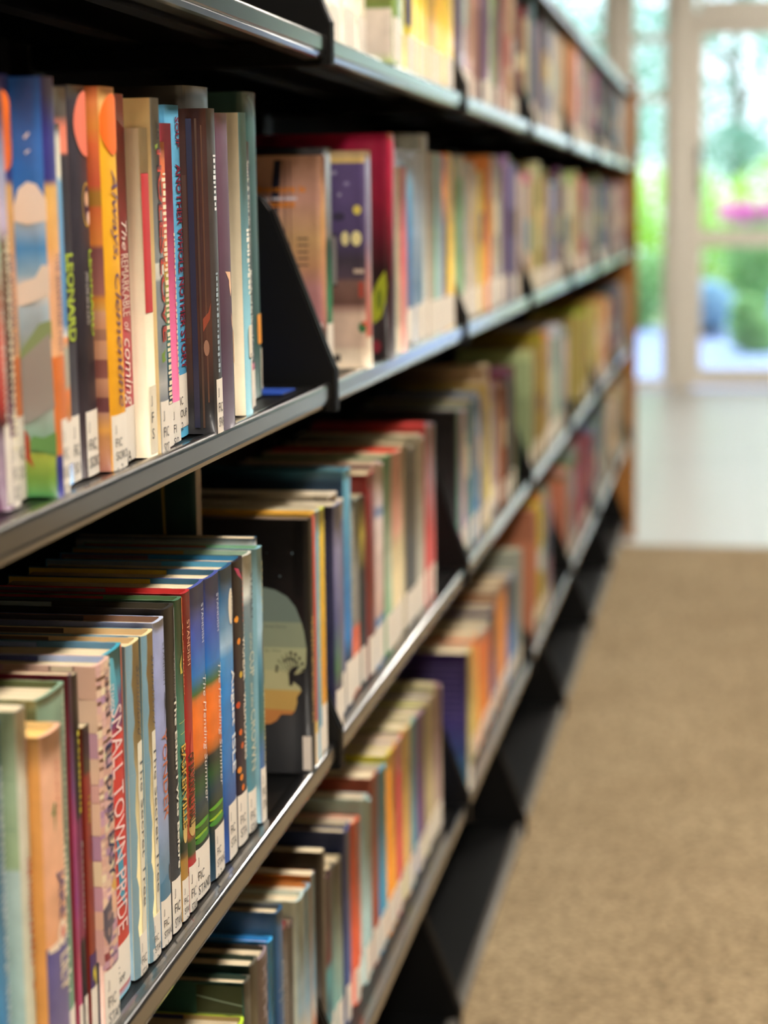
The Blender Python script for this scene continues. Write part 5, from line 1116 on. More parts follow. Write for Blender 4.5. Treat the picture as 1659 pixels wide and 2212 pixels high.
('far', 0, 'A', 4, 5.3160, 0.0300, 0.204, -0.0248, 0, 181, 163, 145),
('far', 0, 'A', 4, 5.3466, 0.0180, 0.191, -0.0191, 0, 153, 108, 132),
('far', 0, 'A', 4, 5.3652, 0.0220, 0.212, -0.0141, 0, 133, 116, 133),
('far', 0, 'A', 5, 5.4472, 0.0340, 0.196, -0.0168, 0, 136, 75, 100),
('far', 0, 'A', 5, 5.4818, 0.0140, 0.190, -0.0147, 0, 125, 65, 104),
('far', 0, 'A', 5, 5.4964, 0.0260, 0.198, -0.0231, 0, 160, 134, 143),
('far', 0, 'A', 5, 5.5230, 0.0220, 0.209, -0.0126, 0, 139, 76, 102),
('far', 0, 'A', 5, 5.5456, 0.0140, 0.216, -0.0213, 0, 105, 70, 92),
('far', 0, 'A', 5, 5.5602, 0.0260, 0.232, -0.0122, 0, 51, 54, 43),
('far', 0, 'A', 5, 5.5868, 0.0140, 0.230, -0.0249, 0, 149, 108, 123),
('far', 0, 'A', 5, 5.6014, 0.0340, 0.203, -0.0176, 0, 107, 72, 77),
('far', 0, 'A', 5, 5.6360, 0.0340, 0.211, -0.0154, 0, 67, 44, 72),
('far', 0, 'A', 5, 5.6706, 0.0340, 0.202, -0.0155, 0, 74, 40, 61),
('far', 0, 'A', 5, 5.7052, 0.0220, 0.219, -0.0178, 0, 73, 63, 68),
('far', 0, 'A', 5, 5.7278, 0.0140, 0.204, -0.0229, 0, 57, 36, 56),
('far', 0, 'A', 5, 5.7424, 0.0180, 0.187, -0.0231, 0, 55, 51, 77),
('far', 0, 'A', 5, 5.7610, 0.0260, 0.215, -0.0180, 0, 95, 77, 90),
('far', 0, 'A', 5, 5.7876, 0.0220, 0.205, -0.0133, 0, 73, 95, 78),
('far', 0, 'A', 5, 5.8102, 0.0340, 0.225, -0.0238, 0, 74, 84, 85),
('far', 0, 'A', 5, 5.8448, 0.0220, 0.203, -0.0132, 0, 64, 74, 67),
('far', 0, 'A', 5, 5.8674, 0.0260, 0.197, -0.0130, 0, 87, 33, 108),
('far', 0, 'A', 5, 5.8940, 0.0260, 0.204, -0.0241, 0, 99, 47, 75),
('far', 0, 'A', 5, 5.9206, 0.0260, 0.207, -0.0240, 0, 96, 73, 75),
('far', 0, 'A', 5, 5.9472, 0.0220, 0.221, -0.0119, 0, 75, 50, 58),
('far', 0, 'A', 5, 5.9698, 0.0340, 0.206, -0.0174, 0, 96, 76, 66),
('far', 0, 'A', 5, 6.0044, 0.0180, 0.214, -0.0127, 0, 107, 105, 104),
('far', 0, 'A', 5, 6.0230, 0.0140, 0.193, -0.0230, 0, 95, 54, 100),
('far', 0, 'A', 5, 6.0376, 0.0300, 0.207, -0.0161, 0, 80, 79, 80),
('far', 0, 'A', 5, 6.0682, 0.0300, 0.201, -0.0222, 0, 74, 70, 70),
('far', 0, 'A', 5, 6.0988, 0.0180, 0.205, -0.0160, 0, 77, 59, 60),
('far', 0, 'A', 5, 6.1174, 0.0220, 0.208, -0.0162, 0, 76, 74, 67),
('far', 0, 'A', 5, 6.1400, 0.0300, 0.197, -0.0167, 0, 96, 75, 57),
('far', 0, 'A', 5, 6.1706, 0.0180, 0.230, -0.0177, 0, 99, 74, 76),
('far', 0, 'A', 5, 6.1892, 0.0340, 0.199, -0.0245, 0, 96, 104, 97),
('far', 0, 'A', 5, 6.2238, 0.0260, 0.191, -0.0202, 0, 72, 47, 41),
('far', 0, 'A', 5, 6.2504, 0.0180, 0.198, -0.0169, 0, 72, 80, 68),
('far', 0, 'A', 5, 6.2690, 0.0140, 0.208, -0.0147, 0, 128, 101, 87),
('far', 0, 'A', 5, 6.2836, 0.0140, 0.201, -0.0196, 0, 113, 87, 58),
('far', 0, 'A', 6, 6.3616, 0.0300, 0.194, -0.0207, 0, 99, 79, 56),
('far', 0, 'A', 6, 6.3922, 0.0340, 0.238, -0.0148, 0, 76, 88, 76),
('far', 0, 'A', 6, 6.4268, 0.0180, 0.213, -0.0186, 0, 96, 100, 94),
('far', 0, 'A', 6, 6.4454, 0.0340, 0.187, -0.0143, 0, 93, 87, 128),
('far', 0, 'A', 6, 6.4800, 0.0260, 0.203, -0.0111, 0, 147, 166, 181),
('far', 0, 'A', 6, 6.5066, 0.0140, 0.202, -0.0226, 0, 118, 126, 74),
('far', 0, 'A', 6, 6.5212, 0.0140, 0.219, -0.0125, 0, 143, 131, 165),
('far', 0, 'A', 6, 6.5358, 0.0140, 0.196, -0.0212, 0, 108, 86, 95),
('far', 0, 'A', 6, 6.5504, 0.0260, 0.210, -0.0139, 0, 93, 139, 127),
('far', 0, 'A', 6, 6.5770, 0.0260, 0.210, -0.0147, 0, 153, 161, 197),
('far', 0, 'A', 6, 6.6036, 0.0180, 0.174, -0.0199, 0, 103, 132, 151),
('far', 0, 'A', 6, 6.6222, 0.0140, 0.196, -0.0174, 0, 76, 80, 125),
('far', 0, 'A', 6, 6.6368, 0.0340, 0.180, -0.0121, 0, 129, 158, 166),
('far', 0, 'A', 6, 6.6714, 0.0260, 0.180, -0.0213, 0, 122, 119, 126),
('far', 0, 'A', 6, 6.6980, 0.0140, 0.215, -0.0218, 0, 123, 132, 157),
('far', 0, 'A', 6, 6.7126, 0.0340, 0.203, -0.0158, 0, 139, 158, 165),
('far', 0, 'A', 6, 6.7472, 0.0340, 0.201, -0.0155, 0, 115, 110, 124),
('far', 0, 'A', 6, 6.7818, 0.0340, 0.178, -0.0238, 0, 123, 156, 147),
('far', 0, 'A', 6, 6.8164, 0.0340, 0.194, -0.0178, 0, 122, 163, 175),
('far', 0, 'A', 6, 6.8510, 0.0260, 0.187, -0.0237, 0, 158, 184, 188),
('far', 0, 'A', 6, 6.8776, 0.0140, 0.192, -0.0134, 0, 219, 188, 154),
('far', 0, 'A', 6, 6.8922, 0.0300, 0.203, -0.0218, 0, 126, 152, 144),
('far', 0, 'A', 6, 6.9228, 0.0300, 0.204, -0.0126, 0, 197, 169, 146),
('far', 0, 'A', 6, 6.9534, 0.0140, 0.213, -0.0189, 0, 139, 128, 132),
('far', 0, 'A', 6, 6.9680, 0.0340, 0.217, -0.0207, 0, 90, 144, 142),
('far', 0, 'A', 6, 7.0026, 0.0220, 0.238, -0.0162, 0, 184, 180, 153),
('far', 0, 'A', 6, 7.0252, 0.0300, 0.222, -0.0171, 0, 148, 144, 120),
('far', 0, 'A', 6, 7.0558, 0.0220, 0.217, -0.0131, 0, 186, 156, 143),
('far', 0, 'A', 6, 7.0784, 0.0260, 0.200, -0.0130, 0, 202, 171, 143),
('far', 0, 'A', 6, 7.1050, 0.0220, 0.207, -0.0225, 0, 162, 159, 154),
('far', 0, 'A', 6, 7.1276, 0.0300, 0.229, -0.0186, 0, 204, 180, 162),
('far', 0, 'A', 6, 7.1582, 0.0260, 0.203, -0.0127, 0, 155, 144, 126),
('far', 0, 'A', 6, 7.1848, 0.0140, 0.215, -0.0244, 0, 179, 158, 137),
('far', 0, 'A', 6, 7.1994, 0.0220, 0.238, -0.0140, 0, 193, 179, 170),
('far', 0, 'B', 2, 2.7040, 0.0340, 0.211, -0.0235, 0, 118, 159, 112),
('far', 0, 'B', 2, 2.7386, 0.0220, 0.214, -0.0192, 0, 141, 172, 135),
('far', 0, 'B', 2, 2.7612, 0.0260, 0.193, -0.0131, 0, 126, 162, 122),
('far', 0, 'B', 2, 2.7878, 0.0260, 0.224, -0.0157, 0, 173, 165, 147),
('far', 0, 'B', 2, 2.8144, 0.0220, 0.182, -0.0198, 0, 118, 115, 82),
('far', 0, 'B', 2, 2.8370, 0.0220, 0.205, -0.0177, 0, 172, 149, 128),
('far', 0, 'B', 2, 2.8596, 0.0300, 0.217, -0.0168, 0, 169, 170, 162),
('far', 0, 'B', 2, 2.8902, 0.0340, 0.217, -0.0159, 0, 207, 179, 136),
('far', 0, 'B', 2, 2.9248, 0.0340, 0.201, -0.0167, 0, 162, 138, 119),
('far', 0, 'B', 2, 2.9594, 0.0300, 0.206, -0.0185, 0, 159, 161, 86),
('far', 0, 'B', 2, 2.9900, 0.0220, 0.208, -0.0248, 0, 210, 152, 151),
('far', 0, 'B', 2, 3.0126, 0.0300, 0.207, -0.0165, 0, 209, 178, 78),
('far', 0, 'B', 2, 3.0432, 0.0260, 0.196, -0.0225, 0, 237, 192, 125),
('far', 0, 'B', 2, 3.0698, 0.0220, 0.200, -0.0239, 0, 237, 210, 107),
('far', 0, 'B', 2, 3.0924, 0.0260, 0.232, -0.0137, 0, 198, 121, 64),
('far', 0, 'B', 2, 3.1190, 0.0260, 0.232, -0.0119, 0, 180, 178, 164),
('far', 0, 'B', 2, 3.1456, 0.0300, 0.202, -0.0154, 0, 131, 125, 93),
('far', 0, 'B', 2, 3.1762, 0.0340, 0.230, -0.0134, 0, 136, 108, 99),
('far', 0, 'B', 2, 3.2108, 0.0260, 0.232, -0.0181, 0, 135, 124, 140),
('far', 0, 'B', 2, 3.2374, 0.0260, 0.212, -0.0162, 0, 182, 185, 166),
('far', 0, 'B', 2, 3.2640, 0.0260, 0.222, -0.0174, 0, 166, 149, 148),
('far', 0, 'B', 2, 3.2906, 0.0340, 0.215, -0.0230, 0, 177, 154, 147),
('far', 0, 'B', 2, 3.3252, 0.0140, 0.218, -0.0203, 0, 40, 31, 49),
('far', 0, 'B', 2, 3.3398, 0.0340, 0.220, -0.0219, 0, 104, 91, 121),
('far', 0, 'B', 2, 3.3744, 0.0140, 0.238, -0.0180, 0, 121, 93, 128),
('far', 0, 'B', 2, 3.3890, 0.0340, 0.203, -0.0216, 0, 41, 58, 76),
('far', 0, 'B', 2, 3.4236, 0.0140, 0.224, -0.0206, 0, 119, 102, 135),
('far', 0, 'B', 2, 3.4382, 0.0180, 0.225, -0.0111, 0, 100, 107, 137),
('far', 0, 'B', 2, 3.4568, 0.0140, 0.217, -0.0236, 0, 157, 127, 143),
('far', 0, 'B', 2, 3.4714, 0.0180, 0.238, -0.0244, 0, 92, 125, 87),
('far', 0, 'B', 2, 3.4900, 0.0140, 0.191, -0.0249, 0, 71, 62, 58),
('far', 0, 'B', 2, 3.5046, 0.0300, 0.209, -0.0129, 0, 201, 172, 154),
('far', 0, 'B', 2, 3.5352, 0.0140, 0.172, -0.0207, 0, 120, 105, 111),
('far', 0, 'B', 3, 3.6184, 0.0300, 0.201, -0.0223, 0, 155, 154, 138),
('far', 0, 'B', 3, 3.6490, 0.0260, 0.211, -0.0249, 0, 167, 138, 145),
('far', 0, 'B', 3, 3.6756, 0.0180, 0.198, -0.0218, 0, 136, 125, 97),
('far', 0, 'B', 3, 3.6942, 0.0260, 0.197, -0.0244, 0, 184, 191, 167),
('far', 0, 'B', 3, 3.7208, 0.0300, 0.196, -0.0229, 0, 181, 179, 194),
('far', 0, 'B', 3, 3.7514, 0.0340, 0.197, -0.0181, 0, 221, 193, 157),
('far', 0, 'B', 3, 3.7860, 0.0260, 0.219, -0.0208, 0, 179, 122, 134),
('far', 0, 'B', 3, 3.8126, 0.0220, 0.203, -0.0158, 0, 171, 141, 76),
('far', 0, 'B', 3, 3.8352, 0.0180, 0.198, -0.0131, 0, 154, 175, 111),
('far', 0, 'B', 3, 3.8538, 0.0340, 0.238, -0.0119, 0, 166, 164, 124),
('far', 0, 'B', 3, 3.8884, 0.0300, 0.188, -0.0164, 0, 172, 163, 104),
('far', 0, 'B', 3, 3.9190, 0.0220, 0.210, -0.0117, 0, 162, 131, 59),
('far', 0, 'B', 3, 3.9416, 0.0180, 0.230, -0.0218, 0, 135, 128, 35),
('far', 0, 'B', 3, 3.9602, 0.0140, 0.209, -0.0208, 0, 140, 120, 60),
('far', 0, 'B', 3, 3.9748, 0.0260, 0.216, -0.0189, 0, 99, 93, 51),
('far', 0, 'B', 3, 4.0014, 0.0260, 0.200, -0.0144, 0, 145, 125, 57),
('far', 0, 'B', 3, 4.0280, 0.0140, 0.179, -0.0129, 0, 158, 119, 51),
('far', 0, 'B', 3, 4.0426, 0.0180, 0.205, -0.0153, 0, 178, 134, 90),
('far', 0, 'B', 3, 4.0612, 0.0180, 0.213, -0.0231, 0, 155, 115, 72),
('far', 0, 'B', 3, 4.0798, 0.0220, 0.220, -0.0158, 0, 136, 114, 67),
('far', 0, 'B', 3, 4.1024, 0.0140, 0.219, -0.0238, 0, 194, 162, 119),
('far', 0, 'B', 3, 4.1170, 0.0140, 0.228, -0.0184, 0, 155, 167, 113),
('far', 0, 'B', 3, 4.1316, 0.0300, 0.202, -0.0140, 0, 127, 126, 152),
('far', 0, 'B', 3, 4.1622, 0.0220, 0.205, -0.0232, 0, 145, 134, 90),
('far', 0, 'B', 3, 4.1848, 0.0140, 0.198, -0.0220, 0, 133, 126, 138),
('far', 0, 'B', 3, 4.1994, 0.0340, 0.191, -0.0218, 0, 124, 125, 145),
('far', 0, 'B', 3, 4.2340, 0.0300, 0.195, -0.0182, 0, 169, 173, 192),
('far', 0, 'B', 3, 4.2646, 0.0180, 0.194, -0.0154, 0, 105, 76, 107),
('far', 0, 'B', 3, 4.2832, 0.0340, 0.200, -0.0183, 0, 66, 88, 91),
('far', 0, 'B', 3, 4.3178, 0.0340, 0.207, -0.0246, 0, 144, 185, 206),
('far', 0, 'B', 3, 4.3524, 0.0300, 0.216, -0.0187, 0, 100, 94, 92),
('far', 0, 'B', 3, 4.3830, 0.0140, 0.213, -0.0154, 0, 94, 97, 118),
('far', 0, 'B', 3, 4.3976, 0.0260, 0.215, -0.0189, 0, 99, 114, 84),
('far', 0, 'B', 3, 4.4242, 0.0340, 0.238, -0.0207, 0, 75, 28, 68),
('far', 0, 'B', 3, 4.4588, 0.0220, 0.202, -0.0116, 0, 167, 150, 136),
('far', 0, 'B', 4, 4.5328, 0.0260, 0.207, -0.0240, 0, 72, 55, 63),
('far', 0, 'B', 4, 4.5594, 0.0300, 0.218, -0.0241, 0, 185, 147, 152),
('far', 0, 'B', 4, 4.5900, 0.0300, 0.191, -0.0125, 0, 177, 171, 151),
('far', 0, 'B', 4, 4.6206, 0.0140, 0.196, -0.0151, 0, 193, 157, 142),
('far', 0, 'B', 4, 4.6352, 0.0180, 0.232, -0.0126, 0, 145, 164, 110),
('far', 0, 'B', 4, 4.6538, 0.0300, 0.209, -0.0183, 0, 183, 155, 108),
('far', 0, 'B', 4, 4.6844, 0.0180, 0.224, -0.0202, 0, 191, 122, 128),
('far', 0, 'B', 4, 4.7030, 0.0340, 0.212, -0.0153, 0, 196, 190, 159),
('far', 0, 'B', 4, 4.7376, 0.0300, 0.223, -0.0173, 0, 156, 203, 124),
('far', 0, 'B', 4, 4.7682, 0.0140, 0.206, -0.0177, 0, 229, 166, 170),
('far', 0, 'B', 4, 4.7828, 0.0260, 0.202, -0.0141, 0, 189, 175, 117),
('far', 0, 'B', 4, 4.8094, 0.0340, 0.238, -0.0126, 0, 155, 153, 97),
('far', 0, 'B', 4, 4.8440, 0.0140, 0.219, -0.0150, 0, 154, 115, 111),
('far', 0, 'B', 4, 4.8586, 0.0140, 0.210, -0.0110, 0, 171, 132, 98),
('far', 0, 'B', 4, 4.8732, 0.0340, 0.200, -0.0168, 0, 196, 164, 160),
('far', 0, 'B', 4, 4.9078, 0.0140, 0.195, -0.0199, 0, 197, 202, 140),
('far', 0, 'B', 4, 4.9224, 0.0340, 0.197, -0.0239, 0, 175, 168, 116),
('far', 0, 'B', 4, 4.9570, 0.0300, 0.203, -0.0127, 0, 116, 50, 28),
('far', 0, 'B', 4, 4.9876, 0.0260, 0.224, -0.0216, 0, 181, 180, 136),
('far', 0, 'B', 4, 5.0142, 0.0180, 0.206, -0.0179, 0, 178, 76, 107),
('far', 0, 'B', 4, 5.0328, 0.0140, 0.221, -0.0179, 0, 156, 53, 53),
('far', 0, 'B', 4, 5.0474, 0.0300, 0.227, -0.0165, 0, 205, 105, 106),
('far', 0, 'B', 4, 5.0780, 0.0260, 0.206, -0.0133, 0, 161, 57, 63),
('far', 0, 'B', 4, 5.1046, 0.0220, 0.225, -0.0228, 0, 157, 74, 116),
('far', 0, 'B', 4, 5.1272, 0.0220, 0.228, -0.0216, 0, 165, 79, 81),
('far', 0, 'B', 4, 5.1498, 0.0260, 0.199, -0.0161, 0, 80, 17, 40),
('far', 0, 'B', 4, 5.1764, 0.0300, 0.227, -0.0223, 0, 171, 83, 82),
('far', 0, 'B', 4, 5.2070, 0.0300, 0.207, -0.0164, 0, 158, 100, 98),
('far', 0, 'B', 4, 5.2376, 0.0260, 0.194, -0.0121, 0, 158, 159, 135),
('far', 0, 'B', 4, 5.2642, 0.0340, 0.213, -0.0120, 0, 131, 139, 132),
('far', 0, 'B', 4, 5.2988, 0.0140, 0.196, -0.0119, 0, 157, 117, 137),
('far', 0, 'B', 4, 5.3134, 0.0180, 0.219, -0.0120, 0, 102, 81, 92),
('far', 0, 'B', 4, 5.3320, 0.0180, 0.197, -0.0184, 0, 116, 97, 87),
('far', 0, 'B', 4, 5.3506, 0.0220, 0.193, -0.0121, 0, 97, 89, 106),
('far', 0, 'B', 4, 5.3732, 0.0300, 0.215, -0.0162, 0, 147, 102, 114),
('far', 0, 'B', 5, 5.4472, 0.0180, 0.212, -0.0121, 0, 161, 123, 106),
('far', 0, 'B', 5, 5.4658, 0.0180, 0.218, -0.0175, 0, 105, 94, 84),
('far', 0, 'B', 5, 5.4844, 0.0220, 0.214, -0.0223, 0, 99, 96, 110),
('far', 0, 'B', 5, 5.5070, 0.0220, 0.206, -0.0232, 0, 143, 130, 157),
('far', 0, 'B', 5, 5.5296, 0.0180, 0.202, -0.0216, 0, 147, 142, 135),
('far', 0, 'B', 5, 5.5482, 0.0300, 0.212, -0.0179, 0, 117, 128, 120),
('far', 0, 'B', 5, 5.5788, 0.0300, 0.217, -0.0203, 0, 106, 71, 92),
('far', 0, 'B', 5, 5.6094, 0.0180, 0.196, -0.0178, 0, 125, 142, 107),
('far', 0, 'B', 5, 5.6280, 0.0140, 0.238, -0.0128, 0, 117, 133, 96),
('far', 0, 'B', 5, 5.6426, 0.0300, 0.213, -0.0167, 0, 137, 132, 164),
('far', 0, 'B', 5, 5.6732, 0.0180, 0.211, -0.0222, 0, 99, 78, 89),
('far', 0, 'B', 5, 5.6918, 0.0180, 0.200, -0.0142, 0, 79, 103, 61),
('far', 0, 'B', 5, 5.7104, 0.0140, 0.214, -0.0188, 0, 156, 78, 107),
('far', 0, 'B', 5, 5.7250, 0.0260, 0.216, -0.0151, 0, 90, 69, 79),
('far', 0, 'B', 5, 5.7516, 0.0300, 0.214, -0.0116, 0, 94, 104, 150),
('far', 0, 'B', 5, 5.7822, 0.0300, 0.207, -0.0135, 0, 62, 52, 73),
('far', 0, 'B', 5, 5.8128, 0.0180, 0.181, -0.0246, 0, 59, 60, 47),
('far', 0, 'B', 5, 5.8314, 0.0260, 0.194, -0.0207, 0, 126, 119, 116),
('far', 0, 'B', 5, 5.8580, 0.0180, 0.207, -0.0181, 0, 121, 146, 139),
('far', 0, 'B', 5, 5.8766, 0.0140, 0.196, -0.0201, 0, 152, 118, 109),
('far', 0, 'B', 5, 5.8912, 0.0260, 0.212, -0.0158, 0, 70, 75, 84),
('far', 0, 'B', 5, 5.9178, 0.0140, 0.221, -0.0143, 0, 69, 91, 124),
('far', 0, 'B', 5, 5.9324, 0.0180, 0.196, -0.0161, 0, 120, 114, 135),
('far', 0, 'B', 5, 5.9510, 0.0220, 0.191, -0.0249, 0, 105, 96, 104),
('far', 0, 'B', 5, 5.9736, 0.0300, 0.229, -0.0124, 0, 93, 91, 96),
('far', 0, 'B', 5, 6.0042, 0.0260, 0.204, -0.0121, 0, 117, 90, 127),
('far', 0, 'B', 5, 6.0308, 0.0140, 0.225, -0.0247, 0, 119, 135, 152),
('far', 0, 'B', 5, 6.0454, 0.0220, 0.208, -0.0242, 0, 119, 115, 107),
('far', 0, 'B', 5, 6.0680, 0.0180, 0.197, -0.0121, 0, 100, 120, 143),
('far', 0, 'B', 5, 6.0866, 0.0260, 0.202, -0.0119, 0, 126, 109, 140),
('far', 0, 'B', 5, 6.1132, 0.0300, 0.207, -0.0192, 0, 113, 140, 135),
('far', 0, 'B', 5, 6.1438, 0.0180, 0.184, -0.0137, 0, 84, 112, 98),
('far', 0, 'B', 5, 6.1624, 0.0260, 0.188, -0.0198, 0, 97, 125, 122),
('far', 0, 'B', 5, 6.1890, 0.0260, 0.227, -0.0172, 0, 114, 129, 126),
('far', 0, 'B', 5, 6.2156, 0.0220, 0.218, -0.0248, 0, 129, 98, 145),
('far', 0, 'B', 5, 6.2382, 0.0180, 0.176, -0.0234, 0, 88, 74, 114),
('far', 0, 'B', 5, 6.2568, 0.0260, 0.210, -0.0123, 0, 164, 133, 116),
('far', 0, 'B', 5, 6.2834, 0.0300, 0.200, -0.0175, 0, 85, 79, 125),
('far', 0, 'B', 6, 6.3616, 0.0140, 0.211, -0.0223, 0, 97, 91, 114),
('far', 0, 'B', 6, 6.3762, 0.0340, 0.181, -0.0129, 0, 139, 128, 98),
('far', 0, 'B', 6, 6.4108, 0.0340, 0.205, -0.0184, 0, 102, 79, 81),
('far', 0, 'B', 6, 6.4454, 0.0140, 0.238, -0.0245, 0, 145, 105, 114),
('far', 0, 'B', 6, 6.4600, 0.0180, 0.210, -0.0154, 0, 170, 182, 100),
('far', 0, 'B', 6, 6.4786, 0.0180, 0.197, -0.0186, 0, 195, 134, 123),
('far', 0, 'B', 6, 6.4972, 0.0340, 0.182, -0.0190, 0, 143, 128, 114),
('far', 0, 'B', 6, 6.5318, 0.0220, 0.195, -0.0177, 0, 129, 101, 104),
('far', 0, 'B', 6, 6.5544, 0.0140, 0.174, -0.0231, 0, 128, 101, 110),
('far', 0, 'B', 6, 6.5690, 0.0260, 0.210, -0.0142, 0, 181, 170, 159),
('far', 0, 'B', 6, 6.5956, 0.0140, 0.225, -0.0129, 0, 138, 98, 123),
('far', 0, 'B', 6, 6.6102, 0.0220, 0.204, -0.0210, 0, 167, 128, 98),
('far', 0, 'B', 6, 6.6328, 0.0140, 0.211, -0.0119, 0, 168, 113, 101),
('far', 0, 'B', 6, 6.6474, 0.0180, 0.199, -0.0196, 0, 186, 128, 139),
('far', 0, 'B', 6, 6.6660, 0.0140, 0.223, -0.0208, 0, 177, 142, 143),
('far', 0, 'B', 6, 6.6806, 0.0260, 0.196, -0.0239, 0, 152, 131, 120),
('far', 0, 'B', 6, 6.7072, 0.0260, 0.238, -0.0226, 0, 103, 84, 85),
('far', 0, 'B', 6, 6.7338, 0.0140, 0.209, -0.0231, 0, 135, 123, 110),
('far', 0, 'B', 6, 6.7484, 0.0260, 0.222, -0.0215, 0, 115, 93, 99),
('far', 0, 'B', 6, 6.7750, 0.0180, 0.205, -0.0230, 0, 193, 146, 175),
('far', 0, 'B', 6, 6.7936, 0.0220, 0.211, -0.0127, 0, 191, 150, 149),
('far', 0, 'B', 6, 6.8162, 0.0260, 0.194, -0.0152, 0, 136, 104, 105),
('far', 0, 'B', 6, 6.8428, 0.0340, 0.205, -0.0223, 0, 150, 129, 145),
('far', 0, 'B', 6, 6.8774, 0.0220, 0.238, -0.0233, 0, 182, 174, 161),
('far', 0, 'B', 6, 6.9000, 0.0220, 0.231, -0.0173, 0, 192, 134, 141),
('far', 0, 'B', 6, 6.9226, 0.0300, 0.205, -0.0209, 0, 203, 139, 140),
('far', 0, 'B', 6, 6.9532, 0.0300, 0.221, -0.0211, 0, 142, 135, 106),
('far', 0, 'B', 6, 6.9838, 0.0300, 0.171, -0.0222, 0, 141, 117, 110),
('far', 0, 'B', 6, 7.0144, 0.0300, 0.207, -0.0213, 0, 143, 136, 123),
('far', 0, 'B', 6, 7.0450, 0.0340, 0.213, -0.0214, 0, 131, 87, 87),
('far', 0, 'B', 6, 7.0796, 0.0140, 0.209, -0.0191, 0, 124, 88, 81),
('far', 0, 'B', 6, 7.0942, 0.0260, 0.212, -0.0219, 0, 112, 118, 120),
('far', 0, 'B', 6, 7.1208, 0.0300, 0.208, -0.0184, 0, 146, 95, 120),
('far', 0, 'B', 6, 7.1514, 0.0180, 0.238, -0.0236, 0, 142, 133, 129),
('far', 0, 'B', 6, 7.1700, 0.0220, 0.221, -0.0247, 0, 153, 121, 97),
('far', 0, 'B', 6, 7.1926, 0.0220, 0.203, -0.0243, 0, 142, 91, 106),
('far', 0, 'C', 2, 2.7350, 0.0260, 0.198, -0.0224, 0, 92, 97, 75),
('far', 0, 'C', 2, 2.7616, 0.0340, 0.203, -0.0129, 0, 162, 130, 151),
('far', 0, 'C', 2, 2.7962, 0.0300, 0.202, -0.0202, 0, 178, 174, 169),
('far', 0, 'C', 2, 2.8268, 0.0260, 0.210, -0.0153, 0, 117, 133, 116),
('far', 0, 'C', 2, 2.8534, 0.0260, 0.204, -0.0196, 0, 126, 135, 93),
('far', 0, 'C', 2, 2.8800, 0.0340, 0.206, -0.0135, 0, 47, 108, 135),
('far', 0, 'C', 2, 2.9146, 0.0340, 0.214, -0.0146, 0, 114, 131, 167),
('far', 0, 'C', 2, 2.9492, 0.0140, 0.208, -0.0125, 0, 69, 99, 139),
('far', 0, 'C', 2, 2.9638, 0.0220, 0.204, -0.0248, 0, 72, 77, 140),
('far', 0, 'C', 2, 2.9864, 0.0300, 0.194, -0.0201, 0, 99, 144, 152),
('far', 0, 'C', 2, 3.0170, 0.0220, 0.181, -0.0149, 0, 158, 140, 99),
('far', 0, 'C', 2, 3.0396, 0.0140, 0.192, -0.0188, 0, 164, 121, 99),
('far', 0, 'C', 2, 3.0542, 0.0140, 0.217, -0.0147, 0, 192, 169, 98),
('far', 0, 'C', 2, 3.0688, 0.0340, 0.185, -0.0131, 0, 210, 192, 95),
('far', 0, 'C', 2, 3.1034, 0.0300, 0.238, -0.0235, 0, 186, 160, 134),
('far', 0, 'C', 2, 3.1340, 0.0260, 0.238, -0.0236, 0, 206, 183, 135),
('far', 0, 'C', 2, 3.1606, 0.0340, 0.203, -0.0223, 0, 179, 153, 155),
('far', 0, 'C', 2, 3.1952, 0.0180, 0.186, -0.0235, 0, 130, 85, 105),
('far', 0, 'C', 2, 3.2138, 0.0180, 0.194, -0.0229, 0, 161, 136, 127),
('far', 0, 'C', 2, 3.2324, 0.0260, 0.165, -0.0236, 0, 171, 163, 132),
('far', 0, 'C', 2, 3.2590, 0.0260, 0.200, -0.0234, 0, 164, 135, 140),
('far', 0, 'C', 2, 3.2856, 0.0220, 0.193, -0.0133, 0, 128, 69, 19),
('far', 0, 'C', 2, 3.3082, 0.0300, 0.208, -0.0170, 0, 71, 17, 14),
('far', 0, 'C', 2, 3.3388, 0.0300, 0.200, -0.0117, 0, 52, 64, 65),
('far', 0, 'C', 2, 3.3694, 0.0220, 0.214, -0.0148, 0, 94, 54, 78),
('far', 0, 'C', 2, 3.3920, 0.0140, 0.165, -0.0164, 0, 78, 75, 94),
('far', 0, 'C', 2, 3.4066, 0.0220, 0.200, -0.0185, 0, 81, 43, 61),
('far', 0, 'C', 2, 3.4292, 0.0260, 0.214, -0.0133, 0, 89, 64, 44),
('far', 0, 'C', 2, 3.4558, 0.0140, 0.212, -0.0174, 0, 87, 93, 77),
('far', 0, 'C', 2, 3.4704, 0.0220, 0.179, -0.0146, 0, 52, 98, 43),
('far', 0, 'C', 2, 3.4930, 0.0180, 0.194, -0.0242, 0, 111, 100, 67),
('far', 0, 'C', 3, 3.7384, 0.0260, 0.199, -0.0132, 0, 135, 149, 108),
('far', 0, 'C', 3, 3.8250, 0.0260, 0.212, -0.0223, 0, 183, 195, 139),
('far', 0, 'C', 3, 3.8516, 0.0220, 0.218, -0.0140, 0, 131, 112, 74),
('far', 0, 'C', 3, 3.8742, 0.0300, 0.200, -0.0188, 0, 156, 114, 58),
('far', 0, 'C', 3, 3.9048, 0.0140, 0.204, -0.0150, 0, 130, 88, 32),
('far', 0, 'C', 3, 3.9194, 0.0180, 0.196, -0.0197, 0, 151, 126, 64),
('far', 0, 'C', 3, 3.9380, 0.0140, 0.189, -0.0140, 0, 161, 152, 83),
('far', 0, 'C', 3, 3.9526, 0.0220, 0.200, -0.0214, 0, 162, 139, 53),
('far', 0, 'C', 3, 3.9752, 0.0180, 0.238, -0.0153, 0, 146, 133, 40),
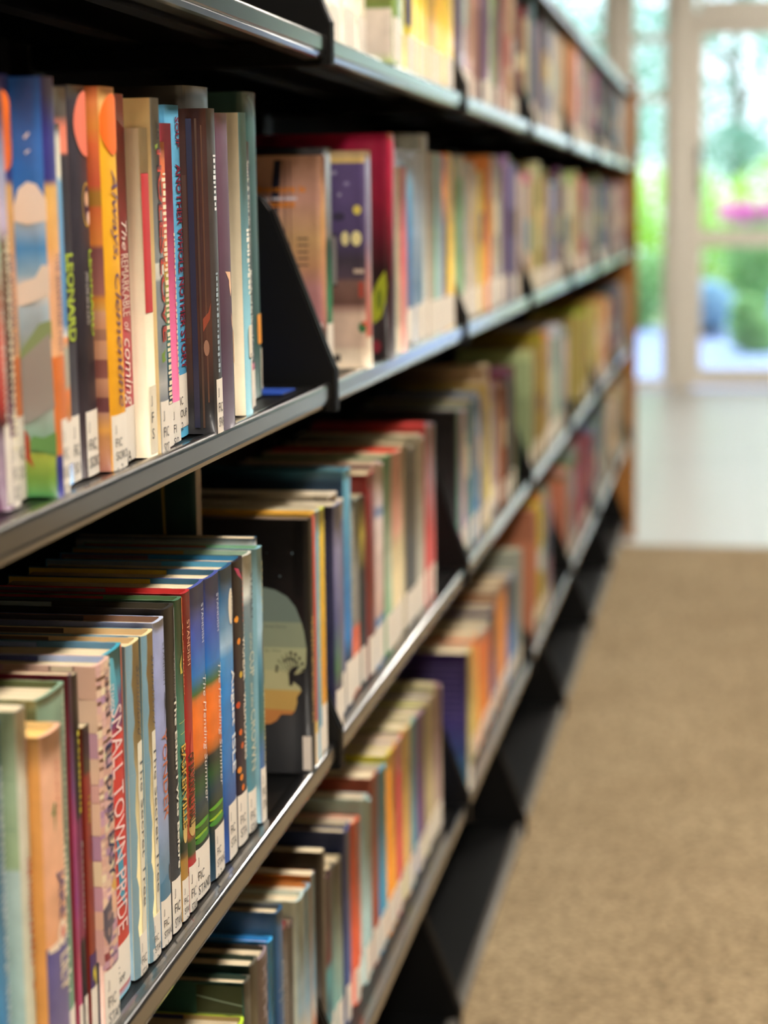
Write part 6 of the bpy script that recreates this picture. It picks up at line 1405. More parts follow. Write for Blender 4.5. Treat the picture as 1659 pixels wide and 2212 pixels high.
('far', 0, 'C', 3, 3.9938, 0.0300, 0.202, -0.0191, 0, 179, 172, 76),
('far', 0, 'C', 3, 4.0244, 0.0140, 0.186, -0.0132, 0, 149, 117, 49),
('far', 0, 'C', 3, 4.0390, 0.0300, 0.219, -0.0113, 0, 163, 126, 85),
('far', 0, 'C', 3, 4.0696, 0.0140, 0.198, -0.0189, 0, 154, 144, 68),
('far', 0, 'C', 3, 4.0842, 0.0220, 0.205, -0.0168, 0, 195, 153, 89),
('far', 0, 'C', 3, 4.1068, 0.0220, 0.218, -0.0203, 0, 195, 143, 81),
('far', 0, 'C', 3, 4.1294, 0.0220, 0.232, -0.0174, 0, 176, 113, 70),
('far', 0, 'C', 3, 4.1520, 0.0300, 0.204, -0.0178, 0, 141, 151, 83),
('far', 0, 'C', 3, 4.1826, 0.0340, 0.216, -0.0162, 0, 186, 191, 203),
('far', 0, 'C', 3, 4.2172, 0.0140, 0.199, -0.0183, 0, 154, 162, 143),
('far', 0, 'C', 3, 4.2318, 0.0340, 0.194, -0.0169, 0, 141, 163, 111),
('far', 0, 'C', 3, 4.2664, 0.0180, 0.203, -0.0159, 0, 166, 146, 114),
('far', 0, 'C', 3, 4.2850, 0.0300, 0.207, -0.0121, 0, 139, 177, 157),
('far', 0, 'C', 3, 4.3156, 0.0300, 0.202, -0.0147, 0, 123, 144, 121),
('far', 0, 'C', 3, 4.3462, 0.0260, 0.232, -0.0175, 0, 178, 181, 191),
('far', 0, 'C', 3, 4.3728, 0.0300, 0.229, -0.0125, 0, 141, 163, 141),
('far', 0, 'C', 3, 4.4034, 0.0340, 0.232, -0.0127, 0, 154, 143, 158),
('far', 0, 'C', 3, 4.4380, 0.0140, 0.212, -0.0200, 0, 135, 127, 99),
('far', 0, 'C', 3, 4.4526, 0.0140, 0.210, -0.0111, 0, 129, 128, 134),
('far', 0, 'C', 4, 4.5328, 0.0180, 0.194, -0.0135, 0, 222, 186, 172),
('far', 0, 'C', 4, 4.5514, 0.0180, 0.217, -0.0210, 0, 131, 136, 146),
('far', 0, 'C', 4, 4.5700, 0.0140, 0.207, -0.0202, 0, 129, 147, 123),
('far', 0, 'C', 4, 4.5846, 0.0180, 0.171, -0.0144, 0, 144, 155, 141),
('far', 0, 'C', 4, 4.6032, 0.0260, 0.207, -0.0156, 0, 120, 139, 127),
('far', 0, 'C', 4, 4.6598, 0.0140, 0.207, -0.0214, 0, 129, 141, 123),
('far', 0, 'C', 4, 4.6744, 0.0220, 0.200, -0.0217, 0, 155, 133, 158),
('far', 0, 'C', 4, 5.1470, 0.0180, 0.210, -0.0165, 0, 181, 163, 91),
('far', 0, 'C', 4, 5.1656, 0.0340, 0.190, -0.0171, 0, 154, 181, 59),
('far', 0, 'C', 4, 5.2002, 0.0300, 0.219, -0.0196, 0, 157, 178, 67),
('far', 0, 'C', 4, 5.2608, 0.0140, 0.238, -0.0131, 0, 145, 130, 49),
('far', 0, 'C', 4, 5.2754, 0.0340, 0.211, -0.0173, 0, 143, 136, 59),
('far', 0, 'C', 4, 5.3100, 0.0140, 0.199, -0.0192, 0, 174, 175, 88),
('far', 0, 'C', 4, 5.3246, 0.0260, 0.218, -0.0154, 0, 176, 120, 102),
('far', 0, 'C', 4, 5.3512, 0.0180, 0.230, -0.0246, 0, 155, 153, 45),
('far', 0, 'C', 5, 5.4472, 0.0140, 0.203, -0.0235, 0, 137, 142, 41),
('far', 0, 'C', 5, 5.4618, 0.0300, 0.192, -0.0234, 0, 163, 150, 92),
('far', 0, 'C', 5, 5.4924, 0.0140, 0.203, -0.0210, 0, 190, 172, 80),
('far', 0, 'C', 5, 5.5070, 0.0340, 0.192, -0.0136, 0, 197, 193, 100),
('far', 0, 'C', 5, 5.5416, 0.0180, 0.223, -0.0110, 0, 189, 179, 108),
('far', 0, 'C', 5, 5.5602, 0.0340, 0.197, -0.0168, 0, 158, 160, 74),
('far', 0, 'C', 5, 5.5948, 0.0300, 0.222, -0.0161, 0, 169, 142, 75),
('far', 0, 'C', 5, 5.6254, 0.0140, 0.210, -0.0206, 0, 157, 130, 43),
('far', 0, 'C', 5, 5.6400, 0.0300, 0.208, -0.0139, 0, 138, 101, 62),
('far', 0, 'C', 5, 5.6706, 0.0300, 0.213, -0.0160, 0, 190, 132, 74),
('far', 0, 'C', 5, 5.7012, 0.0180, 0.231, -0.0132, 0, 148, 102, 47),
('far', 0, 'C', 5, 5.7198, 0.0220, 0.177, -0.0154, 0, 197, 166, 83),
('far', 0, 'C', 5, 5.7424, 0.0220, 0.188, -0.0117, 0, 190, 132, 98),
('far', 0, 'C', 5, 5.7650, 0.0300, 0.200, -0.0229, 0, 223, 159, 94),
('far', 0, 'C', 5, 5.7956, 0.0340, 0.205, -0.0115, 0, 207, 161, 92),
('far', 0, 'C', 5, 5.8302, 0.0140, 0.191, -0.0190, 0, 173, 126, 74),
('far', 0, 'C', 5, 5.8448, 0.0260, 0.215, -0.0173, 0, 185, 121, 59),
('far', 0, 'C', 5, 5.8714, 0.0140, 0.232, -0.0232, 0, 176, 140, 92),
('far', 0, 'C', 5, 5.8860, 0.0220, 0.214, -0.0239, 0, 176, 128, 64),
('far', 0, 'C', 5, 5.9086, 0.0260, 0.205, -0.0230, 0, 205, 135, 120),
('far', 0, 'C', 5, 5.9352, 0.0340, 0.221, -0.0247, 0, 170, 134, 87),
('far', 0, 'C', 5, 5.9698, 0.0140, 0.183, -0.0212, 0, 193, 122, 94),
('far', 0, 'C', 5, 5.9844, 0.0340, 0.198, -0.0141, 0, 230, 178, 125),
('far', 0, 'C', 5, 6.0190, 0.0140, 0.193, -0.0122, 0, 192, 155, 124),
('far', 0, 'C', 5, 6.0336, 0.0140, 0.208, -0.0165, 0, 163, 135, 88),
('far', 0, 'C', 5, 6.0482, 0.0140, 0.199, -0.0232, 0, 187, 140, 114),
('far', 0, 'C', 5, 6.0628, 0.0300, 0.192, -0.0186, 0, 189, 132, 69),
('far', 0, 'C', 5, 6.0934, 0.0260, 0.209, -0.0158, 0, 186, 129, 114),
('far', 0, 'C', 5, 6.1200, 0.0140, 0.209, -0.0206, 0, 196, 138, 73),
('far', 0, 'C', 5, 6.1346, 0.0180, 0.195, -0.0186, 0, 153, 96, 37),
('far', 0, 'C', 5, 6.1532, 0.0340, 0.204, -0.0218, 0, 185, 137, 80),
('far', 0, 'C', 5, 6.1878, 0.0180, 0.214, -0.0216, 0, 201, 130, 81),
('far', 0, 'C', 5, 6.2064, 0.0140, 0.188, -0.0140, 0, 165, 112, 57),
('far', 0, 'C', 5, 6.2210, 0.0260, 0.201, -0.0217, 0, 187, 137, 70),
('far', 0, 'C', 5, 6.2476, 0.0340, 0.206, -0.0178, 0, 217, 182, 120),
('far', 0, 'C', 5, 6.2822, 0.0260, 0.175, -0.0185, 0, 184, 155, 86),
('far', 0, 'C', 6, 6.3616, 0.0340, 0.200, -0.0131, 0, 135, 116, 115),
('far', 0, 'C', 6, 6.3962, 0.0140, 0.221, -0.0189, 0, 92, 119, 121),
('far', 0, 'C', 6, 6.4108, 0.0220, 0.238, -0.0150, 0, 61, 67, 86),
('far', 0, 'C', 6, 6.4334, 0.0220, 0.193, -0.0190, 0, 105, 98, 112),
('far', 0, 'C', 6, 6.4560, 0.0140, 0.178, -0.0193, 0, 141, 103, 128),
('far', 0, 'C', 6, 6.4706, 0.0220, 0.215, -0.0148, 0, 101, 88, 111),
('far', 0, 'C', 6, 6.4932, 0.0220, 0.188, -0.0130, 0, 100, 76, 100),
('far', 0, 'C', 6, 6.5158, 0.0300, 0.217, -0.0153, 0, 85, 80, 100),
('far', 0, 'C', 6, 6.5464, 0.0340, 0.207, -0.0201, 0, 142, 129, 138),
('far', 0, 'C', 6, 6.5810, 0.0140, 0.189, -0.0238, 0, 97, 110, 94),
('far', 0, 'C', 6, 6.5956, 0.0180, 0.208, -0.0190, 0, 139, 120, 122),
('far', 0, 'C', 6, 6.6142, 0.0300, 0.212, -0.0131, 0, 124, 81, 124),
('far', 0, 'C', 6, 6.6448, 0.0140, 0.201, -0.0151, 0, 109, 110, 99),
('far', 0, 'C', 6, 6.6594, 0.0260, 0.191, -0.0219, 0, 108, 114, 100),
('far', 0, 'C', 6, 6.6860, 0.0300, 0.204, -0.0180, 0, 104, 90, 105),
('far', 0, 'C', 6, 6.7166, 0.0180, 0.203, -0.0111, 0, 90, 84, 78),
('far', 0, 'C', 6, 6.7352, 0.0260, 0.209, -0.0181, 0, 112, 112, 120),
('far', 0, 'C', 6, 6.7618, 0.0220, 0.229, -0.0218, 0, 128, 119, 144),
('far', 0, 'C', 6, 6.7844, 0.0300, 0.223, -0.0142, 0, 142, 116, 132),
('far', 0, 'C', 6, 6.8150, 0.0180, 0.197, -0.0152, 0, 91, 107, 118),
('far', 0, 'C', 6, 6.8336, 0.0220, 0.178, -0.0133, 0, 58, 15, 27),
('far', 0, 'C', 6, 6.8562, 0.0220, 0.203, -0.0185, 0, 103, 92, 101),
('far', 0, 'C', 6, 6.8788, 0.0140, 0.200, -0.0207, 0, 132, 117, 129),
('far', 0, 'C', 6, 6.8934, 0.0260, 0.192, -0.0182, 0, 82, 74, 70),
('far', 0, 'C', 6, 6.9200, 0.0340, 0.222, -0.0189, 0, 106, 108, 113),
('far', 0, 'C', 6, 6.9546, 0.0300, 0.209, -0.0164, 0, 141, 115, 140),
('far', 0, 'C', 6, 6.9852, 0.0220, 0.219, -0.0124, 0, 167, 147, 92),
('far', 0, 'C', 6, 7.0078, 0.0260, 0.183, -0.0187, 0, 116, 110, 126),
('far', 0, 'C', 6, 7.0344, 0.0220, 0.203, -0.0198, 0, 48, 86, 81),
('far', 0, 'C', 6, 7.0570, 0.0260, 0.191, -0.0197, 0, 189, 175, 127),
('far', 0, 'C', 6, 7.0836, 0.0140, 0.203, -0.0166, 0, 207, 124, 111),
('far', 0, 'C', 6, 7.0982, 0.0220, 0.186, -0.0168, 0, 167, 100, 99),
('far', 0, 'C', 6, 7.1208, 0.0300, 0.198, -0.0160, 0, 121, 115, 96),
('far', 0, 'C', 6, 7.1514, 0.0340, 0.225, -0.0215, 0, 160, 157, 125),
('far', 0, 'C', 6, 7.1860, 0.0220, 0.181, -0.0164, 0, 203, 156, 125),
('far', 0, 'C', 6, 7.2086, 0.0140, 0.195, -0.0125, 0, 154, 150, 119),
('far', 0, 'D', 2, 3.5379, 0.0340, 0.208, -0.0134, 0, 150, 155, 143),
('far', 0, 'D', 3, 3.6184, 0.0260, 0.188, -0.0218, 0, 99, 125, 87),
('far', 0, 'D', 3, 3.8250, 0.0300, 0.238, -0.0138, 0, 189, 120, 90),
('far', 0, 'D', 3, 3.8556, 0.0260, 0.201, -0.0179, 0, 153, 76, 68),
('far', 0, 'D', 3, 3.8822, 0.0260, 0.220, -0.0198, 0, 179, 88, 46),
('far', 0, 'D', 3, 3.9088, 0.0140, 0.220, -0.0236, 0, 136, 85, 47),
('far', 0, 'D', 3, 3.9234, 0.0340, 0.203, -0.0207, 0, 107, 71, 46),
('far', 0, 'D', 3, 3.9580, 0.0140, 0.232, -0.0161, 0, 197, 174, 56),
('far', 0, 'D', 3, 3.9726, 0.0340, 0.214, -0.0112, 0, 153, 141, 56),
('far', 0, 'D', 3, 4.0072, 0.0260, 0.230, -0.0232, 0, 209, 153, 84),
('far', 0, 'D', 3, 4.0338, 0.0300, 0.223, -0.0126, 0, 117, 113, 125),
('far', 0, 'D', 3, 4.0644, 0.0260, 0.238, -0.0245, 0, 190, 132, 74),
('far', 0, 'D', 3, 4.0910, 0.0300, 0.221, -0.0211, 0, 139, 121, 49),
('far', 0, 'D', 3, 4.1216, 0.0300, 0.211, -0.0114, 0, 143, 116, 126),
('far', 0, 'D', 3, 4.1522, 0.0220, 0.218, -0.0210, 0, 147, 164, 137),
('far', 0, 'D', 3, 4.1748, 0.0180, 0.238, -0.0206, 0, 119, 139, 127),
('far', 0, 'D', 4, 4.5328, 0.0140, 0.198, -0.0122, 0, 189, 117, 92),
('far', 0, 'D', 4, 4.5474, 0.0260, 0.206, -0.0114, 0, 134, 98, 52),
('far', 0, 'D', 4, 4.5740, 0.0180, 0.202, -0.0142, 0, 190, 110, 62),
('far', 0, 'D', 4, 4.6226, 0.0180, 0.202, -0.0116, 0, 116, 115, 126),
('far', 0, 'D', 4, 4.6412, 0.0140, 0.218, -0.0217, 0, 191, 138, 123),
('far', 0, 'D', 4, 4.6558, 0.0300, 0.209, -0.0165, 0, 150, 132, 124),
('far', 0, 'D', 4, 4.6864, 0.0300, 0.174, -0.0188, 0, 145, 117, 127),
('far', 0, 'D', 4, 4.7170, 0.0260, 0.219, -0.0142, 0, 95, 118, 70),
('far', 0, 'D', 4, 4.7436, 0.0260, 0.193, -0.0111, 0, 143, 150, 156),
('far', 0, 'D', 4, 4.7702, 0.0220, 0.208, -0.0213, 0, 117, 107, 103),
('far', 0, 'D', 4, 4.7928, 0.0340, 0.204, -0.0147, 0, 114, 84, 98),
('far', 0, 'D', 4, 4.8274, 0.0340, 0.196, -0.0111, 0, 179, 97, 124),
('far', 0, 'D', 4, 4.8620, 0.0220, 0.238, -0.0229, 0, 145, 160, 154),
('far', 0, 'D', 4, 4.8846, 0.0300, 0.196, -0.0221, 0, 143, 118, 107),
('far', 0, 'D', 4, 4.9152, 0.0140, 0.218, -0.0170, 0, 105, 122, 92),
('far', 0, 'D', 4, 4.9298, 0.0180, 0.202, -0.0125, 0, 94, 20, 30),
('far', 0, 'D', 4, 4.9484, 0.0180, 0.198, -0.0144, 0, 88, 17, 27),
('far', 0, 'D', 4, 4.9670, 0.0260, 0.203, -0.0199, 0, 78, 63, 66),
('far', 0, 'D', 4, 4.9936, 0.0220, 0.238, -0.0233, 0, 137, 116, 119),
('far', 0, 'D', 4, 5.0162, 0.0220, 0.238, -0.0184, 0, 89, 29, 36),
('far', 0, 'D', 4, 5.0388, 0.0340, 0.213, -0.0185, 0, 116, 61, 66),
('far', 0, 'D', 4, 5.0734, 0.0220, 0.208, -0.0134, 0, 146, 68, 61),
('far', 0, 'D', 4, 5.0960, 0.0300, 0.216, -0.0234, 0, 150, 60, 64),
('far', 0, 'D', 4, 5.1266, 0.0260, 0.197, -0.0194, 0, 70, 19, 23),
('far', 0, 'D', 4, 5.1532, 0.0260, 0.201, -0.0196, 0, 143, 74, 73),
('far', 0, 'D', 4, 5.1798, 0.0180, 0.185, -0.0167, 0, 122, 39, 68),
('far', 0, 'D', 4, 5.1984, 0.0260, 0.211, -0.0162, 0, 122, 69, 85),
('far', 0, 'D', 4, 5.2250, 0.0220, 0.207, -0.0120, 0, 140, 74, 96),
('far', 0, 'D', 4, 5.2476, 0.0220, 0.205, -0.0149, 0, 131, 66, 82),
('far', 0, 'D', 4, 5.2702, 0.0220, 0.215, -0.0219, 0, 143, 39, 47),
('far', 0, 'D', 4, 5.2928, 0.0300, 0.211, -0.0126, 0, 115, 45, 54),
('far', 0, 'D', 4, 5.3234, 0.0340, 0.223, -0.0168, 0, 105, 76, 91),
('far', 0, 'D', 4, 5.3580, 0.0140, 0.219, -0.0238, 0, 136, 51, 82),
('far', 0, 'D', 4, 5.3726, 0.0260, 0.185, -0.0190, 0, 129, 42, 50),
('far', 0, 'D', 5, 5.4472, 0.0180, 0.205, -0.0158, 0, 110, 47, 31),
('far', 0, 'D', 5, 5.4658, 0.0260, 0.197, -0.0228, 0, 148, 51, 72),
('far', 0, 'D', 5, 5.4924, 0.0220, 0.173, -0.0212, 0, 137, 45, 69),
('far', 0, 'D', 5, 5.5150, 0.0300, 0.197, -0.0141, 0, 127, 103, 130),
('far', 0, 'D', 5, 5.5456, 0.0340, 0.223, -0.0167, 0, 110, 124, 155),
('far', 0, 'D', 5, 5.5802, 0.0220, 0.212, -0.0225, 0, 118, 124, 147),
('far', 0, 'D', 5, 5.6028, 0.0140, 0.190, -0.0138, 0, 90, 111, 116),
('far', 0, 'D', 5, 5.6174, 0.0300, 0.186, -0.0182, 0, 82, 123, 108),
('far', 0, 'D', 5, 5.6480, 0.0140, 0.225, -0.0138, 0, 115, 150, 96),
('far', 0, 'D', 5, 5.6626, 0.0140, 0.216, -0.0142, 0, 100, 130, 80),
('far', 0, 'D', 5, 5.6772, 0.0300, 0.214, -0.0129, 0, 132, 119, 138),
('far', 0, 'D', 5, 5.7078, 0.0220, 0.208, -0.0208, 0, 126, 157, 169),
('far', 0, 'D', 5, 5.7304, 0.0340, 0.205, -0.0123, 0, 103, 82, 129),
('far', 0, 'D', 5, 5.7650, 0.0140, 0.232, -0.0242, 0, 68, 59, 108),
('far', 0, 'D', 5, 5.7796, 0.0340, 0.211, -0.0132, 0, 66, 80, 95),
('far', 0, 'D', 5, 5.8142, 0.0340, 0.191, -0.0243, 0, 112, 133, 126),
('far', 0, 'D', 5, 5.8488, 0.0140, 0.189, -0.0195, 0, 119, 143, 132),
('far', 0, 'D', 5, 5.8634, 0.0220, 0.210, -0.0175, 0, 116, 142, 130),
('far', 0, 'D', 5, 5.8860, 0.0300, 0.195, -0.0114, 0, 82, 109, 115),
('far', 0, 'D', 5, 5.9166, 0.0180, 0.193, -0.0218, 0, 122, 124, 153),
('far', 0, 'D', 5, 5.9352, 0.0300, 0.171, -0.0140, 0, 84, 106, 122),
('far', 0, 'D', 5, 5.9658, 0.0340, 0.190, -0.0192, 0, 116, 152, 143),
('far', 0, 'D', 5, 6.0004, 0.0220, 0.212, -0.0174, 0, 109, 114, 110),
('far', 0, 'D', 5, 6.0230, 0.0220, 0.195, -0.0219, 0, 104, 98, 103),
('far', 0, 'D', 5, 6.0456, 0.0260, 0.200, -0.0219, 0, 121, 131, 130),
('far', 0, 'D', 5, 6.0722, 0.0340, 0.210, -0.0198, 0, 92, 105, 120),
('far', 0, 'D', 5, 6.1068, 0.0220, 0.195, -0.0247, 0, 114, 108, 141),
('far', 0, 'D', 5, 6.1294, 0.0180, 0.195, -0.0121, 0, 186, 164, 129),
('far', 0, 'D', 5, 6.1480, 0.0260, 0.238, -0.0208, 0, 101, 120, 110),
('far', 0, 'D', 5, 6.1746, 0.0220, 0.199, -0.0205, 0, 178, 136, 139),
('far', 0, 'D', 5, 6.1972, 0.0220, 0.223, -0.0191, 0, 174, 147, 125),
('far', 0, 'D', 5, 6.2198, 0.0220, 0.211, -0.0141, 0, 159, 165, 140),
('far', 0, 'D', 5, 6.2424, 0.0220, 0.227, -0.0201, 0, 139, 123, 109),
('far', 0, 'D', 5, 6.2650, 0.0140, 0.212, -0.0135, 0, 195, 151, 125),
('far', 0, 'D', 5, 6.2796, 0.0300, 0.213, -0.0127, 0, 191, 184, 147),
('far', 0, 'D', 6, 6.3616, 0.0340, 0.211, -0.0219, 0, 223, 221, 177),
('far', 0, 'D', 6, 6.3962, 0.0220, 0.177, -0.0224, 0, 150, 151, 130),
('far', 0, 'D', 6, 6.4188, 0.0340, 0.209, -0.0144, 0, 206, 174, 162),
('far', 0, 'D', 6, 6.4534, 0.0180, 0.205, -0.0199, 0, 134, 162, 91),
('far', 0, 'D', 6, 6.4720, 0.0180, 0.186, -0.0186, 0, 182, 170, 128),
('far', 0, 'D', 6, 6.4906, 0.0140, 0.210, -0.0167, 0, 180, 164, 138),
('far', 0, 'D', 6, 6.5052, 0.0340, 0.210, -0.0184, 0, 186, 138, 110),
('far', 0, 'D', 6, 6.5398, 0.0180, 0.217, -0.0187, 0, 166, 142, 102),
('far', 0, 'D', 6, 6.5584, 0.0340, 0.232, -0.0152, 0, 185, 174, 141),
('far', 0, 'D', 6, 6.5930, 0.0220, 0.231, -0.0215, 0, 172, 181, 151),
('far', 0, 'D', 6, 6.6156, 0.0180, 0.193, -0.0182, 0, 141, 152, 89),
('far', 0, 'D', 6, 6.6342, 0.0180, 0.201, -0.0232, 0, 197, 166, 135),
('far', 0, 'D', 6, 6.6528, 0.0260, 0.187, -0.0221, 0, 162, 183, 132),
('far', 0, 'D', 6, 6.6794, 0.0140, 0.195, -0.0131, 0, 177, 154, 133),
('far', 0, 'D', 6, 6.6940, 0.0260, 0.203, -0.0217, 0, 181, 156, 124),
('far', 0, 'D', 6, 6.7206, 0.0300, 0.223, -0.0199, 0, 179, 159, 117),
('far', 0, 'D', 6, 6.7512, 0.0220, 0.220, -0.0233, 0, 162, 137, 127),
('far', 0, 'D', 6, 6.7738, 0.0180, 0.202, -0.0202, 0, 168, 124, 102),
('far', 0, 'D', 6, 6.7924, 0.0300, 0.188, -0.0244, 0, 195, 188, 136),
('far', 0, 'D', 6, 6.8230, 0.0180, 0.184, -0.0122, 0, 155, 131, 84),
('far', 0, 'D', 6, 6.8416, 0.0140, 0.201, -0.0121, 0, 218, 222, 159),
('far', 0, 'D', 6, 6.8562, 0.0300, 0.194, -0.0247, 0, 125, 106, 67),
('far', 0, 'D', 6, 6.8868, 0.0140, 0.225, -0.0153, 0, 175, 136, 118),
('far', 0, 'D', 6, 6.9014, 0.0260, 0.230, -0.0215, 0, 175, 156, 128),
('far', 0, 'D', 6, 6.9280, 0.0140, 0.203, -0.0192, 0, 188, 175, 130),
('far', 0, 'D', 6, 6.9426, 0.0220, 0.209, -0.0201, 0, 211, 176, 160),
('far', 0, 'D', 6, 6.9652, 0.0300, 0.223, -0.0193, 0, 175, 152, 139),
('far', 0, 'D', 6, 6.9958, 0.0140, 0.174, -0.0126, 0, 148, 146, 121),
('far', 0, 'D', 6, 7.0104, 0.0140, 0.218, -0.0206, 0, 139, 112, 110),
('far', 0, 'D', 6, 7.0250, 0.0140, 0.199, -0.0232, 0, 169, 148, 123),
('far', 0, 'D', 6, 7.0396, 0.0260, 0.187, -0.0152, 0, 129, 94, 76),
('far', 0, 'D', 6, 7.0662, 0.0180, 0.208, -0.0146, 0, 158, 156, 106),
('far', 0, 'D', 6, 7.0848, 0.0300, 0.200, -0.0179, 0, 121, 114, 98),
('far', 0, 'D', 6, 7.1154, 0.0220, 0.206, -0.0250, 0, 216, 191, 145),
('far', 0, 'D', 6, 7.1380, 0.0140, 0.184, -0.0219, 0, 143, 127, 96),
('far', 0, 'D', 6, 7.1526, 0.0140, 0.238, -0.0223, 0, 146, 136, 115),
('far', 0, 'D', 6, 7.1672, 0.0140, 0.201, -0.0121, 0, 140, 127, 113),
('far', 0, 'D', 6, 7.1818, 0.0220, 0.209, -0.0219, 0, 180, 145, 149),
('far', 0, 'D', 6, 7.2044, 0.0180, 0.229, -0.0143, 0, 153, 158, 112),
]
# ---------------------------------------------------------------- expand pattern keys
def expand(key, st, t, h):
    st = dict(st); D = list(st.get('D', []))
    rr = random.Random(sum(map(ord, key)))
    if st.get('tiles'):
        pal = ['e8c8ac', 'd8a898', 'c89cac', 'e4bca4', 'ecd8b4', 'b890ac', 'dcb0a8', 'e0b8a0']
        tl = []
        z = 1.0; hgt = .022
        while z > .17:
            a, n = 0.0, 4
            for i in range(n):
                b = (i+1)/n
                if rr.random() < .75: tl.append(('s', rect(a+.01, b, z-hgt+.0012, z), rr.choice(pal)))
                else: tl.append(('s', rect(a+.01, b, z-hgt/2, z), rr.choice(pal)))
                a = b
            z -= hgt
        z = 1.0
        while z > .2:
            hh = rr.choice([.05, .07, .09]); x = 0
            for i in range(9):
                tl.append(('c', rect(-x-.0135, -x-.0005, z-hh+.002, z), rr.choice(pal))); x += .014
            z -= hh
        tl.append(('c', rect(-.0135, -.004, .0, .19), '3c4050'))
        D = tl+D
    if st.get('bricks'):
        z, r = .99, 0
        while z > .2:
            D.append(('s', rect(.25, .95, z-.003, z), 'dccccc')); xx = .45 if r % 2 else .7
            D.append(('s', rect(xx, xx+.05, z-.04, z), 'dccccc')); z -= .04; r += 1
        D.append(('s', rect(.7, .9, .2, .5), 'b04048'))
    if st.get('J'):
        n = 26; z0, z1 = .0, 1.0; prev = None
        for i in range(n):
            a, b = z0+(z1-z0)*i/n, z0+(z1-z0)*(i+1)/n
            u_a = .26+.05*math.sin(i*1.3)+.03*math.sin(i*2.9); u_b = .26+.05*math.sin((i+1)*1.3)+.03*math.sin((i+1)*2.9)
            for k in range(1): D.append(('s', [(0.0, a), (u_a, a), (u_b, b), (0.0, b)], st['J']))
        u, f0, f1 = st['W']
        pts = [(u, f0)]+[(u+.04*((i % 3)-1)*.5, f0+(f1-f0)*i/8) for i in range(1, 8)]+[(u+.03, f1), (.75, f1-.02), (1.0, f1-.005), (1.0, f0-.01), (.8, f0+.008)]
        for a, b in zip([f0+(f1-f0)*i/10 for i in range(10)], [f0+(f1-f0)*(i+1)/10 for i in range(10)]):
            D.append(('s', rect(u+.02*rr.uniform(-1, 1), 1.0, a, b), 'ece4cc'))
    st['D'] = D
    return st
# ---------------------------------------------------------------- words for unlabelled books
def cname(hx):
    import colorsys
    r, g, b = [int(hx[i:i+2], 16)/255 for i in (0, 2, 4)]
    hh, s, v = colorsys.rgb_to_hsv(r, g, b); hh *= 360
    if v < .26: return 'black'
    if s < .12: return 'white' if v > .82 else 'pale grey' if v > .62 else 'grey' if v > .42 else 'charcoal'
    if hh < 14 or hh > 345: base = 'red'
    elif hh < 38: base = 'orange' if s > .55 else 'tan'
    elif hh < 65: base = 'yellow' if s > .5 else 'cream' if v > .75 else 'khaki'
    elif hh < 160: base = 'green'
    elif hh < 200: base = 'teal'
    elif hh < 250: base = 'blue'
    elif hh < 290: base = 'violet'
    else: base = 'mauve'
    if base in ('cream', 'khaki'): return base
    pre = 'dark ' if v < .42 else 'pale ' if (v > .66 and s < .32) else 'dull ' if s < .28 else ''
    if base in ('tan', 'orange') and v < .5: return 'brown'
    return pre+base
ORD = ['first', 'second', 'third', 'fourth', 'fifth', 'sixth', 'seventh', 'eighth', 'ninth', 'tenth', 'eleventh', 'twelfth', 'thirteenth', 'fourteenth', 'fifteenth', 'sixteenth', 'seventeenth', 'eighteenth', 'nineteenth']
for tens, last in (('twenty', 'twentieth'), ('thirty', 'thirtieth'), ('forty', 'fortieth'), ('fifty', 'fiftieth'), ('sixty', 'sixtieth')):
    ORD += [last]+[tens+' '+q for q in ORD[:9]]
ROWW = {'A': 'top row', 'B': 'second row', 'C': 'third row', 'D': 'lowest row'}
def mainhex(key, hexc):
    st = S.get(key) or S.get(key.split('.')[0], {})
    s = st.get('s', hexc or '808080')
    if isinstance(s, str): return s
    return s[len(s)//2][1]
recs = []
for key, sub, row, bay, Y, t, h, xs, lean, cr, cg, cb in BOOKS:
    recs.append(dict(key=key+('.%d' % sub if sub else ''), row=row, bay=bay, Y=Y, t=t, h=h, xs=xs, lean=lean, hexc='%02x%02x%02x' % (cr, cg, cb) if key == 'far' else ''))
recs.sort(key=lambda r: (r['row'], r['Y']))
cnt = {}
for i, r in enumerate(recs):
    k = (r['row'], r['bay']); cnt[k] = cnt.get(k, 0)+1; r['n'] = cnt[k]
    r['cn'] = cname(mainhex(r['key'], r['hexc']))
for i, r in enumerate(recs):
    nb = recs[i+1] if i+1 < len(recs) and recs[i+1]['row'] == r['row'] and recs[i+1]['bay'] == r['bay'] else None
    pv = recs[i-1] if i and recs[i-1]['row'] == r['row'] and recs[i-1]['bay'] == r['bay'] else None
    size = 'thin' if r['t'] < .02 else 'thick' if r['t'] > .031 else 'tall' if r['h'] > .222 else 'short' if r['h'] < .195 else 'plain'
    side = ('left of %s one' % nb['cn']) if nb else ('right of %s one' % pv['cn']) if pv else 'alone'
    r['label'] = LB.get(r['key']) or '%s %s book %s, %s in %s, %s' % (size, r['cn'], side, ORD[r['n']-1], ROWW[r['row']], BAYNAME[r['bay']])
    r['px'] = r['t']*(r['h'] if r['row'] != 'A' else .09)/r['Y']**3
seen = set()
for r in recs:
    assert 4 <= len(r['label'].split()) <= 16, r['label']
for r in recs:
    assert r['label'] not in seen, r['label']
    seen.add(r['label'])
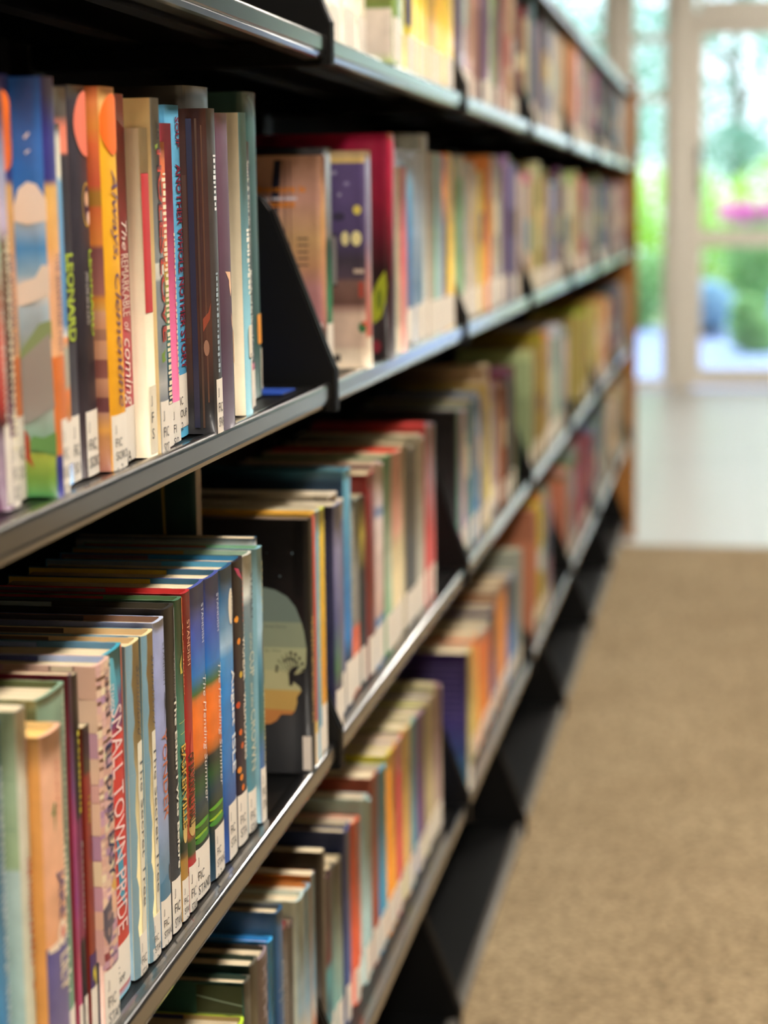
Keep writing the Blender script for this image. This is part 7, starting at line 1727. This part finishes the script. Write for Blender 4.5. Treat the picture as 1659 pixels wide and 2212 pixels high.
# ---------------------------------------------------------------- simple far book (a few pixels wide)
def far_geo(bm, cl, ox, oy, oz, r):
    t, h = r['t'], r['h']; w = .14; rr = random.Random(int(r['Y']*10000)+ord(r['row']))
    c = lin(mainhex(r['key'], r['hexc'])); B = min(.003, t*.14)
    top = shade_col(c, rr.uniform(.7, 1.4)); mid = c
    band = lin(rr.choice(['d8c8a0', '4c5060', 'a86050', '90a8a0', 'c8a860', 'e0d8c8'])) if rr.random() < .35 else c
    lab = lin('e4dac8'); page = lin('dccca8')
    hl = .19*h if rr.random() < .85 else 0
    zb = [0, hl, h*rr.uniform(.35, .5), h*rr.uniform(.6, .75), h] if hl else [0, h*.4, h*.7, h]
    cols = ([lab] if hl else [])+[c, band, top]
    prof = [(-w, 0), (-B, 0), (spx(.18, t, B), .18*t), (0, .5*t), (spx(.82, t, B), .82*t), (-B, t), (-w, t)]
    def face(vs, col, sm=False):
        f = bm.faces.new([bm.verts.new((ox+x, oy+y, oz+z)) for x, y, z in vs]); f.smooth = sm
        for lp in f.loops: lp[cl] = col
    for (a, b), col in zip(zip(zb, zb[1:]), cols):
        for i in range(len(prof)-1):
            (x0, y0), (x1, y1) = prof[i], prof[i+1]
            cc = col if 0 < i < 5 else (c if col == lab else col)
            face([(x0, y0, a), (x1, y1, a), (x1, y1, b), (x0, y0, b)], cc)
    th = min(.0022, t*.15)
    # boards and pages seen from above
    face([(-w, 0, h), (-B, 0, h), (-B, th, h), (-w, th, h)], c); face([(-w, t-th, h), (-B, t-th, h), (-B, t, h), (-w, t, h)], c)
    face([(-B-th, th, h), (-B, th, h), (0, .5*t, h), (-th*1.5, .5*t, h)], c); face([(-th*1.5, .5*t, h), (0, .5*t, h), (-B, t-th, h), (-B-th, t-th, h)], c)
    face([(-w, th, h-.003), (-B-th, th, h-.003), (-B-th, t-th, h-.003), (-w, t-th, h-.003)], page)
    face([(-w, t-th, h-.003), (-B-th, t-th, h-.003), (-B-th, t-th, h), (-w, t-th, h)], c)
    face([(-B-th, th, h-.003), (-B-th, t-th, h-.003), (-th*1.5, .5*t, h), (-B-th, th, h)], c)
    face([(-w, 0, 0), (-w, t, 0), (-w, t, h-.003), (-w, 0, h-.003)], page)
    face([(-w, 0, 0), (-B, 0, 0), (-B, t, 0), (-w, t, 0)], c)
order = sorted(recs, key=lambda r: -r['px'])
near_keys = {id(r) for r in order[:300]}
for r in recs:
    if r['key'] != 'far': near_keys.add(id(r))
extra = [r for r in order if id(r) in near_keys and r['key'] == 'far']
chosen = {id(r) for r in recs if r['key'] != 'far'}
for r in extra:
    if len(chosen) >= 300: break
    chosen.add(id(r))
stuff_bm = bmesh.new(); stuff_cl = stuff_bm.loops.layers.float_color.new('Col')
GRP = {(a, b): 'books standing in the %s, %s' % (ROWW[a], BAYNAME[b]) for a in 'ABCD' for b in range(7)}
for r in recs:
    key = r['key']
    if id(r) not in chosen:
        far_geo(stuff_bm, stuff_cl, r['xs'], r['Y'], BOOKZ[r['row']], r); continue
    st = S.get(key) or (dict(S[key.split('.')[0]], lt=[], D=[], T=[]) if key.split('.')[0] in S else None)
    g = GRP[(r['row'], r['bay'])]
    if key == 'far' and r['Y'] > 3.3:
        bm = bmesh.new(); cl = bm.loops.layers.float_color.new('Col')
        far_geo(bm, cl, 0, 0, 0, r)
        o = mesh_obj('book', bm, M_PLAIN, recalc=False); o.location = (r['xs'], r['Y'], BOOKZ[r['row']])
        tag(o, r['label'], 'book', g); continue
    if st is None:
        rr = random.Random(int(r['Y']*1e4)+ord(r['row']))
        hx_ = r['hexc']; acc = rr.choice(['d8c8a0', '4c5060', 'a86050', '90a8a0', 'c8a860', 'e0d8c8'])
        st = dict(s=[(1, hx_), (.72, hx_), (.70, acc), (.5, acc), (.48, hx_), (0, hx_)] if rr.random() < .4 else hx_, c=hx_, e=rr.choice(['e0d4b8', hx_, '8c9ca0', 'b8a888']), lt=[])
        if rr.random() < .6: st['T'] = [('~', .85, .3, .3, .8, rr.choice(['e8e0d0', '2c2c30', 'e0c878']), '')]
    if r['bay'] > 0 or r['Y'] > 1.75: st = dict(st, lt=st.get('lt') or [])
    st = expand(key, st, r['t'], r['h'])
    book(key, r['row'], r['bay'], r['Y'], r['t'], r['h'], r['xs'], r['lean'], r['hexc'], r['label'], st, g)
o = mesh_obj('distant_books', stuff_bm, M_PLAIN, recalc=False)
tag(o, 'many small blurred books filling the far bays of all four rows', 'books', kind='stuff')
